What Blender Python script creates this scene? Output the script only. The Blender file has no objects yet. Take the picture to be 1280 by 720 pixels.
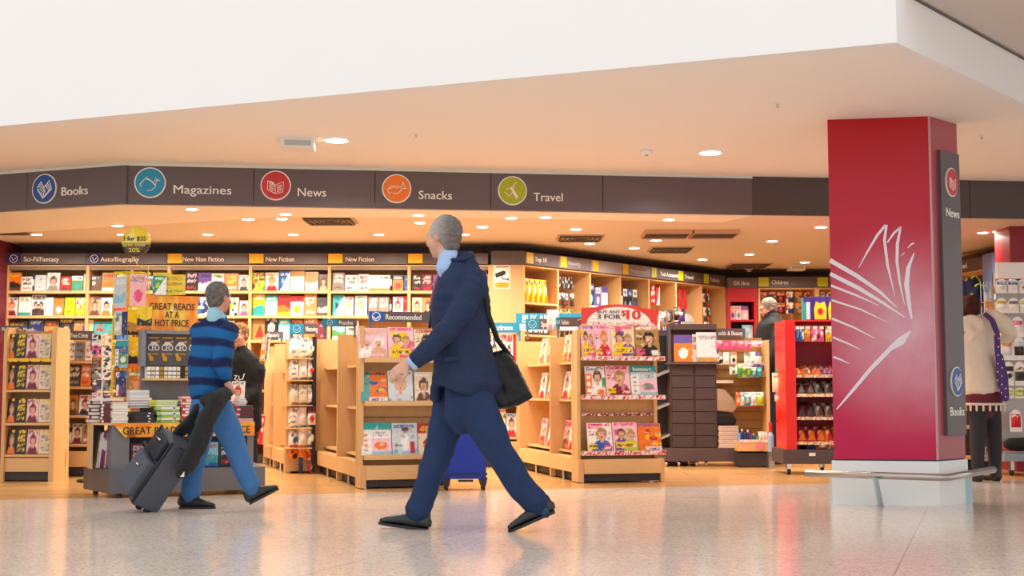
import bpy, math, random
from mathutils import Vector, Matrix, noise

# ------------------------------------------------------------------ camera, world, exposure
PITCH = math.atan(128/1620.0)
CH = 0.8
FPX = 1620.0
scene = bpy.context.scene
col = scene.collection
cam_d = bpy.data.cameras.new('camera')
cam_d.sensor_width = 36.0
cam_d.lens = FPX/1280*36.0
cam_d.clip_end = 200
cam = bpy.data.objects.new('camera', cam_d)
col.objects.link(cam)
cam.location = (0, 0, CH)
cam.rotation_euler = (math.pi/2+PITCH, 0, 0)
scene.camera = cam
scene.view_settings.view_transform = 'Standard'
scene.view_settings.look = 'None'
scene.view_settings.exposure = 0.0
scene.view_settings.gamma = 1.0
scene.view_settings.use_curve_mapping = False
world = bpy.data.worlds.new('mall_daylight')
scene.world = world
world.use_nodes = True
bg = world.node_tree.nodes['Background']
bg.inputs[0].default_value = (1.0, 1.0, 1.0, 1)
bg.inputs[1].default_value = 1.17
DOWN_W = 18.5        # power of one shop downlight
WARM = (1.0, 0.88, 0.75)

# ------------------------------------------------------------------ projection helpers (photo pixel -> place in the world)
CP, SP = math.cos(PITCH), math.sin(PITCH)
def ray(u, v):
    a = (u-640)/FPX; b = (360-v)/FPX
    return Vector((a, CP-b*SP, SP+b*CP))
def P(u, v, Y):
    d = ray(u, v); t = Y/d.y
    return Vector((d.x*t, Y, CH+d.z*t))
def G(u, v, z=0.0):
    d = ray(u, v); t = (z-CH)/d.z
    return Vector((d.x*t, d.y*t, z))
def PX(u, Y):                    # x at depth Y for a column of pixels (near the horizon)
    return (u-640)/FPX*Y*CP if False else P(u, 488, Y).x
def PZ(v, Y):
    return P(640, v, Y).z

# ------------------------------------------------------------------ colours and materials
def lin(h):
    if isinstance(h, str):
        h = h.lstrip('#'); c = [int(h[i:i+2], 16)/255 for i in (0, 2, 4)]
    else:
        c = list(h)
    return tuple((x/12.92 if x <= 0.04045 else ((x+0.055)/1.055)**2.4) for x in c)
MATS = {}
def mat(name, c, rough=0.55, metal=0.0, var=0.06, scale=18.0, bump=0.0, spec=0.5, emit=0.0, stretch=(1, 1, 1), alpha=1.0, trans=0.0, coat=0.0):
    if name in MATS: return MATS[name]
    m = bpy.data.materials.new(name); m.use_nodes = True
    nt = m.node_tree; n = nt.nodes; l = nt.links
    b = n['Principled BSDF']
    rgb = lin(c)
    tc = n.new('ShaderNodeTexCoord'); mp = n.new('ShaderNodeMapping')
    mp.inputs['Scale'].default_value = stretch
    l.new(tc.outputs['Object'], mp.inputs['Vector'])
    nz = n.new('ShaderNodeTexNoise'); nz.inputs['Scale'].default_value = scale; nz.inputs['Detail'].default_value = 3
    l.new(mp.outputs[0], nz.inputs['Vector'])
    mx = n.new('ShaderNodeMix'); mx.data_type = 'RGBA'
    mx.inputs[6].default_value = tuple(max(0, x*(1-var)) for x in rgb)+(1,)
    mx.inputs[7].default_value = tuple(min(1, x*(1+var)) for x in rgb)+(1,)
    l.new(nz.outputs[0], mx.inputs[0]); l.new(mx.outputs[2], b.inputs['Base Color'])
    b.inputs['Roughness'].default_value = rough; b.inputs['Metallic'].default_value = metal
    b.inputs['Specular IOR Level'].default_value = spec
    b.inputs['Coat Weight'].default_value = coat
    if bump:
        bp = n.new('ShaderNodeBump'); bp.inputs['Strength'].default_value = bump; bp.inputs['Distance'].default_value = 0.01
        l.new(nz.outputs[0], bp.inputs['Height']); l.new(bp.outputs[0], b.inputs['Normal'])
    if emit:
        b.inputs['Emission Color'].default_value = rgb+(1,); b.inputs['Emission Strength'].default_value = emit
    b.inputs['Alpha'].default_value = alpha
    b.inputs['Transmission Weight'].default_value = trans
    MATS[name] = m
    return m
def print_mat(name, rough, spec=0.4, bump=0.0, coat=0.0):
    m = bpy.data.materials.new(name); m.use_nodes = True
    nt = m.node_tree; n = nt.nodes; l = nt.links; b = n['Principled BSDF']
    a = n.new('ShaderNodeAttribute'); a.attribute_name = 'Col'
    l.new(a.outputs['Color'], b.inputs['Base Color'])
    b.inputs['Roughness'].default_value = rough; b.inputs['Specular IOR Level'].default_value = spec
    b.inputs['Coat Weight'].default_value = coat
    if bump:
        nz = n.new('ShaderNodeTexNoise'); nz.inputs['Scale'].default_value = 60
        tc = n.new('ShaderNodeTexCoord'); l.new(tc.outputs['Object'], nz.inputs['Vector'])
        bp = n.new('ShaderNodeBump'); bp.inputs['Strength'].default_value = bump; bp.inputs['Distance'].default_value = 0.01
        l.new(nz.outputs[0], bp.inputs['Height']); l.new(bp.outputs[0], b.inputs['Normal'])
    MATS[name] = m
    return m
PRINT = print_mat('glossy_print', 0.35)
KNIT = print_mat('dyed_cloth', 0.9, 0.2, 0.35)
SKINP = print_mat('skin', 0.5, 0.4, 0.08)
WOOD = mat('birch_veneer', 'dcb078', 0.5, var=0.12, scale=9, stretch=(5, 5, 0.5))
WOODH = mat('birch_shelf_edge', 'e2b67c', 0.45, var=0.1, scale=9, stretch=(0.6, 6, 6))
WOODD = mat('birch_back_panel', 'c79a62', 0.6, var=0.1, scale=10, stretch=(4, 4, 0.6))
BROWN = mat('dark_brown_laminate', '53474a', 0.5, var=0.08, scale=30)
CHAR = mat('charcoal_sign_board', '5d5254', 0.42, var=0.04, scale=3)
KICK = mat('dark_kickboard', '3c3637', 0.6, var=0.1)
GREYP = mat('grey_metal_panel', '77757a', 0.4, 0.3, var=0.05)
GREYB = mat('blue_grey_shelf_steel', '85878f', 0.5, 0.2, var=0.05)
STEEL = mat('brushed_steel', 'b9b4b0', 0.3, 0.9, var=0.05, scale=40, stretch=(0.3, 8, 8))
BLACK = mat('black_plastic', '1b1b1d', 0.45, var=0.1)
WHITEL = mat('white_lettering', 'f4f0ea', 0.5, var=0.01)
WHITEP = mat('white_paint', 'f1f0ef', 0.55, var=0.015, scale=2)
CEILP = mat('ceiling_paint', 'f5efe9', 0.65, var=0.015, scale=1.5)
DARKL = mat('dark_grey_lettering', '4a4444', 0.5, var=0.02)
YEL = mat('yellow_sign_square', 'f2c518', 0.45, var=0.03)
YELG = mat('lime_sign_square', 'c8c81e', 0.45, var=0.03)
REDM = mat('red_lacquer', 'c8202a', 0.35, var=0.04)
REDD = mat('dark_red_panel', '8d1c24', 0.45, var=0.05)
WIREY = mat('yellow_wire', 'e8d21e', 0.4, var=0.02)
CHROME = mat('chrome', 'd8d8da', 0.18, 1.0, var=0.01)

# ------------------------------------------------------------------ mesh builder
def L(c): return lin(c) if isinstance(c, str) else c
class MB:
    def __init__(s):
        s.v = []; s.f = []; s.c = []
    def add(s, vs, fs, c=None):
        o = len(s.v); s.v += [tuple(x) for x in vs]; s.f += [tuple(o+i for i in f) for f in fs]
        s.c += [(c or (0.5, 0.5, 0.5))]*len(vs)
        return s
    def box(s, x0, x1, y0, y1, z0, z1, c=None, M=None):
        vs = [Vector((x, y, z)) for x in (x0, x1) for y in (y0, y1) for z in (z0, z1)]
        if M: vs = [M @ p for p in vs]
        return s.add(vs, [(0, 1, 3, 2), (4, 6, 7, 5), (0, 4, 5, 1), (2, 3, 7, 6), (0, 2, 6, 4), (1, 5, 7, 3)], c)
    def bbox(s, x0, x1, y0, y1, z0, z1, r=0.004, c=None):     # chamfered in plan
        pts = [(x0+r, y0), (x1-r, y0), (x1, y0+r), (x1, y1-r), (x1-r, y1), (x0+r, y1), (x0, y1-r), (x0, y0+r)]
        return s.prism(pts, z0, z1, 'z', c)
    def prism(s, poly, d0, d1, axis='y', c=None):
        n = len(poly)
        def q(a, b, d):
            return (a, d, b) if axis == 'y' else ((a, b, d) if axis == 'z' else (d, a, b))
        vs = [q(a, b, d0) for a, b in poly]+[q(a, b, d1) for a, b in poly]
        fs = [tuple(range(n)), tuple(range(2*n-1, n-1, -1))]+[(i, (i+1) % n, n+(i+1) % n, n+i) for i in range(n)]
        return s.add(vs, fs, c)
    def disc(s, cx, cz, r, y0, y1, n=28, c=None, rz=None):
        return s.prism([(cx+r*math.cos(2*math.pi*i/n), cz+(rz or r)*math.sin(2*math.pi*i/n)) for i in range(n)], y0, y1, 'y', c)
    def cyl(s, cx, cy, r, z0, z1, n=20, c=None):
        return s.prism([(cx+r*math.cos(2*math.pi*i/n), cy+r*math.sin(2*math.pi*i/n)) for i in range(n)], z0, z1, 'z', c)
    def loft(s, pts, rad, side=None, n=12, c=None, ball=True):
        pts = [Vector(p) for p in pts]; m = len(pts)
        rad = [(r, r) if not isinstance(r, (tuple, list)) else r for r in rad]
        rings = []; ref = Vector(side) if side else None
        for i, p in enumerate(pts):
            t = (pts[min(i+1, m-1)]-pts[max(i-1, 0)])
            if t.length < 1e-9: t = Vector((0, 0, 1))
            t.normalize()
            r0 = ref if ref else (Vector((0, 1, 0)) if abs(t.y) < 0.9 else Vector((1, 0, 0)))
            a = (r0-t*r0.dot(t))
            if a.length < 1e-6: a = t.orthogonal()
            a.normalize(); b = t.cross(a)
            rings.append((p, a, b, t))
        out = []
        def ring(p, a, b, ra, rb):
            return [p+a*ra*math.cos(2*math.pi*k/n)+b*rb*math.sin(2*math.pi*k/n) for k in range(n)]
        if ball:
            p, a, b, t = rings[0]; ra, rb = rad[0]; h = min(ra, rb)
            out.append(ring(p-t*h*0.85, a, b, ra*0.5, rb*0.5))
        for (p, a, b, t), (ra, rb) in zip(rings, rad): out.append(ring(p, a, b, ra, rb))
        if ball:
            p, a, b, t = rings[-1]; ra, rb = rad[-1]; h = min(ra, rb)
            out.append(ring(p+t*h*0.85, a, b, ra*0.5, rb*0.5))
        vs = [q for r in out for q in r]; k = len(out)
        fs = [(i*n+j, i*n+(j+1) % n, (i+1)*n+(j+1) % n, (i+1)*n+j) for i in range(k-1) for j in range(n)]
        fs += [tuple(range(n-1, -1, -1)), tuple((k-1)*n+j for j in range(n))]
        return s.add(vs, fs, c)
    def tube(s, pts, r, n=8, c=None):
        return s.loft(pts, [r]*len(pts), None, n, c, False)
    def ball(s, cen, r, M=None, n=14, c=None):
        r = r if isinstance(r, (tuple, list)) else (r, r, r)
        cen = Vector(cen); M = M or Matrix.Identity(3); m = n//2
        vs = [cen+M @ Vector((0, 0, r[2]))]
        for i in range(1, m):
            th = math.pi*i/m
            for j in range(n):
                ph = 2*math.pi*j/n
                vs.append(cen+M @ Vector((r[0]*math.sin(th)*math.cos(ph), r[1]*math.sin(th)*math.sin(ph), r[2]*math.cos(th))))
        vs.append(cen+M @ Vector((0, 0, -r[2])))
        fs = [(0, 1+j, 1+(j+1) % n) for j in range(n)]
        for i in range(m-2):
            fs += [(1+i*n+j, 1+(i+1)*n+j, 1+(i+1)*n+(j+1) % n, 1+i*n+(j+1) % n) for j in range(n)]
        e = len(vs)-1; o = 1+(m-2)*n
        fs += [(e, o+(j+1) % n, o+j) for j in range(n)]
        return s.add(vs, fs, c)
    def ribbon(s, pts, w, y0, y1, c=None):       # flat stroke in the xz plane, widths per point
        w = w if isinstance(w, (list, tuple)) else [w]*len(pts)
        A = []; B = []
        for i, (x, z) in enumerate(pts):
            x0, z0 = pts[max(i-1, 0)]; x1, z1 = pts[min(i+1, len(pts)-1)]
            dx, dz = x1-x0, z1-z0; l = math.hypot(dx, dz) or 1
            A.append((x-dz/l*w[i]/2, z+dx/l*w[i]/2)); B.append((x+dz/l*w[i]/2, z-dx/l*w[i]/2))
        for i in range(len(pts)-1):
            s.prism([A[i], A[i+1], B[i+1], B[i]], y0, y1, 'y', c)
        return s
    def mesh(s, name, m, smooth=False, colours=False):
        me = bpy.data.meshes.new(name); me.from_pydata(s.v, [], s.f)
        if colours:
            at = me.color_attributes.new('Col', 'FLOAT_COLOR', 'POINT')
            at.data.foreach_set('color', [x for c in s.c for x in (c[0], c[1], c[2], 1.0)])
        if m: me.materials.append(m)
        if smooth: me.polygons.foreach_set('use_smooth', [True]*len(me.polygons))
        me.update()
        return me
    def build(s, name, m, parent=None, smooth=False, colours=False, recalc=True):
        me = s.mesh(name, m, smooth, colours)
        if recalc: fix_normals(me)
        return link(name, me, parent)
import bmesh
def fix_normals(me):
    bm = bmesh.new(); bm.from_mesh(me); bmesh.ops.recalc_face_normals(bm, faces=bm.faces); bm.to_mesh(me); bm.free()
def link(name, me, parent=None, loc=None, rot=None):
    o = bpy.data.objects.new(name, me); col.objects.link(o)
    if parent: o.parent = parent
    if loc is not None: o.location = loc
    if rot is not None: o.rotation_euler = rot
    return o
LABELS = {}
def tag(o, label, cat, group=None, kind=None):
    o['label'] = label; o['category'] = cat
    if group: o['group'] = group
    if kind: o['kind'] = kind
    if label in LABELS and not (group and LABELS[label] == group): print('DUPLICATE LABEL', label)
    n = len(label.split())
    if n < 4 or n > 16: print('LABEL LENGTH', n, label)
    LABELS[label] = group
    return o
def thing(name, label, cat, loc=(0, 0, 0), rz=0.0, group=None):
    o = bpy.data.objects.new(name, None); col.objects.link(o); o.empty_display_size = 0.1
    o.location = loc; o.rotation_euler = (0, 0, rz)
    return tag(o, label, cat, group)
def struct(o, label=None):
    o['kind'] = 'structure'
    if label: o['label'] = label
    return o
_TX = {}
def text_mb(s, h, bold=0.0, width=None, depth=0.004, spacing=1.0, align='CENTER', line=1.0):
    """lettering standing in the xz plane, facing -y, centred on its box (or left aligned); h = cap height"""
    key = (s, spacing, line)
    if key not in _TX:
        cu = bpy.data.curves.new('t', 'FONT'); cu.body = s; cu.size = 1.0; cu.align_x = 'CENTER' if '\n' in s else 'LEFT'
        cu.space_character = spacing; cu.resolution_u = 3; cu.space_line = line
        o = bpy.data.objects.new('t', cu); col.objects.link(o)
        bpy.context.view_layer.update()
        dg = bpy.context.evaluated_depsgraph_get()
        me = bpy.data.meshes.new_from_object(o.evaluated_get(dg))
        _TX[key] = ([tuple(v.co) for v in me.vertices], [tuple(p.vertices) for p in me.polygons])
        bpy.data.objects.remove(o); bpy.data.curves.remove(cu); bpy.data.meshes.remove(me)
    vs, fs = _TX[key]
    x0 = min(v[0] for v in vs); x1 = max(v[0] for v in vs)
    k = h/0.70; kx = k
    if width: kx = width/(x1-x0)
    cx = (x0+x1)/2 if align == 'CENTER' else x0
    zc = 0.35 if '\n' not in s else (min(v[1] for v in vs)+max(v[1] for v in vs))/2
    mb = MB(); n = len(vs)
    sh = kx*bold*0.8
    fr = [((v[0]-cx)*kx, -depth, (v[1]-zc)*k) for v in vs]
    bk = [(a, 0, b) for a, _, b in fr]
    # walls on boundary edges
    cnt = {}
    for f in fs:
        for i in range(len(f)):
            e = (f[i], f[(i+1) % len(f)]); cnt[e] = 1
    walls = [(a, b) for (a, b) in cnt if (b, a) not in cnt]
    F_ = [tuple(f) for f in fs]+[(b, a, n+a, n+b) for a, b in walls]
    if bold:
        mb.add([(x-sh, y, z) for x, y, z in fr+bk], F_); mb.add([(x+sh, y*0.9, z) for x, y, z in fr+bk], F_)
    else: mb.add(fr+bk, F_)
    return mb
def lettering(s, h, m, parent, loc, name='lettering', **kw):
    mb = text_mb(s, h, **kw)
    o = mb.build(name, m, parent, recalc=False)
    o.location = loc
    return o
def run(a, b):
    """frame along a plan segment: location of a, heading, length"""
    a = Vector(a[:2]); b = Vector(b[:2]); d = b-a
    return a, math.atan2(d.y, d.x), d.length
ORD = ['first', 'second', 'third', 'fourth', 'fifth', 'sixth', 'seventh', 'eighth', 'ninth', 'tenth', 'eleventh', 'twelfth', 'thirteenth', 'fourteenth', 'fifteenth', 'sixteenth']
# ------------------------------------------------------------------ the setting
B0 = G(1175, 633)                       # foot of the pillar's near edge
ZC = P(1161, 145, B0.y).z               # low mall ceiling
ZF = 0.0
c1 = G(152, 204, ZC); ZB = P(152, 254.5, c1.y).z     # fascia top corner; fascia lower edge
ZI = 2.44                                             # shop ceiling
# floors
EDGE_A = G(-160, 628); EDGE_B = G(1500, 596)
ed = (EDGE_B-EDGE_A).normalized()
EDGE_A2 = EDGE_A-ed*8; EDGE_B2 = EDGE_B+ed*6
def floor_mats():
    m = bpy.data.materials.new('polished_terrazzo'); m.use_nodes = True
    nt = m.node_tree; n = nt.nodes; l = nt.links; b = n['Principled BSDF']
    tc = n.new('ShaderNodeTexCoord')
    v = n.new('ShaderNodeTexVoronoi'); v.inputs['Scale'].default_value = 85
    l.new(tc.outputs['Object'], v.inputs['Vector'])
    r = n.new('ShaderNodeValToRGB'); e = r.color_ramp.elements
    e[0].color = lin('cdbcae')+(1,); e[0].position = 0.1; e[1].color = lin('efe2d5')+(1,); e[1].position = 0.55
    l.new(v.outputs['Color'], r.inputs[0])
    nz = n.new('ShaderNodeTexNoise'); nz.inputs['Scale'].default_value = 1.3; nz.inputs['Detail'].default_value = 5
    l.new(tc.outputs['Object'], nz.inputs['Vector'])
    br = n.new('ShaderNodeTexBrick'); br.inputs['Scale'].default_value = 1.0; br.offset = 0.0
    br.inputs['Brick Width'].default_value = 2.4; br.inputs['Row Height'].default_value = 1.7; br.inputs['Mortar Size'].default_value = 0.003
    br.inputs['Color1'].default_value = (1, 1, 1, 1); br.inputs['Color2'].default_value = (0.97, 0.97, 0.97, 1); br.inputs['Mortar'].default_value = (0.55, 0.5, 0.47, 1)
    mp = n.new('ShaderNodeMapping'); mp.inputs['Rotation'].default_value = (0, 0, 0.35); mp.inputs['Location'].default_value = (0.4, 0.5, 0)
    l.new(tc.outputs['Object'], mp.inputs[0]); l.new(mp.outputs[0], br.inputs['Vector'])
    mx = n.new('ShaderNodeMix'); mx.data_type = 'RGBA'; mx.blend_type = 'MULTIPLY'; mx.inputs[0].default_value = 1.0
    l.new(r.outputs[0], mx.inputs[6]); l.new(br.outputs[0], mx.inputs[7]); l.new(mx.outputs[2], b.inputs['Base Color'])
    mr = n.new('ShaderNodeMapRange'); mr.inputs[3].default_value = 0.09; mr.inputs[4].default_value = 0.2
    l.new(nz.outputs[0], mr.inputs[0]); l.new(mr.outputs[0], b.inputs['Roughness'])
    b.inputs['Specular IOR Level'].default_value = 0.55
    m2 = bpy.data.materials.new('honey_floorboards'); m2.use_nodes = True
    nt = m2.node_tree; n = nt.nodes; l = nt.links; b = n['Principled BSDF']
    tc = n.new('ShaderNodeTexCoord'); mp = n.new('ShaderNodeMapping'); mp.inputs['Rotation'].default_value = (0, 0, 0.03)
    l.new(tc.outputs['Object'], mp.inputs[0])
    br = n.new('ShaderNodeTexBrick'); br.inputs['Scale'].default_value = 1.0
    br.inputs['Brick Width'].default_value = 1.3; br.inputs['Row Height'].default_value = 0.14; br.inputs['Mortar Size'].default_value = 0.003
    br.inputs['Color1'].default_value = lin('dcae70')+(1,); br.inputs['Color2'].default_value = lin('cf9a5c')+(1,); br.inputs['Mortar'].default_value = lin('9a6a38')+(1,)
    l.new(mp.outputs[0], br.inputs['Vector'])
    mp2 = n.new('ShaderNodeMapping'); mp2.inputs['Scale'].default_value = (1.2, 14, 1); l.new(tc.outputs['Object'], mp2.inputs[0])
    nz = n.new('ShaderNodeTexNoise'); nz.inputs['Scale'].default_value = 3; nz.inputs['Detail'].default_value = 6; l.new(mp2.outputs[0], nz.inputs['Vector'])
    mr = n.new('ShaderNodeMapRange'); mr.inputs[3].default_value = 0.75; mr.inputs[4].default_value = 1.2; l.new(nz.outputs[0], mr.inputs[0])
    mx = n.new('ShaderNodeMix'); mx.data_type = 'RGBA'; mx.blend_type = 'MULTIPLY'; mx.inputs[0].default_value = 1.0
    l.new(br.outputs[0], mx.inputs[6]); l.new(mr.outputs[0], mx.inputs[7]); l.new(mx.outputs[2], b.inputs['Base Color'])
    b.inputs['Roughness'].default_value = 0.22
    return m, m2
TERR, BOARDS = floor_mats()
def poly_slab(name, pts, z0, z1, m):
    return struct(MB().prism([(p[0], p[1]) for p in pts], z0, z1, 'z').build(name, m))
poly_slab('floor', [(-16, -9), (16, -9), (EDGE_B2.x, EDGE_B2.y), (EDGE_A2.x, EDGE_A2.y)], -0.05, 0.0, TERR)
poly_slab('floor_boards', [(EDGE_A2.x, EDGE_A2.y), (EDGE_B2.x, EDGE_B2.y), (12, 21), (-12, 21)], -0.05, 0.0, BOARDS)
# low mall ceiling with its white bulkhead
q0 = G(1121, 52, ZC); qL = G(0, 157, ZC); qR = G(1280, 128, ZC)
dl = (qL-q0).normalized(); dr = (qR-q0).normalized()
qLL = q0+dl*13; qRR = q0+dr*9
qi = Vector((-0.02, 0.07, 0)); poly_slab('ceiling', [q0+qi, qRR+qi, (qRR.x+3, 21.5), (qLL.x, 21.5), qLL+qi], ZC, ZC+0.05, CEILP)
def wall_run(name, a, b, z0, z1, t, m):
    p, r, ln = run(a, b)
    o = MB().box(0, ln, 0, t, z0, z1).build(name, m); o.location = (p.x, p.y, 0); o.rotation_euler = (0, 0, r)
    return struct(o)
wall_run('wall_front', qLL, q0, ZC-0.004, ZC+3.0, 0.1, WHITEP)
wall_run('wall_corner', q0, qRR, ZC-0.007, ZC+0.9, 0.1, WHITEP)
# upper ceiling beyond the corner
ZU = P(1280, 72, qR.y).z
t1 = G(1160, 0, ZU)
nrm = Vector((dr.y, -dr.x, 0))
UPP = mat('upper_ceiling_paint', 'cfc4bd', 0.7, var=0.02, scale=1)
a1 = q0+dr*((t1-q0).dot(dr)-0.25)-nrm*0.0
a2 = q0+dr*8.9
poly_slab('ceiling_upper', [a1-nrm*0.05, a1+nrm*7, a2+nrm*7, a2-nrm*0.05], ZU, ZU+0.05, UPP)
o = MB().box(0, 8, -0.012, 0.0, ZU-0.014, ZU-0.004).build('trim_1', mat('shadow_gap', '6b625e', 0.8)); o.location = (a1.x, a1.y, 0); o.rotation_euler = (0, 0, math.atan2(dr.y, dr.x)); struct(o)
# fascia: a run of dark panels under the low ceiling
fl = G(0, 215.5, ZC); c2 = G(940, 220.5, ZC); c3 = G(1280, 226.5, ZC)
dL = (fl-c1).normalized(); dR = (c3-c2).normalized()
fLL = c1+dL*5.0; fRR = c2+dR*3.6
def on_line(u, a, b):            # plan point of line a-b seen in pixel column u
    d = ray(u, 488); d = Vector((d.x, d.y)); A = Vector(a[:2]); D = Vector(b[:2])-A
    # A + s D = t d
    det = D.x*(-d.y)+D.y*d.x
    s = (-A.x*(-d.y)-A.y*d.x)/det if abs(det) > 1e-9 else 0
    return A+D*s
FASC = mat('fascia_laminate', '63565a', 0.38, var=0.05, scale=1.2)
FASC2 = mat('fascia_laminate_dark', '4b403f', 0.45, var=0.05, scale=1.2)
GAPM = mat('pale_green_trim', 'd5ddd2', 0.5, var=0.02)
BLUE = mat('roundel_blue', '1f4f9e', 0.4, var=0.02); CYAN = mat('roundel_cyan', '1f93bf', 0.4, var=0.02)
RRED = mat('roundel_red', 'c63238', 0.4, var=0.02); RORG = mat('roundel_orange', 'f07c28', 0.4, var=0.02); RGRN = mat('roundel_green', 'a9b41c', 0.4, var=0.02)
def icon(kind):
    mb = MB(); w = 0.05; Y0, Y1 = -0.012, -0.008
    def rb(pts, ww=w): mb.ribbon(pts, ww, Y0, Y1)
    if kind == 'book':
        rb([(-.62, .0), (-.05, -.75), (.15, -.55), (.72, -.05)], .12); rb([(-.62, .1), (-.3, .55), (.02, .1), (.5, .62), (.72, .05)], .07)
        for i in range(5):
            rb([(-.5+i*.1, .1-i*.14), (-.22+i*.1, .42-i*.14)], .05); rb([(.12+i*.1, .12-i*.1), (.42+i*.08, .44-i*.11)], .05)
        rb([(-.05, -.75), (-.3, -.35), (-.62, 0)], .06); rb([(0, .1), (.05, -.2), (-.05, -.7)], .05)
    elif kind == 'bird':
        rb([(-.75, -.15), (-.35, .3), (.1, .1), (.42, -.25)]); rb([(-.6, -.35), (-.75, -.15)]); rb([(-.35, .35), (.2, .05), (.45, -.2), (.45, .1), (.62, .3)])
        rb([(-.3, .42), (.3, .0)], .03); rb([(.35, .1), (.4, .42), (.5, .12)], .04); rb([(-.2, -.62), (.1, -.6), (.45, -.3)], .04); rb([(.5, .15), (.75, .18)], .04)
    elif kind == 'paper':
        rb([(-.62, .35), (-.05, .02), (.6, .3), (.55, -.5), (-.02, -.65), (-.62, -.35), (-.62, .35)]); rb([(-.05, .02), (-.02, -.65)])
        for i in range(4): rb([(.1, -.08-i*.14), (.45, .06-i*.14)], .05); rb([(-.5, .16-i*.14), (-.15, -.02-i*.14)], .05)
        rb([(-.45, .3), (-.12, .12)], .12)
    elif kind == 'snack':
        rb([(-.72, -.1), (-.45, .2), (0, .2), (.35, .1), (.45, .3), (.5, .6), (.62, .2), (.8, .05), (.4, .0)])
        rb([(-.3, -.35), (0, -.42), (.3, -.2), (.4, .0)]); rb([(-.55, -.05), (-.3, .12), (.1, .05)], .04); rb([(-.72, -.1), (-.6, -.45), (-.45, -.3)], .04)
    elif kind == 'sail':
        rb([(-.6, -.1), (-.3, -.45), (.05, -.1), (.1, .45), (.3, .7)], .06); rb([(-.15, .25), (.1, -.1), (.4, -.55)], .16); rb([(-.5, .1), (-.1, .2), (.25, .6)], .05); rb([(.05, -.2), (.35, -.75)], .05)
    return mb
def roundel(parent, m, kind, cx, cz, r, rx=None, y=-0.006, ringm=None):
    kx = (rx or r)/r
    rim = MB().disc(0, 0, r*kx, y-0.004, y+0.006, 32, rz=r).build('roundel_rim', ringm or WHITEL, parent); rim.location = (cx, 0, cz)
    d = MB().disc(0, 0, r*0.92*kx, y-0.008, y-0.003, 32, rz=r*0.92).build('roundel_disc', m, rim)
    mb = icon(kind); mb.v = [(x*r*0.85*kx, yy+y+0.002, z*r*0.85) for x, yy, z in mb.v]
    mb.build('roundel_icon', WHITEL, rim)
    return rim
def fascia_panel(ua, ub, A, B, label, m=FASC, z1=None, sign=None):
    a = on_line(ua, A, B) if ua is not None else Vector(A[:2]); b = on_line(ub, A, B) if ub is not None else Vector(B[:2])
    p, r, ln = run(a, b)
    t = thing('fascia_panel', label, 'shop sign', (p.x, p.y, ZB), r, 'fascia panels over the shop front')
    H = (z1 or ZC-0.02)-ZB
    MB().box(0.003, ln-0.003, 0, 0.05, 0, H).build('board', m, t)
    if sign:
        rm, ik, ur, vr, rr, txt, ut0, ut1, vt = sign
        pr = on_line(ur, A, B); d = (pr-p).length; z = P(ur, vr, pr.y).z-ZB
        kk = FPX/pr.y; fac = math.cos(r)
        roundel(t, rm, ik, d, z, rr/kk)
        pa = on_line(ut0, A, B); pb = on_line(ut1, A, B); da = (pa-p).length; db = (pb-p).length
        zt = P((ut0+ut1)/2, vt, pa.y).z-ZB
        lettering(txt, 0.074, WHITEL, t, ((da+db)/2, -0.001, zt), 'sign_lettering', width=db-da, bold=0.008, depth=0.01)
    return t
FP = 'fascia panels over the shop front'
fascia_panel(None, 26.5, fLL, c1, 'plain dark fascia panel before the Books panel')
fascia_panel(26.5, 152, fLL, c1, 'dark fascia panel lettered Books beside a blue open-book roundel', sign=(BLUE, 'book', 49, 236, 19, 'Books', 71, 104, 239.5))
fascia_panel(152, 313, c1, c2, 'dark fascia panel lettered Magazines beside a cyan roundel', sign=(CYAN, 'bird', 182, 228.5, 19.5, 'Magazines', 212, 285, 236.5))
fascia_panel(313, 466.5, c1, c2, 'dark fascia panel lettered News beside a red roundel', sign=(RRED, 'paper', 341, 232, 19, 'News', 369, 405, 240))
fascia_panel(466.5, 613, c1, c2, 'dark fascia panel lettered Snacks beside an orange roundel', sign=(RORG, 'snack', 494, 236, 18.5, 'Snacks', 522, 564, 243.5))
fascia_panel(613, 755, c1, c2, 'dark fascia panel lettered Travel beside a green roundel', sign=(RGRN, 'sail', 640.5, 238.5, 18.5, 'Travel', 667, 704, 246))
fascia_panel(755, None, c1, c2, 'plain dark fascia panel after the Travel panel')
fascia_panel(940.5, 1088, c2, c3, 'darker blank fascia panel reaching behind the red pillar', m=FASC2, z1=ZC-0.003)
fascia_panel(1088, 1219, c2, c3, 'darker blank fascia panel emerging from behind the red pillar', m=FASC2, z1=ZC-0.003)
fascia_panel(1219, None, c2, fRR, 'last darker blank fascia panel beyond the red pillar', m=FASC2, z1=ZC-0.003)
for i, (A, B) in enumerate(((fLL, c1), (c1, c2))):
    p, r, ln = run(A, B)
    o = MB().box(0, ln, -0.012, 0.04, -0.02, 0).build('trim_%d' % (i+2), GAPM); o.location = (p.x, p.y, ZC); o.rotation_euler = (0, 0, r); struct(o)
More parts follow.
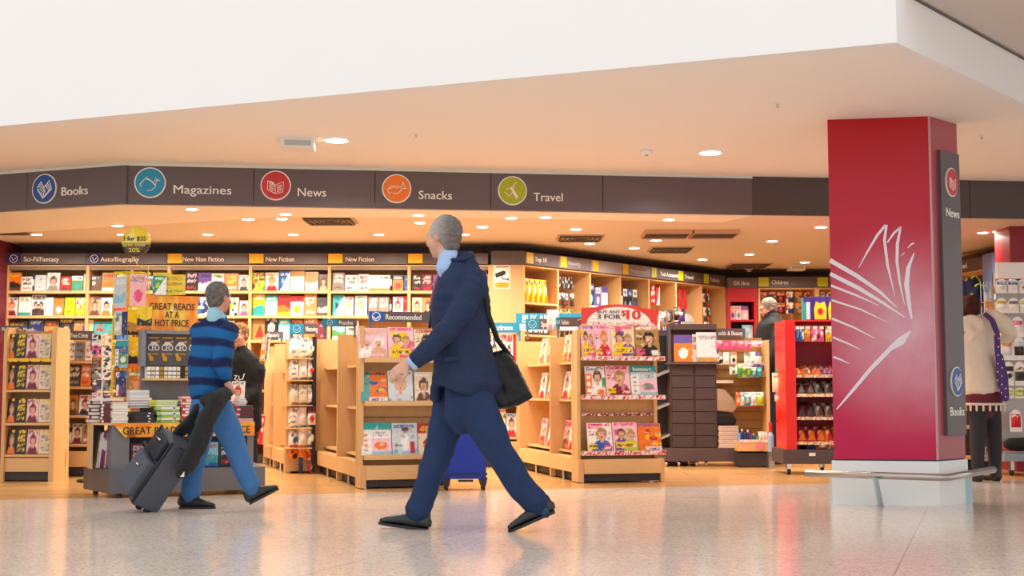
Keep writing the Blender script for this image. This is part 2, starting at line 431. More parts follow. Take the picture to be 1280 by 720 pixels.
# soffit behind the fascia, then the shop ceiling
s0 = G(0, 292, ZB); s1 = G(345, 271.5, ZB); s2 = G(640, 272.5, ZB); s3 = G(900, 278.3, ZB); s4 = Vector((c2.x+0.02, c2.y+0.1, ZB))
sLL = s1+(s0-s1).normalized()*9
off = 0.075
poly_slab('ceiling_soffit', [(fLL.x, fLL.y+off), (c1.x, c1.y+off), (c2.x, c2.y+off), s4, s3, s2, s1, sLL, (fLL.x-3, fLL.y+2)], ZB, ZB+0.06, CEILP)
SHOPC = mat('shop_ceiling_paint', 'dfd3c6', 0.65, var=0.015, scale=1.5)
poly_slab('ceiling_shop', [(-12, 21.2), (fLL.x, fLL.y+0.06), (c1.x, c1.y+0.06), (c2.x, c2.y+0.06), (fRR.x, fRR.y+0.06), (12, 21.2)], ZI, ZI+0.03, SHOPC)
p, r, ln = run(c2, fRR)
# shop walls
DW = 14.72                               # dark wall band above the left shelving
YB = 14.32                               # front of the left wall shelving
LW0 = P(7, 480, YB).x
BANDM = mat('dark_wall_band', '5a4a45', 0.7, var=0.05)
struct(MB().box(-12, P(630, 400, DW).x, DW+0.02, DW+0.12, 0, ZI).build('wall_back', BANDM))
W0 = Vector((P(655, 400, 14.32).x, 14.32)); W1 = Vector((P(908, 400, 17.45).x, 17.45))
wd = (W1-W0).normalized(); wn = Vector((-wd.y, wd.x))       # wn points into the wall
def wl(name, a, b, m=BANDM, t=0.1, z0=0, z1=None):
    return wall_run(name, a, b, z0, z1 or ZI, t, m)
wl('wall_angled', W0+wn*0.45-wd*0.02, W1+wn*0.45+wd*0.3)
struct(MB().box(W1.x-0.3, 7.5, 17.95, 18.05, 0, ZI).build('wall_far', BANDM))
wl('wall_right', (5.25, 17.9), (6.05, 12.0), t=0.1)
wl('wall_side', (-8.2, 9.3), (-8.2, 14.8), BANDM)
struct(MB().box(P(-60, 400, 14.0).x, P(6.6, 400, 14.3).x, 14.0, 14.72, 0, ZI).build('wall_pier', mat('burgundy_pier', '6d1f35', 0.5, var=0.05)))
# ------------------------------------------------------------------ lights in the ceilings
GLOW = mat('lamp_glow', 'fff3df', 0.5, var=0.0, emit=14.0)
GLOWW = mat('lamp_glow_mall', 'fffaf2', 0.5, var=0.0, emit=12.0)
def downlight(x, y, z, r, label, power, group, glow=GLOW, colr=WARM, lit=True):
    t = thing('downlight', label, 'ceiling light', (x, y, z), 0, group)
    n = 24; mb = MB()
    mb.prism([(r*1.25*math.cos(2*math.pi*i/n), r*1.25*math.sin(2*math.pi*i/n)) for i in range(n)], -0.006, 0.0, 'z').build('bezel', WHITEP, t)
    MB().prism([(r*math.cos(2*math.pi*i/n), r*math.sin(2*math.pi*i/n)) for i in range(n)], -0.009, -0.005, 'z').build('lens', glow, t)
    if lit:
        ld = bpy.data.lights.new('downlight_lamp', 'AREA'); ld.shape = 'DISK'; ld.size = r*2; ld.energy = power; ld.color = colr; ld.spread = math.radians(160)
        lo = bpy.data.objects.new('downlight_lamp', ld); col.objects.link(lo); lo.parent = t; lo.location = (0, 0, -0.012)
    return t
gM = 'round lights in the mall ceiling'
for u, v, lb in ((421, 175, 'round white downlight beside the white ceiling box'), (888, 190.5, 'round white downlight in the mall ceiling beside the red pillar')):
    g = G(u, v, ZC); downlight(g.x, g.y, ZC, 0.085, lb, 14, gM, GLOWW, (1, 0.92, 0.82))
gS = 'small lights under the fascia soffit'; gI = 'round lights in the shop ceiling'
SOF = [(147, 281.5, 'above the balloon'), (240, 261, 'below the Magazines letters'), (357, 267, 'below the News letters'), (523, 268.5, 'below the Snacks letters'), (639, 272, 'below the green Travel roundel'), (682, 271, 'below the Travel letters'), (836, 274, 'above the twin air slots'), (-120, 290, 'past the Books panel')]
for u, v, lb in SOF:
    g = G(u, v, ZB); downlight(g.x, g.y, ZB, 0.05, 'small round soffit light '+lb, DOWN_W*0.55, gS)
INT = [(310, 273.5, 'above the New Fiction bays', 12.0), (603, 283, 'beside the suited man', 0), (720, 286, 'ahead of the twin air slots', 0), (737, 304, 'over the Top 10 bay', 0), (793, 309.5, 'behind the red multi-buy sign', 0), (820, 300, 'over the audio bays', 0), (878, 324, 'over the far angled bays', 0), (913, 288, 'beside the twin air slots', 0),
       (937, 317.5, 'ahead of the Gift Ideas sign', 0), (965, 301, 'ahead of the Children sign', 0), (1006, 327.5, 'over the Children bay', 0), (1026, 283.5, 'near the pillar edge', 0), (1248, 289, 'near the dark red pier', 0)]
for u, v, lb, _ in INT:
    g = G(u, v, ZI); downlight(g.x, g.y, ZI, 0.055, 'round shop ceiling light '+lb, DOWN_W, gI)
# unseen lamps added to light the book wall (one per bay) and aisle racks
for i, x in enumerate((-5.0, -4.1, -3.2, -2.3, -1.4, -0.5)):
    downlight(x, 13.55, ZI, 0.05, 'added wall-washing ceiling light, %s along the row before the book wall' % ORD[i], DOWN_W*1.15, gI)
for i, (x, y) in enumerate(((-4.6, 12.4), (-3.4, 12.2), (-2.2, 12.3), (-0.9, 12.6), (3.9, 14.2), (4.9, 13.4), (2.0, 12.4), (3.2, 12.0))):
    downlight(x, y, ZI, 0.05, 'added ceiling light over the aisle racks, %s along its row' % ORD[i], DOWN_W*0.8, gI)
def diffuser(u, v, w, label):
    g = G(u, v, ZI); t = thing('ceiling_vent', label, 'vent', (g.x, g.y, ZI), 0, 'square air vents in the shop ceiling')
    mb = MB(); mb.box(-w/2, w/2, -w/2, w/2, -0.012, 0); mb.build('frame', mat('vent_frame', 'b9a590', 0.6), t)
    for k in range(4):
        h = w*(0.42-0.1*k); s = MB()
        for sx, sy in ((1, 0), (-1, 0), (0, 1), (0, -1)):
            if sx: s.box(sx*h-0.012, sx*h+0.012, -h, h, -0.03+k*0.002, -0.012)
            else: s.box(-h, h, sy*h-0.012, sy*h+0.012, -0.03+k*0.002, -0.012)
        s.build('louvre', mat('vent_dark', '5c5048', 0.7), t)
for u, v, w, lb in ((412, 274.5, 0.5, 'below the News fascia'), (725, 296.5, 0.5, 'above the Top 10 bay'), (838, 311, 0.5, 'above the audio bays'), (935, 331, 0.55, 'before the Gift Ideas sign'), (8, 288, 0.4, 'past the Books fascia')):
    diffuser(u, v, w, 'square louvred ceiling vent '+lb)
for (ua, ub, lb) in ((808, 865, 'first of the twin air slots under the fascia end'), (869, 925, 'second of the twin air slots under the fascia end')):
    a = G(ua, 287, ZI); b = G(ub, 288, ZI)
    t = thing('air_slot', lb, 'vent', (a.x, a.y, ZI), 0, 'twin air slots')
    w = (b.x-a.x)-0.02; d = 0.45
    MB().box(0, w, -0.0, d, -0.03, -0.0).build('recess', mat('slot_dark', '3d342e', 0.8), t)
    for k, (x0, x1, y0, y1) in enumerate(((-0.01, w+0.01, -0.02, 0.0), (-0.01, w+0.01, d, d+0.02), (-0.01, 0.0, 0, d), (w, w+0.01, 0, d))):
        MB().box(x0, x1, y0, y1, -0.045, 0).build('slot_frame', mat('slot_frame_paint', 'caa68a', 0.6), t)
# mall ceiling fittings
g = G(373, 175, ZC); t = thing('emergency_light', 'white rectangular emergency light box on the mall ceiling', 'light fitting', (g.x, g.y, ZC), 0.1)
MB().prism([(-0.13, 0), (0.13, 0), (0.125, -0.075), (-0.125, -0.075)], -0.1, 0.1).build('housing', mat('fitting_white', 'e8e6e2', 0.5), t)
MB().box(-0.1, 0.1, -0.104, -0.1, -0.06, -0.02).build('front_lens', mat('lens_grey', 'b9bcbc', 0.25), t)
g = G(808, 188, ZC); t = thing('smoke_detector', 'small pale smoke detector on the mall ceiling', 'detector', (g.x, g.y, ZC))
MB().loft([(0, 0, 0), (0, 0, -0.02), (0, 0, -0.035)], [0.05, 0.048, 0.03], n=16, ball=False).build('cap', WHITEP, t, smooth=True)
MB().cyl(0, 0, 0.015, -0.045, -0.034, 12).build('sensor', mat('lens_grey', 'b9bcbc', 0.25), t)
for u, v, lb in ((520, 167, 'tiny ceiling sprinkler above the Snacks panel'), (972, 129, 'tiny ceiling sprinkler ahead of the red pillar'), (1227, 169, 'tiny ceiling sprinkler past the red pillar')):
    g = G(u, v, ZC); t = thing('sprinkler', lb, 'sprinkler', (g.x, g.y, ZC), 0, 'sprinklers in the mall ceiling')
    MB().cyl(0, 0, 0.03, -0.006, 0, 16).build('rose', WHITEP, t); MB().cyl(0, 0, 0.008, -0.03, -0.006, 10).build('head', CHROME, t)
for u, v, lb in ((934, 338, 'small white dome camera before the Gift Ideas sign'), (995, 335.5, 'pale ceiling box before the Children sign')):
    g = G(u, v-3, ZI); t = thing('dome_camera' if u == 934 else 'ceiling_box', lb, 'ceiling device', (g.x, min(g.y, 17.2), ZI))
    if u == 934:
        MB().cyl(0, 0, 0.06, -0.03, 0, 16).build('mount', WHITEP, t); MB().ball((0, 0, -0.035), (0.045, 0.045, 0.035)).build('dome', mat('smoky_dome', '8b8480', 0.2), t, smooth=True)
    else:
        MB().box(-0.1, 0.1, -0.1, 0.1, -0.06, 0).build('housing', WHITEP, t); MB().box(-0.08, 0.08, -0.105, -0.1, -0.045, -0.015).build('grille', mat('lens_grey', 'b9bcbc', 0.25), t)
# ------------------------------------------------------------------ the red pillar
pa = G(1040.5, 631); pb = B0; pc = G(1211, 628.5)
pd = pa+(pc-pb)
def shrink(pts, d):
    c = sum((Vector(p[:2]) for p in pts), Vector((0, 0)))/len(pts)
    return [(p[0]-c.x, p[1]-c.y) for p in pts], c
pl, pcn = shrink([pa, pb, pc, pd], 0)
ZR = P(1170, 575, pb.y).z
colm = thing('pillar', 'red square pillar with a silver open-book mural and white base', 'pillar', (pcn.x, pcn.y, 0))
pk = 0.965
BASEP = mat('pale_base_panel', 'eef3f4', 0.35, 0.0, var=0.03, scale=1.5)
MB().prism(pl, 0.0, ZR-0.01, 'z').build('base', BASEP, colm)
MB().prism([(x*0.95, y*0.95) for x, y in pl], ZR-0.012, ZR+0.002, 'z').build('shadow_gap', BLACK, colm)
def mural_mat():
    m = bpy.data.materials.new('mural_print'); m.use_nodes = True
    nt = m.node_tree; n = nt.nodes; l = nt.links; b = n['Principled BSDF']
    tc = n.new('ShaderNodeTexCoord'); sp = n.new('ShaderNodeSeparateXYZ'); l.new(tc.outputs['Object'], sp.inputs[0])
    mr = n.new('ShaderNodeMapRange'); mr.inputs[1].default_value = ZR; mr.inputs[2].default_value = ZC; l.new(sp.outputs[2], mr.inputs[0])
    r = n.new('ShaderNodeValToRGB'); e = r.color_ramp.elements
    e[0].position = 0; e[0].color = lin('c4184f')+(1,); e[1].position = 1; e[1].color = lin('b4161c')+(1,)
    x = r.color_ramp.elements.new(0.5); x.color = lin('c22444')+(1,)
    l.new(mr.outputs[0], r.inputs[0])
    # soft printed cloud round the middle of the open book
    vm = n.new('ShaderNodeVectorMath'); vm.operation = 'DISTANCE'; l.new(tc.outputs['Object'], vm.inputs[0])
    cp = P(1142, 418, pb.y); vm.inputs[1].default_value = (cp.x-pcn.x, cp.y-pcn.y, cp.z)
    m2 = n.new('ShaderNodeMapRange'); m2.inputs[1].default_value = 0.0; m2.inputs[2].default_value = 0.85; m2.inputs[3].default_value = 0.75; m2.inputs[4].default_value = 0.0; m2.interpolation_type = 'SMOOTHSTEP'
    l.new(vm.outputs['Value'], m2.inputs[0])
    nz = n.new('ShaderNodeTexNoise'); nz.inputs['Scale'].default_value = 4; nz.inputs['Detail'].default_value = 5; nz.inputs['Distortion'].default_value = 0.4
    l.new(tc.outputs['Object'], nz.inputs['Vector'])
    mm = n.new('ShaderNodeMath'); mm.operation = 'MULTIPLY'; l.new(m2.outputs[0], mm.inputs[0]); 
    m3 = n.new('ShaderNodeMapRange'); m3.inputs[1].default_value = 0.3; m3.inputs[2].default_value = 0.7; m3.inputs[3].default_value = 0.75; m3.inputs[4].default_value = 1.2; l.new(nz.outputs[0], m3.inputs[0]); l.new(m3.outputs[0], mm.inputs[1])
    mx = n.new('ShaderNodeMix'); mx.data_type = 'RGBA'; mx.inputs[7].default_value = lin('e0b4c4')+(1,)
    l.new(mm.outputs[0], mx.inputs[0]); l.new(r.outputs[0], mx.inputs[6]); l.new(mx.outputs[2], b.inputs['Base Color'])
    b.inputs['Roughness'].default_value = 0.3; b.inputs['Specular IOR Level'].default_value = 0.3
    return m
MB().prism([(x*pk, y*pk) for x, y in pl], ZR, ZC, 'z').build('shaft', mural_mat(), colm)
# side skin, edge trims
q = [Vector((x*pk, y*pk)) for x, y in pl]
def skin_run(name, a, b, x0, x1, z0, z1, y0, y1, m, parent):
    p, r, ln = run(a, b)
    o = MB().box(x0*ln, x1*ln, y0, y1, z0, z1).build(name, m, parent); o.location = (p.x, p.y, 0); o.rotation_euler = (0, 0, r); return o
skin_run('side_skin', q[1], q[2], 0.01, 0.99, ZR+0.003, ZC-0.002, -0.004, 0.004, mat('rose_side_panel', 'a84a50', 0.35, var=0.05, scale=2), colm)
skin_run('corner_trim', q[1], q[2], -0.012, 0.012, ZR, ZC-0.001, -0.008, 0.004, mat('trim_silver_rose', 'c99aa4', 0.35, 0.3), colm)
# mural strokes
p0, r0, ln0 = run(q[0], q[1])
O = Vector((pcn.x+p0.x, pcn.y+p0.y)); X = Vector((math.cos(r0), math.sin(r0)))
def on_face(u, v):
    pt = on_line(u, O, O+X*ln0); d = (pt-O).dot(X); return d, P(u, v, pt.y).z
strokes = [([(345, 335), (400, 240), (455, 152), (502, 97)], [3, 11, 15, 14], 2), ([(508, 95), (494, 180), (508, 320), (545, 490)], [13, 16, 15, 3], 2), ([(510, 195), (550, 140), (588, 108)], [8, 13, 12], 2),
           ([(588, 105), (567, 200), (562, 300), (575, 420), (600, 545)], [11, 17, 16, 12, 3], 2), ([(625, 225), (645, 205), (662, 197)], [4, 9, 9], 2), ([(586, 270), (606, 250)], [3, 5], 2),
           ([(660, 255), (626, 335), (613, 430), (625, 540), (638, 625)], [6, 22, 27, 22, 10], 2), ([(182, 294), (330, 380), (460, 470), (555, 560)], [26, 24, 18, 5], 2), ([(182, 370), (340, 450), (480, 535), (600, 615)], [22, 24, 16, 5], 2),
           ([(186, 436), (330, 492), (455, 548)], [14, 12, 4], 2), ([(187, 518), (350, 570), (495, 640)], [12, 10, 3], 2), ([(188, 622), (310, 672), (425, 732)], [13, 11, 4], 2),
           ([(190, 97), (270, 130), (347, 167)], [12, 10, 3], 3), ([(190, 207), (235, 224), (278, 245)], [12, 10, 3], 3), ([(630, 62), (575, 118), (515, 160), (400, 275), (300, 392), (204, 502)], [8, 46, 26, 22, 18, 6], 3)]
SILV = mat('mural_silver', 'e6dfe8', 0.35, 0.1, var=0.03)
for pts, ws, reg in strokes:
    oy = 260 if reg == 2 else 400
    Q = [on_face(1000+a/4.5, oy+b/4.5) for a, b in pts]
    o = MB().ribbon(Q, [w/4.5/181 for w in ws], -0.003, 0.002).build('mural_stroke', SILV, colm); o.location = (p0.x, p0.y, 0); o.rotation_euler = (0, 0, r0)
# dark board on the side face
p1, r1, ln1 = run(q[1], q[2])
side = bpy.data.objects.new('side_board', MB().box(0.25*ln1, 0.93*ln1, -0.03, -0.004, P(1180, 544, pb.y+0.15).z, P(1180, 190, pb.y+0.15).z).mesh('side_board', CHAR)); col.objects.link(side); side.parent = colm
side.location = (p1.x, p1.y, 0); side.rotation_euler = (0, 0, r1)
xm = 0.6*ln1
roundel(side, RRED, 'paper', xm, P(1181, 228, pb.y+0.15).z, 0.105, rx=0.085, y=-0.036)
lettering('News', 0.062, WHITEL, side, (xm+0.01, -0.031, P(1183, 266, pb.y+0.15).z), 'sign_lettering', width=0.19, bold=0.02)
roundel(side, BLUE, 'book', xm, P(1187, 477, pb.y+0.15).z, 0.105, rx=0.085, y=-0.036)
lettering('Books', 0.062, WHITEL, side, (xm, -0.031, P(1188, 514, pb.y+0.15).z), 'sign_lettering', width=0.2, bold=0.02)
# bumper rail on legs round the pillar
RZ = 0.225
r_a = G(1007, 591.5, RZ); r_b = G(1183, 597, RZ); r_c = G(1242, 587, RZ)
rail = thing('bumper_rail', 'round steel trolley bumper rail bent around the pillar base', 'bumper rail', (r_b.x, r_b.y, 0))
ro = Vector((r_b.x, r_b.y, 0))
MB().tube([r_a-ro, r_b-ro-(r_b-r_a).normalized()*0.04, r_b-ro+(r_c-r_b).normalized()*0.05, r_c-ro], 0.024, 14).build('rail', STEEL, rail, smooth=True)
LEGM = mat('pale_blue_leg', 'aecdd3', 0.4, 0.1)
for (u, v, ut, vt, w) in ((1101, 632.5, 1094, 597, 0.012), (1042.5, 629, 1042.5, 597, 0.02), (1209, 628.5, 1207, 597, 0.03)):
    f0 = G(u, v); k0 = G(ut, vt-2, RZ)
    if w > 0.015:
        k0 = Vector((f0.x, f0.y, RZ-0.01))
    M_ = MB(); d = Vector((w, 0, 0)); e = Vector((0, 0.03, 0)); b0 = f0-ro; b0.z = 0; t0 = k0-ro; t0.z = RZ-0.015
    vs = [b0-d-e, b0+d-e, b0+d+e, b0-d+e, t0-d-e, t0+d-e, t0+d+e, t0-d+e]
    M_.add(vs, [(0, 1, 2, 3), (4, 5, 6, 7), (0, 1, 5, 4), (1, 2, 6, 5), (2, 3, 7, 6), (3, 0, 4, 7)])
    M_.build('leg', LEGM, rail)
# ------------------------------------------------------------------ printed covers (flat print kept as point colours on the front grid)
def mixc(a, b, t): return tuple(a[i]*(1-t)+b[i]*t for i in range(3))
NAMED = dict(w='f4efe8', k='2a2626', r='c8282c', o='ee7a22', y='f2cc1c', g='4b9a54', t='2fa7a8', b='2a5fae', n='26335e', p='e8578f', v='6f4c9c', c='ead9b8', e='8f8a86', a='8ec9e0', l='b5cf3a', s='dba98a', m='7c2238', h='6b4430', d='4a4340', q='f6c3cf', z='cfd8de', u='b58a4a')
def cc(x):
    return lin(NAMED[x]) if x in NAMED else lin(x)
class Pic:
    def __init__(s, nx, ny, c):
        s.nx, s.ny = nx, ny; s.p = [[c]*(nx+1) for _ in range(ny+1)]     # row 0 = bottom
    def put(s, fn, c, t=1.0):
        for j in range(s.ny+1):
            for i in range(s.nx+1):
                if fn(i/s.nx, j/s.ny): s.p[j][i] = mixc(s.p[j][i], c, t)
    def rect(s, x0, x1, y0, y1, c, t=1.0): s.put(lambda x, y: x0 <= x <= x1 and y0 <= y <= y1, c, t)
    def ell(s, cx, cy, rx, ry, c, t=1.0): s.put(lambda x, y: ((x-cx)/rx)**2+((y-cy)/ry)**2 <= 1, c, t)
    def text(s, x0, x1, y0, y1, c, rnd, dens=0.62):
        for j in range(s.ny+1):
            y = j/s.ny
            if not y0 <= y <= y1: continue
            for i in range(s.nx+1):
                if x0 <= i/s.nx <= x1 and rnd.random() < dens: s.p[j][i] = mixc(s.p[j][i], c, 0.9)
    def noisy(s, rnd, a=0.12):
        for j in range(s.ny+1):
            for i in range(s.nx+1):
                k = 1+rnd.uniform(-a, a); s.p[j][i] = tuple(min(1, x*k) for x in s.p[j][i])
def paint(style, cols, seed, nx, ny):
    rnd = random.Random(seed); A = cc(cols[0]); B = cc(cols[1]) if len(cols) > 1 else cc('w'); C = cc(cols[2]) if len(cols) > 2 else cc('k'); D = cc(cols[3]) if len(cols) > 3 else cc('r')
    p = Pic(nx, ny, A)
    sk = cc('s')
    def portrait(cx, cy, s, hair, cloth):
        p.ell(cx, cy+0.03*s, 0.17*s, 0.16*s, hair); p.ell(cx, cy-0.42*s, 0.30*s, 0.30*s, cloth); p.rect(cx-0.05*s, cx+0.05*s, cy-0.2*s, cy, sk); p.ell(cx, cy, 0.115*s, 0.125*s, sk); p.put(lambda x, y: abs(x-cx) < .1*s and cy+.07*s < y < cy+.16*s, hair)
        p.rect(cx-.03*s, cx+.03*s, cy-.07*s, cy-.05*s, cc('m'))
    if style == 'band':          # title band on top, plain lower
        p.rect(0, 1, .68, 1, B); p.text(.1, .9, .76, .9, C, rnd); p.ell(.5, .32, .25, .2, D)
    elif style == 'text':        # big lettering
        p.text(.1, .9, .72, .9, B, rnd); p.text(.1, .9, .45, .6, B, rnd); p.text(.1, .9, .12, .24, C, rnd, .7)
    elif style == 'scene':       # sky over land with title
        p.put(lambda x, y: y < .45+.06*math.sin(x*5+seed), B); p.rect(0, 1, 0, .16, C); p.text(.12, .88, .76, .88, D, rnd, .7)
    elif style == 'face':
        portrait(.5, .52, 1.5, B, C); p.text(.08, .92, .84, .95, D, rnd, .75)
    elif style == 'pair':
        portrait(.3, .5, 1.0, B, C); portrait(.7, .5, 1.0, C, D); p.text(.08, .92, .8, .94, D, rnd, .75); p.text(.1, .9, .05, .14, B, rnd)
    elif style == 'cut':         # diagonal block
        p.put(lambda x, y: y < x*1.1-.1, B); p.text(.1, .8, .78, .9, C, rnd); p.ell(.35, .5, .14, .12, D)
    elif style == 'blot':
        for _ in range(9): p.ell(rnd.random(), rnd.random(), rnd.uniform(.08, .25), rnd.uniform(.06, .2), rnd.choice((B, C, D)))
        p.text(.1, .9, .8, .92, C, rnd)
    elif style == 'plain':
        p.text(.2, .8, .7, .76, B, rnd, .5); p.text(.3, .7, .2, .24, B, rnd, .5)
    elif style == 'tri':
        p.put(lambda x, y: abs(x-.62) < (.8-y)*.55 and y > .12, B); p.text(.05, .4, .1, .6, C, rnd, .2)
    elif style == 'mag':         # glossy magazine: masthead, portrait, blurbs, boxes
        portrait(.58, .58, 1.35, B, C); p.text(.05, .95, .87, .97, D, rnd, .8)
        p.text(.05, .3, .55, .6, cc('k'), rnd); p.text(.05, .3, .66, .7, D, rnd); p.rect(.04, .4, .1, .26, cc(rnd.choice('ypw'))); p.text(.07, .37, .14, .22, cc('k'), rnd); p.rect(.66, .95, .06, .2, D); p.text(.68, .92, .1, .16, cc('w'), rnd)
    elif style == 'gossip':      # busy magazine
        for _ in range(5): p.rect(*(lambda a, b: (a, a+rnd.uniform(.2, .4), b, b+rnd.uniform(.1, .22)))(rnd.random()*.8, rnd.random()*.8), rnd.choice((B, C, D)))
        portrait(.35, .6, 1.0, cc('h'), B); portrait(.72, .55, 1.0, cc('u'), D); p.text(.05, .95, .88, .97, C, rnd, .8); p.rect(.1, .9, .12, .3, cc('y')); p.text(.14, .86, .16, .26, cc('k'), rnd, .6)
    elif style == 'homes':
        p.rect(0, 1, .8, 1, B); p.rect(0, .3, .08, .68, cc('w')); 
        for k in range(4): p.ell(.15, .16+.15*k, .07, .04, rnd.choice((C, D, cc('t')))); 
        p.rect(.34, 1, .08, .5, C); p.ell(.65, .3, .22, .12, D); p.rect(.34, 1, 0, .12, cc('a')); p.text(.4, .9, .6, .7, cc('e'), rnd, .5)
    elif style == 'beach':
        p.rect(0, 1, .0, .1, cc('a')); p.ell(.5, .4, .17, .3, cc('w')); p.ell(.5, .74, .09, .08, sk); p.ell(.52, .8, .14, .06, cc('h')); p.text(.05, .9, .86, .96, B, rnd, .7); p.rect(.7, .9, .05, .4, C); p.text(.08, .35, .3, .35, D, rnd)
    elif style == 'food':
        for _ in range(10): p.ell(rnd.uniform(.4, .95), rnd.uniform(.2, .8), .12, .08, rnd.choice((cc('y'), cc('o'), C)))
        p.rect(0, .35, 0, 1, B, .9); p.text(.04, .95, .87, .97, D, rnd, .8); p.rect(.3, 1, 0, .14, cc('w')); p.text(.4, .95, .03, .1, cc('v'), rnd)
    elif style == 'chef':
        p.rect(0, .32, .06, .75, cc('o')); 
        for k in range(3): p.ell(.16, .18+.22*k, .1, .07, cc('w'))
        portrait(.62, .62, 1.3, cc('h'), cc('w')); p.rect(.82, 1, .3, .6, cc('g')); p.ell(.75, .12, .2, .1, cc('o')); p.rect(0, 1, .86, 1, cc('w')); p.text(.6, .95, .88, .97, cc('r'), rnd, .7)
    elif style == 'badge':       # month-pick paperbacks: two round stickers over text
        p.text(.1, .9, .5, .75, C, rnd, .6); p.text(.1, .9, .12, .42, C, rnd, .45); p.ell(.3, .9, .13, .07, cc('y')); p.ell(.75, .9, .13, .07, cc('y')); p.rect(0, 1, 0, .1, B)
    if nx > 12:
        for _ in range(14): p.ell(rnd.random(), rnd.random()*.85, rnd.uniform(.03, .09), rnd.uniform(.02, .07), rnd.choice((A, B, C, D, cc('w'), sk)), .45)
    p.noisy(rnd, .10)
    return p
_CV = {}
def cover_mesh(style, cols, w, h, th, seed, fine=False):
    key = (style, cols, round(w, 3), round(h, 3), th, seed, fine)
    if key in _CV: return _CV[key]
    nx, ny = (22, 30) if fine else (11, 15)
    p = paint(style, cols, seed, nx, ny)
    mb = MB(); n = nx+1
    vs = [((i/nx-.5)*w, 0, j/ny*h) for j in range(ny+1) for i in range(nx+1)]
    fs = [(j*n+i, j*n+i+1, (j+1)*n+i+1, (j+1)*n+i) for j in range(ny) for i in range(nx)]
    mb.v = vs; mb.f = fs; mb.c = [p.p[j][i] for j in range(ny+1) for i in range(nx+1)]
    base = cc(cols[0]); page = lin('efe9dc')
    e = 0.0006
    mb.box(-w/2, w/2, 0.0004, 0.0016, 0, h, base)          # front board
    mb.box(-w/2+0.001, w/2-0.003, 0.0016, th-0.0012, 0.002, h-0.002, page)   # page block
    mb.box(-w/2, w/2, th-0.0012, th, 0, h, base)           # back board
    mb.box(-w/2-e, -w/2+0.001, 0.0004, th, 0, h, mixc(base, cc(cols[min(1, len(cols)-1)]), .3))   # spine
    me = mb.mesh('cover', PRINT, False, True); me.materials[0] = PRINT
    _CV[key] = me
    return me
def loose(name, me, M, label, cat, group=None):
    o = bpy.data.objects.new(name, me); col.objects.link(o); o.matrix_world = M
    tag(o, label, cat, group); return o
def RT(loc, rz=0, tilt=0): return Matrix.Translation(Vector(loc)+Vector((0, 0, 0.0015+0.024*abs(math.sin(tilt))))) @ Matrix.Rotation(rz, 4, 'Z') @ Matrix.Rotation(-tilt, 4, 'X')
# ------------------------------------------------------------------ left wall of books (frontal bays)
def zrow(v, Y=YB): return PZ(v, Y)
DIV = [7, 108, 210, 312, 411, 511, 612]
SIGNS = ['Sci-Fi/Fantasy', 'Auto/Biography', 'New Non Fiction', 'New Fiction', 'New Fiction', '']
BAYN = ['the Sci-Fi Fantasy sign', 'the Auto Biography sign', 'the New Non Fiction sign', 'the first New Fiction sign', 'the second New Fiction sign', 'the half-hidden yellow sign square']
SHELF_V = [363.5, 394.5, 425, 456, 487, 518, 549]       # top of each board, seen at YB
DEP = 0.36
def bay(i):
    x0 = P(DIV[i], 400, YB).x; x1 = P(DIV[i+1], 400, YB).x; w = x1-x0
    t = thing('bookcase', 'tall birch bookcase bay under %s' % BAYN[i], 'bookcase', (x0, YB, 0), 0, 'birch bookcase bays along the back wall')
    H = zrow(331); s = 0.0165
    MB().box(-s, s, 0, DEP, 0, H).build('side_panel', WOOD, t)
    MB().box(s, w-s, DEP-0.02, DEP, 0.08, H).build('back_panel', WOODD, t)
    MB().box(s, w-s, 0.03, 0.05, 0, 0.10).build('kickboard', KICK, t)
    MB().box(s, w-s, 0.0, DEP-0.02, H-0.02, H).build('top_panel', WOOD, t)
    MB().box(s, w-s, 0.02, 0.035, H-0.055, H-0.02).build('lamp_pelmet', mat('pelmet_grey', '8d8378', 0.4), t)
    for v in SHELF_V:
        z = zrow(v); MB().box(s, w-s, 0.0, DEP-0.02, z-0.028, z).build('shelf', WOODH, t)
        MB().box(s, w-s, -0.003, 0.0, z-0.030, z-0.001).build('shelf_edge', WOODH, t)
    # header sign
    zs0, zs1 = zrow(330.5), zrow(317)
    g = MB().box(0.003-s, w-s-0.003, -0.03, -0.012, zs0+0.002, zs1).build('header_sign', CHAR, t)
    MB().box(-s, w-s, -0.012, DEP*0.3, zs0+0.002, zs1-0.005).build('sign_box', BROWN, t)
    if SIGNS[i]:
        if i < 2:
            MB().box(0.0, 0.16, -0.032, -0.03, zs0+0.012, zs1-0.006).build('sign_square', mat('navy_sign_square', '2b357e', 0.4), g)
            rr = MB(); rr.ribbon([(0.08+0.042*math.cos(a*math.pi/8), (zs0+zs1)/2+0.042*math.sin(a*math.pi/8)) for a in range(17)], 0.007, -0.034, -0.032)
            rr.ribbon([(0.06, (zs0+zs1)/2+.02), (0.075, (zs0+zs1)/2-.02), (0.105, (zs0+zs1)/2+.012)], 0.008, -0.034, -0.032); rr.build('sign_emblem', WHITEL, g)
        else:
            MB().box(-0.01, 0.15, -0.033, -0.03, zs0+0.012, zs1-0.006).build('sign_square', YEL, g)
        ua = {0: (29, 73), 1: (125, 173), 2: (228, 279), 3: (332, 367), 4: (432, 467)}[i]
        xa = P(ua[0], 400, YB).x-x0; xb = P(ua[1], 400, YB).x-x0
        lettering(SIGNS[i], 0.052, WHITEL, g, ((xa+xb)/2, -0.0305, (zs0+zs1)/2-0.004), 'sign_lettering', width=xb-xa, bold=0.012, depth=0.004)
    else:
        MB().box(-0.01, 0.15, -0.033, -0.03, zs0+0.012, zs1-0.006).build('sign_square', YEL, g)
    return t
for i in range(6): bay(i)
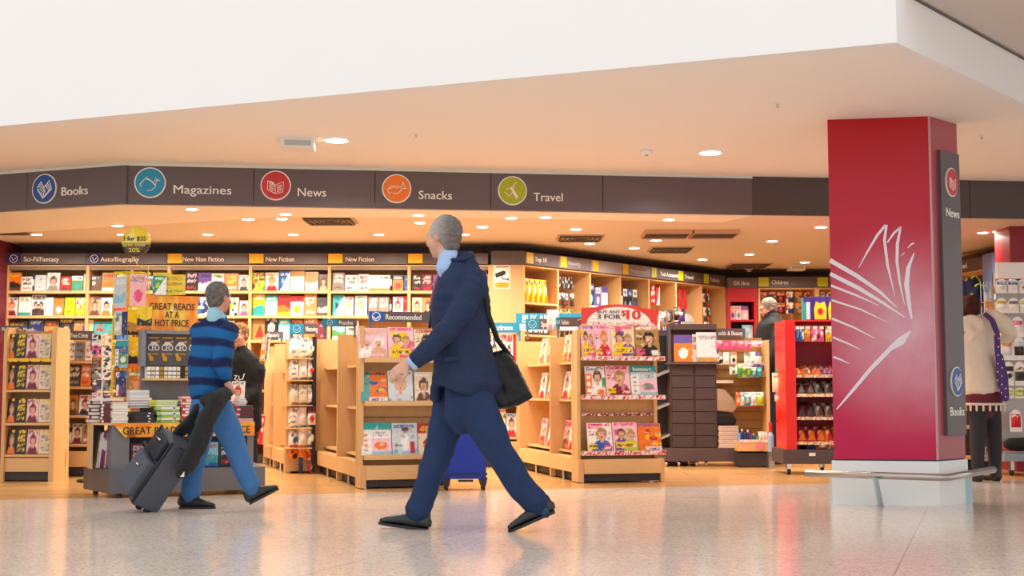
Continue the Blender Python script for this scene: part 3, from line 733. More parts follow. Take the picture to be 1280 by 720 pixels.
o = MB().box(P(612, 400, YB).x-0.016, P(612, 400, YB).x+0.016, YB, YB+DEP, 0, zrow(331)).build('bookcase_end', WOOD)
tag(o, 'birch end panel closing the wall bookcases beside the camera notice', 'panel')
# rows: (shelf, bay, [(u0, u1, v_top, style, colours, words)])
ROWS = [
 (0, 0, [(7, 24, 341, 'scene', 'okhy', 'orange and black'), (25, 39, 346, 'text', 'wkr', 'white'), (42, 56, 344, 'plain', 'zb', 'pale blue'), (57, 73, 341, 'face', 'zhew', 'grey portrait'), (74, 87, 346, 'text', 'rwd', 'red lettered'), (88, 102, 345, 'band', 'gwkt', 'green and white')]),
 (0, 1, [(111, 125, 345, 'cut', 'dhwc', 'brown patterned'), (126, 142, 341, 'scene', 'uowr', 'tan and orange'), (144, 158, 344, 'plain', 'ck', 'cream'), (160, 175, 343, 'band', 'rwky', 'red banded'), (177, 192, 345, 'face', 'bhkw', 'blue portrait')]),
 (0, 2, [(214, 229, 345, 'scene', 'gywk', 'green and yellow'), (231, 246, 340, 'text', 'kqr', 'black with pink lettering'), (247, 263, 341, 'scene', 'vwzn', 'violet and white'), (263.5, 279, 342, 'band', 'wcko', 'cream and white'), (280, 296.5, 342, 'text', 'oyw', 'orange'), (297.5, 310, 344, 'face', 'whkd', 'dark portrait')]),
 (0, 3, [(315, 330, 341, 'blot', 'lrhg', 'red and green'), (331, 347, 341, 'face', 'wuro', 'white and scarlet portrait'), (348, 361.5, 339, 'cut', 'bwwa', 'bright blue'), (362.5, 379.5, 338, 'band', 'wuow', 'white and amber'), (380.5, 397, 340, 'scene', 'uwwo', 'amber and white'), (398, 409.5, 343, 'face', 'hksv', 'brown portrait')]),
 (0, 4, [(415, 430, 341, 'text', 'ewm', 'grey and white'), (431, 446, 344, 'text', 'wkr', 'white lettered in red'), (447, 460.5, 343, 'text', 'wrr', 'white lettered in rose'), (461, 473.5, 344, 'scene', 'wwuc', 'white landscape'), (474, 487, 344, 'scene', 'wwuk', 'white hillside'), (490.5, 503.5, 344, 'band', 'okwr', 'orange and black'), (505, 509.5, 344, 'plain', 'bw', 'narrow blue')]),
 (0, 5, [(515, 526.5, 343, 'text', 'kwr', 'black lettered in white'), (527, 539.5, 343, 'text', 'mwr', 'maroon lettered in white'), (541, 554, 344, 'blot', 'vqpw', 'mauve speckled'), (598, 611, 343, 'plain', 'ek', 'grey')]),
 (1, 0, [(7, 20.5, 372, 'face', 'wrmk', 'white and red'), (22.5, 37.5, 371, 'scene', 'wwto', 'white and teal'), (38.5, 55.5, 369, 'pair', 'whkd', 'white group'), (56.5, 65.5, 372, 'plain', 'wb', 'narrow white'), (66.5, 79, 373, 'band', 'uogw', 'brown and green'), (80, 93, 372, 'plain', 'yk', 'yellow'), (93.8, 106.5, 372, 'blot', 'lywp', 'lime')]),
 (1, 1, [(111, 124.5, 371, 'face', 'shhd', 'brown portrait'), (125.5, 139, 372, 'face', 'wkow', 'white portrait'), (144, 158, 371, 'scene', 'arcw', 'blue and red'), (160, 174, 372, 'text', 'cko', 'cream lettered')]),
 (1, 2, [(214, 229, 371, 'plain', 'cm', 'cream'), (231, 245, 372, 'band', 'tywk', 'teal and yellow'), (247, 262.5, 371, 'blot', 'wvbn', 'white and violet'), (264, 279, 372, 'text', 'rww', 'red'), (287, 297.5, 372, 'blot', 'wgyk', 'green and yellow'), (299, 310, 376, 'face', 'qhpw', 'pink portrait')]),
 (1, 3, [(315.5, 330, 368, 'scene', 'yttw', 'yellow and teal'), (330.8, 346, 369, 'band', 'wtca', 'white over teal'), (347, 362.2, 369, 'scene', 'royd', 'red and yellow'), (362.8, 379, 370, 'band', 'wrky', 'white with red band'), (379.8, 395.5, 367, 'text', 'uwc', 'sand lettered'), (396.5, 409.5, 372, 'scene', 'dwhk', 'dark moody')]),
 (1, 4, [(415.5, 430, 369, 'cut', 'twnn', 'teal'), (430.8, 441.5, 371, 'face', 'wszr', 'pale portrait'), (443.5, 458.5, 370, 'face', 'wszt', 'pale green portrait'), (460.2, 472.2, 371, 'text', 'ewy', 'taupe striped'), (472.9, 486, 371, 'text', 'ecy', 'taupe and gold'), (490.8, 503.5, 371, 'face', 'wmqr', 'pink and maroon'), (504.2, 509.8, 370, 'plain', 'rw', 'narrow red')]),
 (1, 5, [(515, 527.5, 372, 'face', 'chos', 'sepia portrait'), (528.2, 541, 372, 'face', 'uhko', 'amber portrait'), (543, 556, 372, 'band', 'hwkc', 'brown banded'), (597, 610, 373, 'scene', 'znwk', 'slate')]),
 (2, 0, [(9, 33, 401, 'text', 'kuw', 'wide black'), (35.5, 53.5, 399, 'scene', 'nvwz', 'indigo'), (55, 72.5, 401, 'band', 'uhor', 'brown and orange'), (74.5, 90.5, 399, 'face', 'kdry', 'black and red'), (92, 106, 401, 'blot', 'uvcv', 'gold and mauve')]),
 (2, 1, [(111, 116, 400, 'plain', 'cr', 'narrow cream'), (117, 140, 402, 'text', 'trw', 'pale green'), (146, 162, 400, 'band', 'bwyk', 'blue banded')]),
 (2, 2, [(214, 229, 401, 'face', 'wkhr', 'white portrait'), (231, 245, 402, 'plain', 'ok', 'orange'), (247, 262, 402, 'scene', 'qwvr', 'pink'), (283, 293, 401, 'plain', 'zb', 'slate blue'), (295, 310, 402, 'band', 'wrkp', 'white banded')]),
 (2, 3, [(315.5, 330.5, 399, 'tri', 'uro', 'orange with red triangle'), (331.5, 346.5, 398, 'face', 'kwdw', 'black and white portrait'), (348, 362.5, 399, 'band', 'atwz', 'aqua'), (363.5, 379, 398, 'text', 'how', 'brown and orange'), (379.8, 396.5, 397, 'cut', 'uowr', 'orange diagonal'), (397.2, 409.5, 401, 'plain', 'mc', 'maroon')]),
 (2, 4, [(415.5, 431, 401, 'scene', 'agwk', 'sea green'), (432.5, 448, 401, 'text', 'ckr', 'cream and red')]),
 (2, 5, [(598, 611, 402, 'band', 'rwyk', 'scarlet banded')]),
]
SN = ['top', 'second', 'third', 'fourth']
for sh, b, items in ROWS:
    z = zrow(SHELF_V[sh])
    for k, (u0, u1, vt, st, cs, wd_) in enumerate(items):
        y = YB+0.035; xa = P(u0, 400, y).x; xb = P(u1, 400, y).x; h = PZ(vt, y)-z
        me = cover_mesh(st, cs, xb-xa, h, 0.022, sh*100+b*10+k)
        loose('book', me, RT(((xa+xb)/2, y, z), 0, 0.10), '%s book, %s along the %s shelf under %s' % (wd_, ORD[k], SN[sh], BAYN[b]), 'book', 'books face out on the back wall')
# a few spines standing between the face-out copies
for k, (u, sh, c_) in enumerate(((40.5, 0, 'n'), (488.5, 0, 'k'), (488, 1, 'm'), (104.5, 0, 'z'))):
    z = zrow(SHELF_V[sh]); x = P(u, 400, YB+.03).x
    o = MB().box(-0.009, 0.009, 0, 0.13, 0, 0.19, cc(c_)).box(-0.0091, 0.0091, -0.001, 0, .06, .13, cc('w')).build('spine_out_book', PRINT, None, colours=True)
    o.location = (x, YB+0.03, z)
    tag(o, ['navy spine-out book beside the pale blue book', 'black spine-out book beside the white hillside book', 'maroon spine-out book beside the pink and maroon book', 'pale spine-out book after the green and white book'][k], 'book', 'books standing spine out')
# ------------------------------------------------------------------ camera notice on the end of the angled wall
xa = P(612, 400, YB).x+0.016; xb = W0.x-0.01
o = MB().prism([(xa, YB-.02), (xb, YB-.02), (xb-.33, YB+.25), (xa, YB+.25)], 0, zrow(331), 'z').build('end_pier', WOOD); tag(o, 'plain birch end pier carrying the camera notice', 'panel')
o = MB().prism([(xa-.0, YB-.035), (xb+.02, YB-.035), (xb-.31, YB+.24), (xa, YB+.24)], zrow(330.5), zrow(314), 'z').build('pier_header', CHAR); tag(o, 'dark blank header box above the camera notice pier', 'sign')
n0 = P(617, 361, YB-.03); n1 = P(638, 331.5, YB-.03); w = n1.x-n0.x; h = n1.z-n0.z
t = thing('camera_notice', 'white and yellow security camera notice on the birch pier', 'notice', (n0.x, YB-0.0235, n0.z))
MB().box(0, w, 0, 0.003, 0, h).build('card', mat('notice_cream', 'e9e0cc', 0.4), t)
MB().box(w*.08, w*.92, -0.001, 0, h*.3, h*.86).build('white_field', WHITEL, t)
MB().box(w*.08, w*.92, -0.001, 0, h*.05, h*.27).build('yellow_field', mat('notice_yellow', 'e8b02c', 0.4), t)
mb = MB(); a = math.radians(20)
q_ = [(-.36, -.13), (.2, -.13), (.3, 0.02), (.2, .13), (-.36, .13)]
mb.prism([(w*.45+w*(x*math.cos(a)-z*math.sin(a)), h*.64+w*(x*math.sin(a)+z*math.cos(a))) for x, z in q_], -0.003, -0.001)
mb.ribbon([(w*.5, h*.58), (w*.5, h*.42), (w*.88, h*.4)], w*.06, -0.003, -0.001); mb.box(w*.84, w*.9, -0.003, -0.001, h*.34, h*.46); mb.build('camera_pictogram', BLACK, t)
mb = MB()
for k in range(3): mb.box(w*.2, w*.8, -0.002, -0.001, h*(.09+.06*k), h*(.11+.06*k))
mb.box(w*.12, w*.88, -0.002, 0, h*.91, h*.95); mb.build('small_print', mat('notice_brown', '7a5a20', 0.5), t)
# ------------------------------------------------------------------ angled wall: seven bays seen from the side
ang = math.atan2(wd.y, wd.x); WL = (W1-W0).length; bw = WL/7
ZS = P(655, 330.5, W0.y).z; ZT = ZS+0.14
def wpt(s, d, z=0): q_ = W0+wd*s+wn*d; return Vector((q_.x, q_.y, z))
ASIGN = ['Top 10', 'Sweets', 'Headphones', 'Adaptors', 'Tech Accessories', 'Stationery', 'Cables']
AS = ['Top 10', 'Novelty', 'Accessories', 'Headphones', 'Tech Accessories', 'Travel', 'Tablets']
AC = [CHAR, mat('pale_sign_a', '837a80', 0.3), mat('pale_sign_b', 'a09a9e', 0.3), mat('pale_sign_a', '837a80', 0.3), CHAR, CHAR, CHAR]
BW = [ORD[i]+' birch bay' for i in range(7)]
for i in range(7):
    p = wpt(i*bw, 0)
    t = thing('wall_bay', '%s birch bay along the angled wall from the camera notice' % ORD[i], 'shelving', p, ang, 'birch bays along the angled wall')
    s = 0.014; D_ = 0.42
    MB().box(-s, s, 0, D_, 0, ZS).build('side_panel', WOOD, t)
    if i == 6: MB().box(bw-s, bw+s, 0, D_, 0, ZS).build('side_panel', WOOD, t)
    MB().box(s, bw-s, D_-0.02, D_, 0.1, ZS).build('back_panel', WOODD, t)
    MB().box(s, bw-s, 0.0, D_-0.02, ZS-0.02, ZS).build('top_panel', WOOD, t)
    MB().box(s, bw-s, 0.04, 0.06, 0, 0.1).build('kickboard', KICK, t)
    g = MB().box(-s, bw-s, -0.03, -0.01, ZS+0.003, ZT).build('header_sign', AC[i], t)
    MB().box(-s, bw-s, -0.01, 0.1, ZS+0.003, ZT-0.004).build('sign_box', BROWN, t)
    MB().box(0.01, 0.12, -0.034, -0.03, ZS+0.014, ZT-0.004).build('sign_square', YELG if i > 3 else YEL, g)
    if i in (0, 1, 3, 4, 5, 6):
        lettering(AS[i], 0.05, WHITEL if i in (0, 4, 5) else mat('soft_lettering', 'cfc8cc', 0.5), g, (0.15+0.03*len(AS[i])*0.55, -0.0305, (ZS+ZT)/2), 'sign_lettering', width=min(0.42, 0.033*len(AS[i])), bold=0.012)
    for zz in ((1.78, 1.42, 1.1) if i == 0 else (1.42, 1.1) if i in (2, 3) else (1.3,)):
        MB().box(s, bw-s, 0.0, D_-0.02, zz-0.022, zz).build('shelf', WOODH, t)
def pack_mesh(style, cols, w, h, th, seed, hang=True):
    key = ('pack', style, cols, w, h, th, seed)
    if key in _CV: return _CV[key]
    p = paint(style, cols, seed, 7, 10); mb = MB(); n = 8; nx, ny = 7, 10
    vs = []; fs = []
    for j in range(ny+1):
        for i in range(nx+1):
            bul = math.sin(math.pi*i/nx)*math.sin(math.pi*j/ny) if not hang else 0.6*math.sin(math.pi*min(1, j/ny*1.3) if j/ny*1.3 < 1 else 0)*math.sin(math.pi*i/nx)
            vs.append(((i/nx-.5)*w, -th*bul, j/ny*h))
    fs = [(j*n+i, j*n+i+1, (j+1)*n+i+1, (j+1)*n+i) for j in range(ny) for i in range(nx)]
    mb.v = vs; mb.f = fs; mb.c = [p.p[j][i] for j in range(ny+1) for i in range(nx+1)]
    mb.box(-w/2, w/2, 0.0005, 0.003 if hang else th*0.5, 0, h, cc(cols[0]))
    me = mb.mesh('pack', PRINT, True, True); _CV[key] = me
    return me
def peg_row(base, rz, n, pitch, z, w, h, th, specs, label, cat, group, name='blister_pack', tilt=0.0, y=0.1, x0=0.06, jit=0.004, skip=0):
    """n hanging packs along a local x axis; each is its own thing, label gets the ordinal"""
    rnd = random.Random(int(z*1000)+n+len(label))
    R = Matrix.Rotation(rz, 4, 'Z')
    for k in range(n):
        st, cs = specs[k % len(specs)]
        me = pack_mesh(st, cs, w, h, th, k % len(specs), True)
        loc = Vector(base)+R @ Vector((x0+pitch*k, y+rnd.uniform(0, .03), z-h+rnd.uniform(-jit, jit)))
        loose(name, me, RT(loc, rz+rnd.uniform(-.08, .08), tilt), label % ORD[k], cat, group)
def hooks(base, rz, n, pitch, z, y=0.08, x0=0.06, depth=0.3, parent_label='', m=CHROME):
    t = thing('hook_rail', parent_label, 'hooks', base, rz)
    for k in range(n):
        MB().tube([(x0+pitch*k, depth, z+0.01), (x0+pitch*k, y-0.02, z+0.005), (x0+pitch*k, y-0.025, z+0.02)], 0.003, 6).build('hook', m, t)
    MB().box(x0-0.03, x0+pitch*(n-1)+0.03, depth, depth+0.01, z-0.01, z+0.03).build('back_bar', GREYP, t)
b0 = wpt(0, 0)
# bay 1: tall yellow packs over black and white packs
for k in range(5):
    me = pack_mesh('cut', 'yokw', 0.085, 0.27, 0.03, 3, False)
    loose('snack_bag', me, RT(wpt(0.09+0.092*k, 0.07, 1.782), ang, 0.12), 'tall yellow bag, %s on the upper shelf of the Top 10 bay' % ORD[k], 'snack', 'yellow bags in the Top 10 bay')
    me = cover_mesh('text', 'kww', 0.085, 0.25, 0.03, 5+k)
    loose('boxed_item', me, RT(wpt(0.09+0.092*k, 0.06, 1.422), ang, 0.14), 'black and white pack, %s on the lower shelf of the Top 10 bay' % ORD[k], 'packet', 'black and white packs in the Top 10 bay')
# bay 2: headsets on hooks
for r_, (z, sp) in enumerate(((2.12, [('blot', 'kwde'), ('blot', 'dwkq')]), (1.93, [('blot', 'kewh'), ('text', 'dwr')]), (1.74, [('band', 'yukd'), ('blot', 'uykw')]), (1.56, [('blot', 'ktwd'), ('blot', 'kywe')]))):
    peg_row(wpt(bw, 0), ang, 5, 0.082, z, 0.07, 0.15, 0.03, sp, '%s hanging pack on the '+'%s hook row of the second angled bay' % ORD[r_], 'packet', 'packs hung in the second angled bay')
hooks(wpt(bw, 0), ang, 5, 0.082, 1.95, parent_label='chrome hooks of the second angled bay')
# bay 3
for k, (w_, h_, cs) in enumerate(((0.1, .26, 'nvwa'), (0.09, .22, 'vzkw'), (0.12, .24, 'zvbw'))):
    loose('boxed_gadget', cover_mesh('band', cs, w_, h_, 0.05, k), RT(wpt(2*bw+0.1+0.13*k, 0.06, 1.783 if False else 1.80), ang, 0), '%s purple and grey gadget box high in the third angled bay' % ORD[k], 'box', 'boxes in the third angled bay')
for k, (w_, h_, cs) in enumerate(((0.08, .2, 'kwbe'), (0.08, .23, 'dwkr'), (0.09, .2, 'kewb'), (.09, .14, 'wrkw'), (.09, .15, 'wkrw'))):
    loose('boxed_gadget', cover_mesh('band', cs, w_, h_, 0.05, 9+k), RT(wpt(2*bw+0.07+0.1*k, 0.06, 1.42), ang, 0), '%s dark gadget box on the middle shelf of the third angled bay' % ORD[k], 'box', 'boxes in the third angled bay')
o = MB().box(0.016, bw-0.016, 0, 0.4, -0.022, 0).build('glass_shelf', mat('clear_shelf', 'cfd6d4', 0.2), None); o.location = wpt(2*bw, 0, 1.80); o.rotation_euler = (0, 0, ang); tag(o, 'thin pale shelf high in the third angled bay', 'shelf')
o = MB().box(0.016, bw-0.016, 0, 0.4, -0.022, 0).build('glass_shelf', MATS['clear_shelf'], None); o.location = wpt(3*bw, 0, 1.74); o.rotation_euler = (0, 0, ang); tag(o, 'thin pale shelf high in the fourth angled bay', 'shelf')
for k, cs in enumerate(('wkrw', 'kwbe', 'kbwa', 'dwkb')):
    loose('boxed_gadget', cover_mesh('band', cs, .085, .3, 0.05, 20+k), RT(wpt(3*bw+0.08+0.1*k, 0.06, 1.74), ang, 0), '%s tall black and white box high in the fourth angled bay' % ORD[k], 'box', 'boxes in the fourth angled bay')
for r_, z in enumerate((2.14, 1.83)):
    peg_row(wpt(4*bw, 0), ang, 4, 0.1, z, 0.08, 0.26, 0.02, [('cut', 'rwko'), ('band', 'wrkw'), ('text', 'rww')], '%s red and white pack on the '+'%s hook row of the Tech Accessories bay' % ORD[r_], 'packet', 'packs in the Tech Accessories bay')
    peg_row(wpt(5*bw, 0), ang, 4, 0.1, z-0.02, 0.085, 0.27, 0.03, [('plain', 'rd'), ('blot', 'rmrd')], '%s bright red pack on the '+'%s hook row of the sixth angled bay' % ORD[r_], 'packet', 'red packs in the sixth angled bay')
for r_, z in enumerate((2.15, 1.96, 1.77, 1.58)):
    peg_row(wpt(6*bw, 0), ang, 4, 0.09, z, 0.075, 0.17, 0.03, [('blot', 'kwrz'), ('blot', 'dwnb'), ('band', 'wkhr')], '%s dark hanging pack on the '+'%s hook row of the seventh angled bay' % ORD[r_], 'packet', 'packs in the seventh angled bay')
# ------------------------------------------------------------------ far wall: red Gift Ideas unit and Children bay
YF = 17.4
def fx(u, Y=YF): return P(u, 400, Y).x
def fz(v, Y=YF): return PZ(v, Y)
x0, x1 = fx(909), fx(947)
t = thing('gift_unit', 'glossy red Gift Ideas display unit in the far corner', 'shelving', (x0, YF, 0))
w = x1-x0; a_, b_ = fx(913.5)-x0, fx(943)-x0
mb = MB(); mb.box(0, a_, 0, .4, 0, fz(360)); mb.box(b_, w, 0, .4, 0, fz(360)); mb.box(a_, b_, 0, .4, fz(377), fz(360)); mb.box(a_, b_, 0.0, .4, 0, .2); mb.build('red_surround', REDM, t)
MB().box(a_, b_, .3, .4, .2, fz(377)).build('back_panel', mat('dark_recess', '33191a', 0.6), t)
for v in (399.5, 441, 480): MB().box(a_, b_, 0.02, .3, fz(v)-0.025, fz(v)).build('shelf', REDM, t)
g = MB().box(0, w, -0.03, 0, fz(360), fz(347.5)).build('header_sign', mat('grey_header', '6c6062', .5), t)
lettering('Gift Ideas', 0.055, WHITEL, g, (w*.47, -0.031, fz(354)), 'sign_lettering', width=w*.52, bold=0.012)
for k, (u0, u1, cs) in enumerate(((913.8, 921, 'qwpv'), (921.5, 928, 'wqpe'), (928.5, 937, 'qvpw'))):
    loose('gift_box', cover_mesh('band', cs, fx(u1)-fx(u0), fz(382)-fz(399.5), .06, k), RT(((fx(u0)+fx(u1))/2, YF+.08, fz(399.5)), 0, .05), '%s pink and white gift box in the red unit' % ORD[k], 'box', 'pink gift boxes')
loose('gift_box', cover_mesh('cut', 'awza', fx(942)-fx(929), fz(406)-fz(441), .06, 7), RT((fx(935.5), YF+.06, fz(441)), 0, .05), 'tall pale blue gift box low in the red unit', 'box', None)
CH0 = [fx(948), fx(1022), fx(1096)]
for i in range(2):
    t = thing('wall_bay', ['birch bay under the Children sign', 'birch bay beyond the Children bay beside the red pillar'][i], 'shelving', (CH0[i], YF, 0))
    w = CH0[i+1]-CH0[i]; H = fz(359.5)
    for xx in ((0, .03), (w-.03, w)): MB().box(xx[0], xx[1], 0, .4, 0, H).build('side_panel', WOOD, t)
    MB().box(.03, w-.03, .38, .4, .1, H).build('back_panel', WOODD, t); MB().box(.03, w-.03, 0, .38, H-.02, H).build('top_panel', WOOD, t)
    MB().box(.03, w-.03, .0, .38, 1.0, 1.02).build('shelf', WOODH, t); MB().box(.03, w-.03, .04, .06, 0, .1).build('kickboard', KICK, t)
    g = MB().box(0, w, -.03, 0, H+.003, fz(346)).build('header_sign', CHAR, t)
    MB().box(0.0, .14, -.034, -.03, H+.012, fz(347)).build('sign_square', YELG, g)
    lettering('Children', .055, WHITEL, g, (.29 if i == 0 else .32, -.031, fz(353)), 'sign_lettering', width=.22, bold=.012) if i == 0 else None
hooks((CH0[0], YF, 0), 0, 6, .12, fz(362), parent_label='chrome hooks under the Children sign', x0=.09)
for r_, v in enumerate((364, 378)):
    peg_row((CH0[0], YF, 0), 0, 6, .12, fz(v), .1, .15, .03, [('blot', 'hrou'), ('blot', 'dvoh'), ('band', 'kohr'), ('blot', 'nawo')], '%s toy pack on the '+'%s hook row under the Children sign' % ['upper', 'lower'][r_], 'toy', 'toy packs under the Children sign', x0=.09)
peg_row((CH0[1], YF, 0), 0, 3, .12, fz(364), .1, .18, .03, [('band', 'ywvk'), ('blot', 'vkyw')], '%s toy pack in the bay beside the red pillar', 'toy', 'toy packs beside the pillar', x0=.08)
# ------------------------------------------------------------------ free-standing birch racks
def lu(u, O, X):                       # distance along the plan line O + s X at which pixel column u looks
    p = on_line(u, O, Vector(O[:2])+Vector(X[:2])); return (p-Vector(O[:2])).dot(Vector(X[:2]))
def strip(w, h, cols, seed, name, parent, loc, th=0.003):
    rnd = random.Random(seed); n = max(4, int(w/0.012)); mb = MB()
    for j in (0, 1, 2):
        for i in range(n+1): mb.v.append(((i/n)*w, 0, j*h/2)); mb.c.append(cc(rnd.choice(cols)))
    for j in (0, 1):
        for i in range(n): a = j*(n+1)+i; mb.f.append((a, a+1, a+n+2, a+n+1))
    mb.box(0, w, 0.0005, th, 0, h, cc(cols[0]))
    o = mb.build(name, PRINT, parent, colours=True, recalc=False); o.location = loc; return o
def feet(mb, pts, z=0.05):
    for x, y in pts: mb.cyl(x, y, 0.016, 0, z, 10)
    return mb
class Rack:
    def __init__(s, near, rz, w): s.O = Vector(near[:2]); s.rz = rz; s.X = Vector((math.cos(rz), math.sin(rz))); s.Y = Vector((-math.sin(rz), math.cos(rz))); s.w = w
    def at(s, x, y, z=0): q_ = s.O+s.X*x+s.Y*y; return Vector((q_.x, q_.y, z))
def end_rack(near, rz, w, H, shelves, label, lips=True, tickets=False, dep=0.17, group='end racks of the magazine aisles', base=(0.08, 0.205)):
    R = Rack(near, rz, w)
    t = thing('end_rack', label, 'magazine rack', R.at(0, 0), rz, group)
    MB().box(0.05, w-0.035, -0.02, dep-0.02, base[0], base[1]).build('base_drawer', WOODH, t)
    MB().box(0, 0.05, 0, dep, 0.008, base[1]).build('plinth_foot', WOOD, t); MB().box(w-0.035, w, 0, dep, 0.008, base[1]).build('plinth_foot', WOOD, t)
    MB().box(0.035, w-0.035, 0.03, 0.05, 0.012, base[0]).build('kickboard', KICK, t)
    feet(MB(), [(0.06, 0.07), (w-0.1, 0.07), (0.06, dep-.04), (w-0.1, dep-.04)], 0.02).build('levelling_feet', CHROME, t)
    MB().box(0.0, w-0.03, dep-0.03, dep, base[1], H).build('back_panel', WOODD, t)
    MB().box(0.0, 0.03, 0.03, dep-0.03, base[1], H).build('side_panel', WOOD, t)
    MB().box(w-0.06, w-0.03, 0.09, dep-0.03, base[1], H).build('side_panel', WOOD, t)
    for i, z in enumerate(shelves):
        s = MB().box(0.03, w, 0.0, dep-0.03, z-0.022, z).build('shelf', WOODH, t)
        l_ = MB().box(0.03, w+0.01, -0.014, 0.0, z-0.026, z+0.016).build('shelf_lip', WOODH, s)
        if tickets: strip(w-0.03, 0.034, 'rwwqr', i+3, 'ticket_strip', s, (0.04, -0.017, z-0.022)); strip(w-0.1, 0.026, 'rwmd', i+9, 'ticket_strip', s, (0.03, 0.095, z+0.315))
        elif i > 0: MB().tube([(0.03, .12, z-0.12), (w-0.06, .12, z-0.12)], 0.005, 6).build('wire_rail', CHROME, s)
    return R, t
def side_bays(R, w, brk, H, shelves, label, group, inset=0.085):
    n = len(brk)-1
    for k in range(n):
        a = brk[k]; ln = brk[k+1]-a; p = R.at(0, a)
        t = thing('aisle_rack', label % ORD[k], 'magazine rack', p, R.rz, group)
        MB().box(0, w, 0, 0.03, 0.008, H).build('divider_panel', WOOD, t)
        if k == n-1: MB().box(0, w, ln, ln+0.03, 0.008, H).build('divider_panel', WOOD, t)
        MB().box(w/2-0.01, w/2+0.01, 0.03, ln, 0.1, H).build('back_panel', WOODD, t)
        for x0, x1, nm in ((0.0, 0.02, 'base_drawer'), (w-0.02, w, 'base_drawer')): MB().box(x0, x1, 0.03, ln, 0.085, 0.215).build(nm, WOODH, t)
        MB().box(0.05, w-0.05, 0.03, ln, 0.012, 0.085).build('kickboard', KICK, t)
        MB().box(0.02, w-0.02, 0.03, ln, 0.205, 0.215).build('base_top', WOODD, t)
        feet(MB(), [(0.03, 0.015+ln*.5)], 0.085).build('levelling_feet', CHROME, t)
        for z in shelves:
            MB().box(inset, w/2-0.01, 0.03, ln, z-0.02, z).build('shelf', WOODH, t)
            MB().box(w/2+0.01, w-inset, 0.03, ln, z-0.02, z).build('shelf', WOODH, t)
def mag(R, u0, u1, z, h, st, cs, label, seed, y=0.012, tilt=0.22, th=0.012, group=None, fine=True, cat='magazine'):
    a = lu(u0, R.at(0, y), R.X); b = lu(u1, R.at(0, y), R.X)
    me = cover_mesh(st, cs, b-a, h, th, seed, fine)
    return loose('magazine', me, RT(R.at((a+b)/2, y, z), R.rz, tilt), label, cat, group)
def on_cover(o, s, x, z, h, c, width, bold=0.03, name='masthead'):
    """lettering printed on a cover: local coordinates of the cover"""
    return lettering(s, h, mat('ink_'+c, c, 0.4, var=0.02), o, (x, -0.0006, z), name, width=width, bold=bold, depth=0.0006)
def side_mags(R, w, ys, z, h, styles, label, seed, group, lean=0.16, x=0.105):
    for k, (y, (st, cs)) in enumerate(zip(ys, styles)):
        me = cover_mesh(st, cs, 0.2, h, 0.012, seed+k)
        loose('magazine', me, RT(R.at(x, y, z), R.rz-math.pi/2, lean), label % ORD[k], 'magazine', group)
# --- the multi-buy gondola
near = G(723, 604.3)
R1, t1_ = end_rack(near, math.radians(14.0), 0.79, 1.33, [0.262, 0.745, 1.085], 'birch end rack under the red BUY ANY 3 FOR $10 header', tickets=True)
zt, zb_ = P(770, 384, near.y).z, P(770, 404, near.y).z
xL, xR = lu(727, R1.at(0, .09), R1.X), lu(821, R1.at(0, .09), R1.X); xm = (xL+xR)/2
hd = thing('header_card', 'red arched header card reading BUY ANY 3 FOR $10', 'sign', R1.at(0, .09, 0), R1.rz)
arc = [(xm+0.32*(xR-xL)*math.cos(a), zt-0.002+0.04*math.sin(a)) for a in [math.pi*i/12 for i in range(1, 12)]]
MB().prism([(xL, zb_), (xR, zb_), (xR, zt)]+arc+[(xL, zt)], 0, 0.006).build('board', mat('coral_red_card', 'e4473c', 0.4, var=0.02), hd)
rx, rz_ = (xR-xL)*0.43, (zt-zb_)*1.1
MB().prism([(xm+rx*math.cos(math.pi*i/24), zb_+rz_*math.sin(math.pi*i/24)) for i in range(25)], -0.003, 0.0).build('white_arch', WHITEL, hd)
zz = lambda v: P(770, v, near.y).z
INKG = mat('ink_grey', '5b4e4c', 0.5); INKR = mat('ink_red', 'dc4238', 0.5)
xx = lambda u: lu(u, R1.at(0, .09), R1.X)
lettering('BUY ANY', 0.027, INKG, hd, ((xx(747)+xx(776))/2, -0.0035, zz(388.2)), 'line_of_text', width=xx(776)-xx(747))
lettering('3 FOR', 0.04, INKG, hd, ((xx(747.5)+xx(776))/2, -0.0035, zz(394.5)), 'line_of_text', width=xx(776.5)-xx(747.5), bold=0.03)
lettering('$', 0.05, INKR, hd, (xx(780), -0.0035, zz(389.5)), 'line_of_text', width=xx(782.6)-xx(777.4), bold=0.03)
lettering('10', 0.083, INKR, hd, (xx(792.5), -0.0035, zz(391.5)), 'line_of_text', width=xx(801)-xx(784.5), bold=0.05)
strip(xx(817)-xx(737), 0.024, 'wrwwq', 2, 'ticket_strip', hd, (xx(737), -0.004, zb_-0.008))
g = 'magazines on the multi-buy rack'
zA, zB_, zC_ = 1.088, 0.748, 0.265
mag(R1, 728, 745, zA, .283, 'gossip', 'qyvp', 'pink and yellow magazine, first along the top multi-buy shelf', 1, group=g)
mag(R1, 745.5, 765, zA, .287, 'mag', 'qorp', 'rose magazine with a red-haired woman on the top multi-buy shelf', 2, group=g)
mag(R1, 765.5, 795, zA, .283, 'gossip', 'cypv', 'wide magazine with two women beside a yellow box, top multi-buy shelf', 3, group=g)
mag(R1, 796, 826, zA, .28, 'mag', 'ukkw', 'amber magazine with a black-clothed woman, last on the top multi-buy shelf', 4, group=g)
m_ = mag(R1, 733, 757.5, zB_, .262, 'chef', 'wobz', 'orange and white magazine titled Good with a cook in white', 5, group=g); on_cover(m_, 'Good', -0.025, .24, .03, '2b62b8', .1)
mag(R1, 758.5, 789, zB_, .268, 'mag', 'qumr', 'magazine with a woman in a maroon dress, middle multi-buy shelf', 6, group=g)
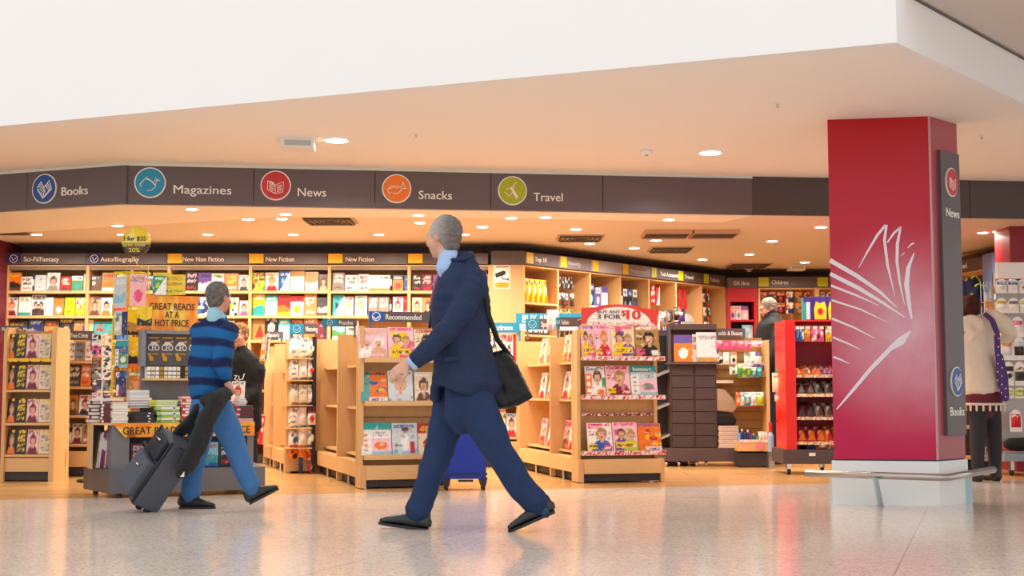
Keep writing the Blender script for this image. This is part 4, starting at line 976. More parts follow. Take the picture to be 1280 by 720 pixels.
m_ = mag(R1, 790, 822.5, zB_, .268, 'homes', 'ztqe', 'pale magazine titled homes+ in white on a teal band', 7, group=g); on_cover(m_, 'homes+', -0.01, .24, .034, 'f4fbfa', .17)
m_ = mag(R1, 735, 766, zC_, .25, 'mag', 'wubp', 'magazine titled Yours with a woman in bright blue', 8, group=g)
MB().box(-.1, .005, -.0004, 0, .2, .242).build('masthead_box', mat('ink_pink', 'dc3a78', .4), m_); on_cover(m_, 'Yours', -0.047, .22, .034, 'fbf4f6', .095)
mag(R1, 767, 797.5, zC_, .255, 'gossip', 'qvpl', 'pink and violet magazine between the Yours and the orange food magazines', 9, group=g)
mag(R1, 798.5, 827, zC_, .245, 'food', 'oorv', 'orange food magazine, last on the bottom multi-buy shelf', 10, group=g)
g2 = 'birch rack bays behind the multi-buy rack'
K1 = [.17, lu(688, R1.O, R1.Y), lu(649, R1.O, R1.Y)]
side_bays(R1, .72, K1, 1.3, [.26, .72, 1.06], '%s birch rack bay behind the multi-buy end rack', g2)
gm = 'magazines on the side of the multi-buy gondola'
S3 = [('face', 'whrp'), ('pair', 'quhr'), ('mag', 'chop')]
for k, (z, h) in enumerate(((1.062, .25), (.722, .25), (.262, .26))):
    side_mags(R1, .72, [K1[0]+(K1[1]-K1[0])*f_ for f_ in (.3, .57, .84)], z, h, [S3[(k+j) % 3] for j in range(3)], '%s magazine along the '+'%s side shelf of the first bay behind the multi-buy rack' % ['top', 'middle', 'bottom'][k], 30+k*3, gm)
    side_mags(R1, .72, [K1[1]+(K1[2]-K1[1])*f_ for f_ in (.35, .6)], z, h, [S3[(k+j+1) % 3] for j in range(2)], '%s magazine along the '+'%s side shelf of the second bay behind the multi-buy rack' % ['top', 'middle', 'bottom'][k], 60+k*3, gm)
# --- the recommended gondola
near2 = G(450, 611.7)
R2, t2_ = end_rack(near2, math.radians(18.0), 0.76, 1.33, [0.262, 0.70, 1.055], 'birch end rack under the Recommended sign', base=(0.075, .19))
sg = thing('shelf_sign', 'dark sign reading Recommended beside a blue square emblem', 'sign', R2.at(0, .09, 0), R2.rz)
yy = near2.y+.06
a_, b_ = lu(460, R2.at(0, .09), R2.X), lu(566, R2.at(0, .09), R2.X); z0, z1 = P(500, 401.7, yy).z, P(500, 388.5, yy).z
MB().box(a_, b_, 0, .01, z0, z1).build('board', CHAR, sg)
c_ = lu(479, R2.at(0, .09), R2.X); MB().box(a_, c_, -.003, 0, z0, z1).build('square', mat('sign_blue', '1c58b8', .4), sg)
mb = MB(); r_ = .034; mb.ribbon([((a_+c_)/2+r_*math.cos(k*math.pi/8), (z0+z1)/2+r_*math.sin(k*math.pi/8)) for k in range(17)], .006, -.006, -.003); mb.ribbon([((a_+c_)/2-.03, (z0+z1)/2), ((a_+c_)/2-.005, (z0+z1)/2-.022), ((a_+c_)/2+.028, (z0+z1)/2+.006)], .01, -.006, -.003); mb.build('emblem', WHITEL, sg)
l0, l1 = lu(481.5, R2.at(0, .09), R2.X), lu(526, R2.at(0, .09), R2.X)
lettering('Recommended', .045, WHITEL, sg, ((l0+l1)/2, -.001, (z0+z1)/2), 'lettering', width=l1-l0, bold=.025)
MB().box(a_+.01, a_+.03, .012, .03, 1.2, z0+.02).box(b_-.03, b_-.01, .012, .03, 1.2, z0+.02).build('brackets', GREYP, sg)
g = 'magazines on the Recommended rack'
mag(R2, 448, 484.5, 1.058, .255, 'pair', 'qqws', 'pale pink magazine of babies, first on the top Recommended shelf', 11, group=g)
mag(R2, 485.5, 517.5, 1.058, .265, 'gossip', 'qypp', 'pink and yellow magazine beside the pale baby magazine', 12, group=g)
mag(R2, 518.5, 545, 1.058, .25, 'mag', 'ckyr', 'cream magazine by the man\'s sleeve on the top Recommended shelf', 13, group=g)
mag(R2, 452, 485, .703, .25, 'food', 'otbk', 'orange and blue magazine, first on the middle Recommended shelf', 14, group=g)
mag(R2, 486, 517, .703, .26, 'face', 'zszd', 'pale grey magazine behind the man\'s hand', 15, group=g)
mag(R2, 519, 542, .703, .25, 'face', 'chhw', 'cream magazine with a dark standing figure, middle Recommended shelf', 16, group=g)
mag(R2, 453, 490.5, .265, .27, 'homes', 'wtqo', 'teal topped home magazine, first on the bottom Recommended shelf', 17, group=g)
mag(R2, 491.5, 523, .265, .265, 'beach', 'zbrk', 'pale blue magazine with a woman in white by the sea', 18, group=g)
mag(R2, 524, 548, .265, .26, 'band', 'cryr', 'red topped magazine beside the suited man\'s leg', 19, group=g)
g2 = 'birch rack bays behind the Recommended rack'
K2 = [.17, lu(422, R2.O, R2.Y), lu(395, R2.O, R2.Y)]
print('BAYS', K1, K2)
side_bays(R2, .7, K2, 1.3, [.26, .66, 1.02], '%s birch rack bay behind the Recommended end rack', g2)
gm = 'magazines on the side of the Recommended gondola'
side_mags(R2, .7, (K2[0]+.3,), 1.022, .2, [('blot', 'dhuw')], '%s magazine leaning on the top side shelf behind the Recommended rack', 71, gm, .45)
side_mags(R2, .7, (K2[1]+.16, K2[1]+.36), 1.022, .24, [('text', 'ekw'), ('cut', 'dwyz')], '%s grey magazine on the top shelf of the second Recommended bay', 73, gm, .3)
side_mags(R2, .7, (K2[1]+.25,), .662, .3, [('plain', 'kd')], '%s black magazine leaning on the middle shelf of the second Recommended bay', 76, gm, .6)
side_mags(R2, .7, (K2[1]+.16, K2[1]+.34), .262, .26, [('text', 'zkn'), ('text', 'dwe')], '%s magazine leaning on the bottom shelf of the second Recommended bay', 77, gm, .5)
side_mags(R2, .7, (K2[0]+.4,), .262, .24, [('scene', 'uwch')], '%s magazine leaning on the bottom side shelf behind the Recommended rack', 79, gm, .5)
def teal_sign(u0, u1, v0, v1, Y, text, label, sq=None, tu=None, col_=CHAR, sqc=None, italic=False):
    a = P(u0, v1, Y); b = P(u1, v0, Y); w = b.x-a.x; h = b.z-a.z
    t = thing('shelf_sign', label, 'sign', (a.x, Y, a.z), 0, 'signs on top of the aisle racks')
    MB().box(0, w, 0, .01, 0, h).build('board', col_, t)
    if sq:
        x1 = P(sq, v0, Y).x-a.x; MB().box(0, x1, -.003, 0, 0, h).build('square', sqc or mat('sign_teal', '1b84a8', .4), t)
        r_ = min(h, x1)*.36; mb = MB(); mb.ribbon([(x1/2+r_*math.cos(k*math.pi/8), h/2+r_*math.sin(k*math.pi/8)) for k in range(17)], .005, -.006, -.003)
        mb.ribbon([(x1/2-r_*.6, h/2), (x1/2, h/2-r_*.5), (x1/2+r_*.6, h/2+r_*.3)], .005, -.006, -.003); mb.build('emblem', mat('emblem_pale', 'a9d6e4', .5), t)
    if text:
        ta, tb = P(tu[0], v0, Y).x-a.x, P(tu[1], v0, Y).x-a.x
        lettering(text, h*.5, WHITEL, t, ((ta+tb)/2, -.001, h*.5), 'lettering', width=tb-ta, bold=.02)
    MB().box(.01, .03, .01, .03, -.1, h*.8).box(w-.03, w-.01, .01, .03, -.1, h*.8).build('brackets', GREYP, t)
    return t
pz = R2.at(0, .33)
teal_sign(403, 446, 398.5, 408, R2.at(0, 1.0).y, 'Puzzles', 'teal and dark sign reading Puzzles behind the Recommended rack', sq=422, tu=(424, 441))
# --- the sport and motoring gondola with its rack of hung cards
near3 = G(392, 590)
R3 = Rack(G(357, 592), math.radians(18), .4)
side_bays(R3, .5, [.12, .9, 1.68], 1.28, [.26, .66, 1.0], '%s birch bay of the Sport and Motoring rack', 'birch bays of the Sport and Motoring rack')
t = thing('card_rack', 'tall end rack of hanging cards with a black edge post', 'display rack', R3.at(0, 0), R3.rz)
cw = lu(388, R3.at(0, 0), R3.X)
MB().box(0, cw, .08, .1, .1, 1.3).build('back_board', WOODD, t); MB().box(cw, cw+.04, -.1, .1, .02, 1.32).build('edge_post', BLACK, t); MB().box(0, .05, .04, .11, .0, 1.3).build('post', WOOD, t)
MB().box(0.0, cw, .03, .09, .02, .2).build('base', WOOD, t)
zs = [1.31, 1.1, .86, .64, .45]
for j, z in enumerate(zs):
    MB().box(0, cw, -.14, .08, z-.21, z-.2).build('tray', WOODH, t)
    sp = [[('text', 'zwe'), ('text', 'wke'), ('blot', 'wzeq')], [('text', 'wkb'), ('plain', 'wu'), ('band', 'wzkr')], [('blot', 'cwez'), ('text', 'cew'), ('text', 'wez')], [('text', 'wmk'), ('plain', 'wq'), ('band', 'wmkr')], [('blot', 'wzeb'), ('plain', 'wz'), ('text', 'wez')]][j]
    for r_ in range(2):
        peg_row(R3.at(0, 0), R3.rz, 3, .085, z-.005-.02*r_, .075, .17, .05, sp, '%s white card in the '+'%s %s row of the hanging card rack' % (ORD[j], ['front', 'rear'][r_]), 'card', 'cards on the hanging card rack', 'hanging_card', y=[-.1, 0][r_], x0=.06)
peg_row(R3.at(0, 0), R3.rz, 3, .085, .27, .075, .14, .04, [('blot', 'oyrk'), ('plain', 'ow'), ('blot', 'ryow')], '%s orange toy card low on the hanging card rack', 'card', 'orange toy cards on the hanging card rack', 'hanging_card', y=-.08, x0=.06)
peg_row(R3.at(0, 0), R3.rz, 2, .1, .16, .04, .15, .03, [('plain', 'nk'), ('blot', 'rwek')], '%s narrow pack at the foot of the hanging card rack', 'card', 'packs at the foot of the card rack', 'hanging_card', y=-.1, x0=.13)
teal_sign(362, 397, 405, 417.5, R3.at(0, -.02).y, 'Motoring', 'teal and dark sign reading Motoring over the hanging card rack', sq=380, tu=(382.5, 397))
teal_sign(333, 354, 414.5, 423, R3.at(0, 1.6).y, 'Sport', 'small dark sign reading Sport behind the hanging card rack', tu=(335, 349))
gm = 'items on the Sport rack'
for k, (u, v0, v1, cs, y) in enumerate(((327, 418, 452, 'ozwk', 0), (331, 424, 452, 'zekw', .05), (325, 520, 556, 'rwrk', 0))):
    Y = 13.6; h = PZ(v0, Y)-PZ(v1, Y)
    loose('magazine', cover_mesh('text', cs, .12, h, .01, 90+k), RT((P(u, v1, Y).x, Y, PZ(v1, Y)), -1.0, .1), ['orange edged magazine on the upper Sport shelf', 'grey magazine on the upper Sport shelf', 'red magazine on the lower Sport shelf'][k], 'magazine', gm)
# --- teal headed magazine unit behind the suited man's bag
Y4 = 13.62; xa, xb = P(556, 500, Y4).x, P(648.5, 500, Y4).x; w = xb-xa
t = thing('magazine_unit', 'birch magazine unit with a teal header reading Magazines', 'magazine rack', (xa, Y4, 0))
for x0 in (0, w-.025): MB().box(x0, x0+.025, 0, .4, 0, PZ(404, Y4)).build('side_panel', WOOD, t)
MB().box(.025, w-.025, .36, .4, .1, PZ(404, Y4)).build('back_panel', WOODD, t); MB().box(.025, w-.025, .03, .05, 0, .1).build('kickboard', KICK, t)
MB().box(0, w, -.02, .0, .1, PZ(548, Y4)-.03).build('base_drawer', WOODH, t)
for v in (462, 505, 546): MB().box(.025, w-.025, -.02, .36, PZ(v, Y4)-.025, PZ(v, Y4)).build('shelf', WOODH, t)
MB().box(-.01, w+.01, -.03, -.01, PZ(416, Y4), PZ(403.5, Y4)).build('header', mat('sign_teal', '1b84a8', .4), t)
MB().box(w-.0, w+.02, -.03, .1, PZ(460, Y4), PZ(416, Y4)).build('teal_edge', MATS['sign_teal'], t)
lettering('Magazines', .055, WHITEL, t, ((P(600, 410, Y4).x+P(641, 410, Y4).x)/2-xa, -.031, PZ(409.5, Y4)), 'lettering', width=.34, bold=.03)
Rm = Rack((xa, Y4), 0, w)
gm = 'magazines on the teal headed unit'
for k, (u0, u1, v0, v1, st, cs, lb) in enumerate(((612, 624, 420, 444, 'face', 'wdrk', 'narrow pale portrait'), (625.5, 641, 417, 444, 'pair', 'whkr', 'black and white group'), (641.5, 645, 418, 445, 'plain', 'rr', 'narrow red'), (590, 610, 418, 444, 'face', 'chrp', 'cream portrait'),
        (613, 632, 512, 545, 'food', 'wwkr', 'white beginners guide'), (633, 645.5, 517, 544, 'face', 'zhrb', 'small grey and red'), (594, 611, 514, 545, 'mag', 'cbrk', 'cream and blue'))):
    h = PZ(v0, Y4)-PZ(v1, Y4)
    z = PZ(462, Y4) if v1 < 500 else PZ(546, Y4)
    mag(Rm, u0, u1, z, PZ(v0, Y4)-z, st, cs, lb+' magazine, '+['%s on the upper shelf of the teal headed unit', '%s on the lower shelf of the teal headed unit'][v1 > 500] % ORD[k % 4], 100+k, y=.02, tilt=.1, group=gm, fine=False)
# --- teal BUY board and Specialist signs over the multi-buy gondola
Y5 = 13.7
a = P(645, 407, Y5); b = P(727, 391, Y5)
t = thing('promotion_board', 'long teal board reading BUY behind the Specialist sign', 'sign', (a.x, Y5, 0))
w = b.x-a.x; MB().box(0, w, 0, .012, PZ(405, Y5), PZ(391.5, Y5)).build('board', MATS['sign_teal'], t)
MB().box(0, w, 0, .01, PZ(413, Y5), PZ(405, Y5)).build('lower_band', mat('pale_band', 'ecdfe2', .5), t)
lettering('BUY ANY', .085, WHITEL, t, (.24, -.001, PZ(398.5, Y5)), 'lettering', width=.34, bold=.03)
MB().box(.02, .05, .012, .03, 0, PZ(405, Y5)).box(w-.05, w-.02, .012, .03, 0, PZ(405, Y5)).build('legs', GREYP, t)
teal_sign(657, 700, 398.5, 412, R1.at(0, 1.62).y, 'Specialist', 'teal and dark sign reading Specialist on the rack bays', sq=674, tu=(676.5, 697))
teal_sign(695, 727, 396.5, 408.5, R1.at(0, .7).y, 'Fashion', 'small dark sign with a teal square nearest the multi-buy header', sq=700.5, tu=(702, 711))
for k, u in enumerate((688, 695)):
    Y = R1.at(0, 1.1).y; loose('leaflet', cover_mesh('face', 'qwez', .06, .2, .008, 120+k), RT((P(u, 410, Y).x, Y, PZ(411, Y)-.02), .1, .08), ['leaflet in a clear holder above the Specialist sign', 'second leaflet in a clear holder near the teal square sign'][k], 'leaflet', 'leaflets above the rack bays')
# --- month-pick rack at the far left
near6 = G(7, 602); R6 = Rack((G(-16, 603).x, G(-16, 603).y), math.radians(0.0), .62)
Y6 = near6.y; x_r = P(69, 500, Y6).x; x_l = P(-14, 500, Y6).x; w = x_r-x_l
t = thing('month_pick_rack', 'sloping birch rack of yellow stickered paperbacks at the shop edge', 'book rack', (x_l, Y6, 0))
pf = [(0, 0.0), (0, 1.31), (.04, 1.36), (.34, 1.36), (.4, .0)]
s_ = .03
def sideprof(x0, x1, name): MB().prism([(a, b) for a, b in pf], x0, x1, 'x').build(name, WOOD, t)
sideprof(w-.045, w, 'side_panel'); sideprof(P(7, 500, Y6).x-x_l-.03, P(7, 500, Y6).x-x_l, 'side_panel')
MB().prism([(.2, .12), (.33, .12), (.33, 1.33), (.2, 1.33)], P(7, 500, Y6).x-x_l, w-.045, 'x').build('back_panel', WOODD, t)
MB().box(P(7, 500, Y6).x-x_l, w-.045, .02, .3, .085, .205).build('base_drawer', WOODH, t); MB().box(P(7, 500, Y6).x-x_l, w-.045, .04, .3, .01, .085).build('kickboard', KICK, t)
gm = 'stickered paperbacks on the sloping rack'
for j, (vb, vt) in enumerate(((448, 418), (487, 457), (528.5, 500), (568, 538))):
    fy = .02; Yr = Y6+fy; z = PZ(vb, Yr)
    MB().box(P(7, 500, Y6).x-x_l, w-.045, fy-.01, fy+.16, z-.022, z).build('shelf', WOODH, t)
    if j == 0:
        for k in range(4): MB().box(P(9+14*k, 500, Y6).x-x_l, P(20+14*k, 500, Y6).x-x_l, fy-.014, fy-.01, z-.03, z+.002).build('price_ticket', YEL, t)
    sh = 1.3*j
    for k, (u0, u1, st, cs, lb) in enumerate(((6.5, 17, 'face', 'kuok', 'dark portrait'), (17.5, 30, 'badge', 'kkyy', 'black and yellow'), (31, 45.5, 'face', 'qmmk', 'pink couple'), (46, 61, 'badge', 'ccee', 'cream lettered'))):
        a = P(u0+sh, 500, Yr+.02).x; b = P(u1+sh, 500, Yr+.02).x
        o = loose('book', cover_mesh(st, cs, b-a, (PZ(vt, Yr)-z)*1.02, .02, 130+k), RT(((a+b)/2, Yr+.012, z), 0, .16), '%s paperback on the %s shelf of the sloping rack' % (lb, ['top', 'second', 'third', 'bottom'][j]), 'book', gm)
        if k < 3: MB().disc(0.01, .2, .014, -.002, -.0008, 14).build('round_sticker', YEL, o)
sg = thing('shelf_sign', 'dark sign reading Pick Of The Month over the sloping rack', 'sign', (x_l, Y6+.22, 0))
za, zb2 = PZ(416.5, Y6+.22), PZ(407, Y6+.22)
MB().box(0, P(34, 400, Y6+.22).x-x_l, 0, .01, za, zb2).build('board', CHAR, sg); MB().box(.1, .12, .01, .02, za-.1, zb2).build('brackets', GREYP, sg)
lettering('Pick Of The Month', .035, WHITEL, sg, ((P(-9, 400, Y6).x+P(31.5, 400, Y6).x)/2-x_l, -.001, (za+zb2)/2), 'lettering', width=P(31.5, 400, Y6).x-P(-9, 400, Y6).x, bold=.02)
# --- true crime rack
Y7 = 12.15; x_l = P(75, 500, Y7).x; x_r = P(119, 500, Y7).x; w = x_r-x_l
t = thing('crime_rack', 'birch rack of leaning dark paperbacks under the True Crime sign', 'book rack', (x_l, Y7, 0))
for x0 in (-.02, w): MB().box(x0, x0+.02, 0, .36, .0, 1.32).build('side_panel', WOOD, t)
MB().box(-.05, -.02, -.25, .36, .02, 1.34).build('dark_side_panel', mat('dark_edge_panel', '2f2524', .6), t)
MB().box(0, w, .33, .36, .1, 1.3).build('back_panel', WOODD, t); MB().box(0, w, .0, .3, .09, .235).build('base_drawer', WOODH, t); MB().box(0, w, .03, .3, .01, .09).build('kickboard', KICK, t)
gm = 'paperbacks on the True Crime rack'
CR = [[('plain', 'zn', 74, 81), ('text', 'wkr', 82, 91), ('text', 'ekd', 91.5, 103), ('text', 'wrr', 104.5, 113)], [('blot', 'zvqe', 74.5, 82), ('text', 'dwe', 84, 99), ('text', 'owr', 100, 112)], [('plain', 'cw', 75, 82.5), ('face', 'uhho', 84, 97), ('face', 'wmkr', 98.5, 113)], [('blot', 'wvrk', 84, 90), ('face', 'cmmd', 91, 103), ('text', 'ukwe', 104, 114)]]
for j, (vb, vt) in enumerate(((451, 427), (483, 456), (519, 494), (555, 530))):
    z = PZ(vb, Y7); MB().box(0, w, 0, .3, z-.025, z).build('shelf', WOODH, t)
    for k, (st, cs, u0, u1) in enumerate(CR[j]):
        a = P(u0, 500, Y7+.03).x; b = P(u1, 500, Y7+.03).x
        loose('book', cover_mesh(st, cs, b-a, PZ(vt, Y7)-z, .02, 150+j*4+k), RT(((a+b)/2, Y7+.035, z), .1, .22), '%s paperback along the %s shelf of the True Crime rack' % (ORD[k], ['top', 'second', 'third', 'bottom'][j]), 'book', gm)
teal_sign(73.5, 117, 413.5, 425, Y7-.03, 'True Crime', 'dark sign reading True Crime with a violet square', sq=85, tu=(88, 110), sqc=mat('navy_sign_square', '2b357e', .4))
for k, (v, cs) in enumerate(((500, 'bnwk'), (525, 'wgzk'), (545, 'gwek'), (572, 'rmwk'))):
    loose('hanging_card', pack_mesh('blot', cs, .06, .16, .03, 170+k), RT((P(78, v, 11.8).x, 11.8, PZ(v+12, 11.8)), .2, 0), 'small pack %s down the dark edge of the True Crime rack' % ORD[k], 'card', 'packs hung on the dark rack edge')
# ------------------------------------------------------------------ the GREAT READS promotion stand
pf_ = G(136, 623.5); pr_ = G(331, 617); plft = G(109, 617.5)
Pv, prz, plen = run(pf_, pr_)
R8 = Rack((pf_.x, pf_.y), prz, plen)
st_ = thing('promotion_stand', 'grey steel promotion stand with orange GREAT READS banners', 'display stand', (pf_.x, pf_.y, 0), prz)
back = 0.62
def loc8(p):                                   # world plan -> stand local
    d = Vector((p.x, p.y))-R8.O; return d.dot(R8.X), d.dot(R8.Y)
lx, ly = loc8(plft)
H0 = P(136, 588, pf_.y).z
MB().prism([(0, 0), (plen, 0), (plen+.06, back), (lx-.02, back), (lx, ly)], 0.035, H0, 'z').build('plinth', mat('stand_steel', '6e6a6c', .35, .4, var=.04, scale=3), st_)
for x, y in ((lx+.07, ly+.06), (.08, .06), (plen-.1, .06), (plen*.5, .1)): MB().cyl(x, y, .02, 0, .036, 12).build('castor', BLACK, st_)
Hm = P(230, 529, pf_.y+.06).z
bx0 = lu(141, R8.at(0, .05), R8.X); bx1 = lu(318, R8.at(0, .05), R8.X); lx2 = lu(117, R8.at(0, .3), R8.X)
SG = mat('stand_grey', '7b787c', .45, .2, var=.04); SD = mat('stand_recess', '3f3d40', .6, var=.04)
MB().box(bx0, bx0+.13, .05, .07, H0, Hm).build('front_panel', SG, st_); MB().box(bx1-.05, bx1, .05, .07, H0, Hm).build('front_panel', SG, st_)
MB().box(bx0+.13, bx1-.05, .2, .22, H0, Hm).build('recess_panel', SD, st_)
MB().box(bx0, bx0+.02, .07, .3, H0, Hm).build('divider', SG, st_)
MB().box(lx2, bx0, .48, .5, H0, Hm).build('side_back', mat('stand_blue_grey', '4f5d6b', .5), st_)
MB().box(lx2-.015, lx2, .25, .5, H0, Hm).build('side_post', WOOD, st_)
MB().prism([(bx0-.005, .03), (bx1, .03), (bx1+.04, .5), (lx2-.02, .5), (lx2-.02, .27)], Hm-.015, Hm, 'z').build('table_top', WOOD, st_)
zb1 = P(230, 547, pf_.y+.02).z
def flame_mesh(w, h, seed, nx, ny):
    rnd = random.Random(seed); mb = MB(); ph = [rnd.uniform(0, 6.28) for _ in range(6)]
    for j in range(ny+1):
        for i in range(nx+1):
            x = i/nx; y = j/ny; mb.v.append((x*w, 0, y*h))
            v = .5+.25*math.sin(x*9+ph[0]+3*y)+.2*math.sin(x*23+ph[1]-5*y)+.15*math.sin(x*41+ph[2]+9*y)-abs(y-.5)*.9
            v = max(0, min(1, v)); c = mixc(lin('f58a2a'), lin('fde25a'), v)
            if v > .85: c = mixc(c, lin('fdf0a8'), (v-.85)*4)
            mb.c.append(c)
    mb.f = [(j*(nx+1)+i, j*(nx+1)+i+1, (j+1)*(nx+1)+i+1, (j+1)*(nx+1)+i) for j in range(ny) for i in range(nx)]
    return mb
bw_ = bx1-bx0+.0; mb = flame_mesh(bw_, Hm-zb1, 3, 60, 6)
mb.v = [(x+ (.09*(1-z/(Hm-zb1)) if x < .09 else 0), y, z) for x, y, z in mb.v]
mb.box(.09, bw_, .001, .006, 0, Hm-zb1, lin('ee6a1e'))
bn = mb.build('banner', PRINT, st_, colours=True, recalc=False); bn.location = (bx0, .022, zb1)
INKD = mat('ink_dark', '4a3126', .5)
w1 = lu(313, R8.at(0, .02), R8.X); w0 = lu(155, R8.at(0, .02), R8.X)
lettering('GREAT READS AT A HOT PRICE', .055, INKD, bn, ((w0+w1)/2-bx0, -.001, (Hm-zb1)*.47), 'banner_lettering', width=w1-w0, bold=.02, spacing=1.05)
# face-out books in the recess
gm = 'books shelved below the promotion banner'
zs_ = H0+.002
for k, (u0, u1, v0, st, cs, lb, txt) in enumerate(((166, 183, 555, 'text', 'mww', 'dark red book', 'HOT\nPRICE'), (253.5, 274.5, 553, 'scene', 'atbr', 'pale blue book', None), (276.5, 293, 552, 'text', 'kwr', 'dark book with white letters', None), (296, 312, 555, 'scene', 'mkwd', 'maroon book', None), (186, 204, 555, 'face', 'nwzr', 'navy book', None), (206, 224, 555, 'band', 'cogk', 'cream book', None))):
    a = lu(u0, R8.at(0, .12), R8.X); b = lu(u1, R8.at(0, .12), R8.X); Yy = R8.at((a+b)/2, .12).y
    loose('book', cover_mesh(st, cs, b-a, PZ(v0, Yy)-zs_, .02, 180+k, True), RT(R8.at((a+b)/2, .12, zs_), R8.rz, .08), '%s standing face out below the orange promotion banner' % lb, 'book', gm)
for k, c_ in enumerate(('c', 'w', 'v', 'r', 'q', 'b', 'a')):
    x = lu(123+2.6*k, R8.at(0, .3), R8.X); h = .26+.012*(k % 3)
    o = MB().box(-.006, .006, 0, .16, 0, h, cc(c_)).box(-.0062, .0062, -.001, 0, h*.5, h*.8, cc('w')).build('magazine', PRINT, None, colours=True)
    o.matrix_world = Matrix.Translation(R8.at(x, .3, H0+.003)) @ Matrix.Rotation(R8.rz, 4, 'Z') @ Matrix.Rotation(.12-.015*k, 4, 'Y')
    tag(o, '%s upright magazine spine in the open end of the promotion stand' % ORD[k], 'magazine', 'upright magazines in the stand end')
# upper panel
ux0 = lu(176, R8.at(0, .33), R8.X); ux1 = lu(250, R8.at(0, .33), R8.X); Yu = R8.at(ux0, .33).y
zu = lambda v: P(210, v, Yu).z
MB().box(ux0, ux1, .35, .39, Hm, zu(415)).build('upper_panel', SG, st_)
MB().box(ux0-.02, ux0+.012, .2, .38, zu(458), zu(413)).build('panel_side', GREYB, st_)
MB().box(ux0+.0, ux1+.01, .2, .38, zu(417.5), zu(413.5)).build('panel_cap', GREYB, st_)
MB().box(ux0+.02, ux1, .3, .35, zu(457), zu(417)).build('poster_board', mat('poster_brown', '5f5654', .45), st_)
GOLD = mat('poster_gold', 'd7a32a', .5)
for k in range(4):
    xc = ux0+.085+.105*k
    if xc > ux1-.02: break
    g = MB().box(xc-.04, xc+.04, .297, .3, zu(423.2), zu(421)).build('poster_caption', GOLD, st_)
    e = lettering('CEO', .045, WHITEL, st_, (xc, .299, zu(434.5)), 'poster_lettering', width=.086, bold=.04)
    mb = MB()
    mb.prism([(xc-.025, zu(430)), (xc+.025, zu(430)), (xc+.02, zu(427)), (xc-.02, zu(427))], .296, .3); mb.box(xc-.035, xc+.035, .296, .3, zu(431), zu(430)); mb.build('poster_hat', WHITEL, st_)
    mb = MB(); mb.prism([(xc-.045, zu(441)), (xc-.02, zu(441)), (xc-.015, zu(445)), (xc+.0, zu(446)), (xc-.0, zu(451)), (xc-.03, zu(451))], .296, .3); mb.build('poster_chair', GOLD, st_); MB().disc(xc+.035, zu(427), .012, .296, .3, 12).build('poster_dot', GOLD, st_); MB().box(xc-.01, xc+.035, .296, .3, zu(443), zu(441.6)).build('poster_caption', GOLD, st_)
MB().box(ux0+.01, ux1+.01, .2, .35, zu(475.5), zu(473)).build('mid_shelf', WOODH, st_)
hdc = flame_mesh(lu(245.5, R8.at(0, .3), R8.X)-lu(180, R8.at(0, .3), R8.X), zu(369)-zu(414), 8, 24, 20)
W_ = lu(245.5, R8.at(0, .3), R8.X)-lu(180, R8.at(0, .3), R8.X); hdc.box(0, W_, .001, .008, 0, zu(369)-zu(414), lin('ee6a1e'))
hc = hdc.build('header_card', PRINT, st_, colours=True, recalc=False); hc.location = (lu(180, R8.at(0, .3), R8.X), .3, zu(414))
hh = zu(369)-zu(414)
for s_, zf, wf in (('GREAT READS', .70, .86), ('AT A', .47, .26), ('HOT PRICE', .24, .64)): lettering(s_, .052, INKD, hc, (W_*.5, -.001, hh*zf), 'header_lettering', width=W_*wf, bold=.01)
gm = 'books ranged in the grey box of the promotion stand'
zc_ = zu(473)
for k in range(14):
    x = ux0+.04+.032*k
    if x > ux1-.01: break
    c_ = 'wcwucwwckuwcwc'[k]; h = .088
    o = MB().box(-.014, .014, 0, .12, 0, h, cc(c_)).box(-.0142, .0142, -.0008, 0, .05, .058, cc('k')).box(-.0142, .0142, -.0008, 0, .02, .026, cc('k')).build('book', PRINT, None, colours=True)
    o.matrix_world = RT(R8.at(x, .215, zc_), R8.rz, 0); tag(o, '%s small book spine under the CEO poster' % ORD[k], 'book', gm)
# stacks on the table
def stack(u0, u1, vt, vb, n, cs, label, yb, d=.15, seed=0, name='book', jitter=.006, grp=None):
    a = lu(u0, R8.at(0, yb), R8.X); b = lu(u1, R8.at(0, yb), R8.X); Yy = R8.at(a, yb).y
    zb = max(Hm, PZ(vb, Yy)) if vb < 526 else Hm
    zt_ = PZ(vt, Yy); th = (zt_-zb)/n; rnd = random.Random(seed); w = b-a
    for k in range(n):
        c = cs[k % len(cs)]; mb = MB()
        mb.box(-w/2, w/2, 0, d, 0, th*.14, cc(c[0])); mb.box(-w/2+.003, w/2-.003, .003, d, th*.14, th*.86, cc(c[1])); mb.box(-w/2, w/2, 0, d, th*.86, th*.985, cc(c[0]))
        if len(c) > 2: mb.box(-w/2, -w/2+w*.2, -.001, 0, th*.15, th*.85, cc(c[2]))
        if len(c) > 3: mb.box(w*.2, w*.3, -.001, 0, th*.3, th*.7, cc(c[3]))
        o = mb.build(name, PRINT, None, colours=True)
        o.matrix_world = Matrix.Translation(R8.at((a+b)/2+rnd.uniform(-jitter, jitter), yb+rnd.uniform(0, jitter), zb+th*k)) @ Matrix.Rotation(R8.rz+rnd.uniform(-.03, .03), 4, 'Z')
        tag(o, label % ORD[k], 'book', grp or 'books stacked on the promotion table')
stack(113, 126, 501, 529, 6, ['mw', 'hwm'], '%s book up the white stack at the table\'s open end', .24, .2, 1)
stack(127, 141, 505, 529, 6, ['hmw', 'mhw'], '%s book up the maroon striped stack on the table', .15, .2, 2)
stack(141.5, 161.5, 503, 529, 7, ['wc', 'zw'], '%s book up the plain cream stack on the table', .05, .2, 3)
stack(116, 156, 498, 501, 1, ['wc'], '%s wide white book lying across the left stacks', .14, .2, 4, grp='wide white book')
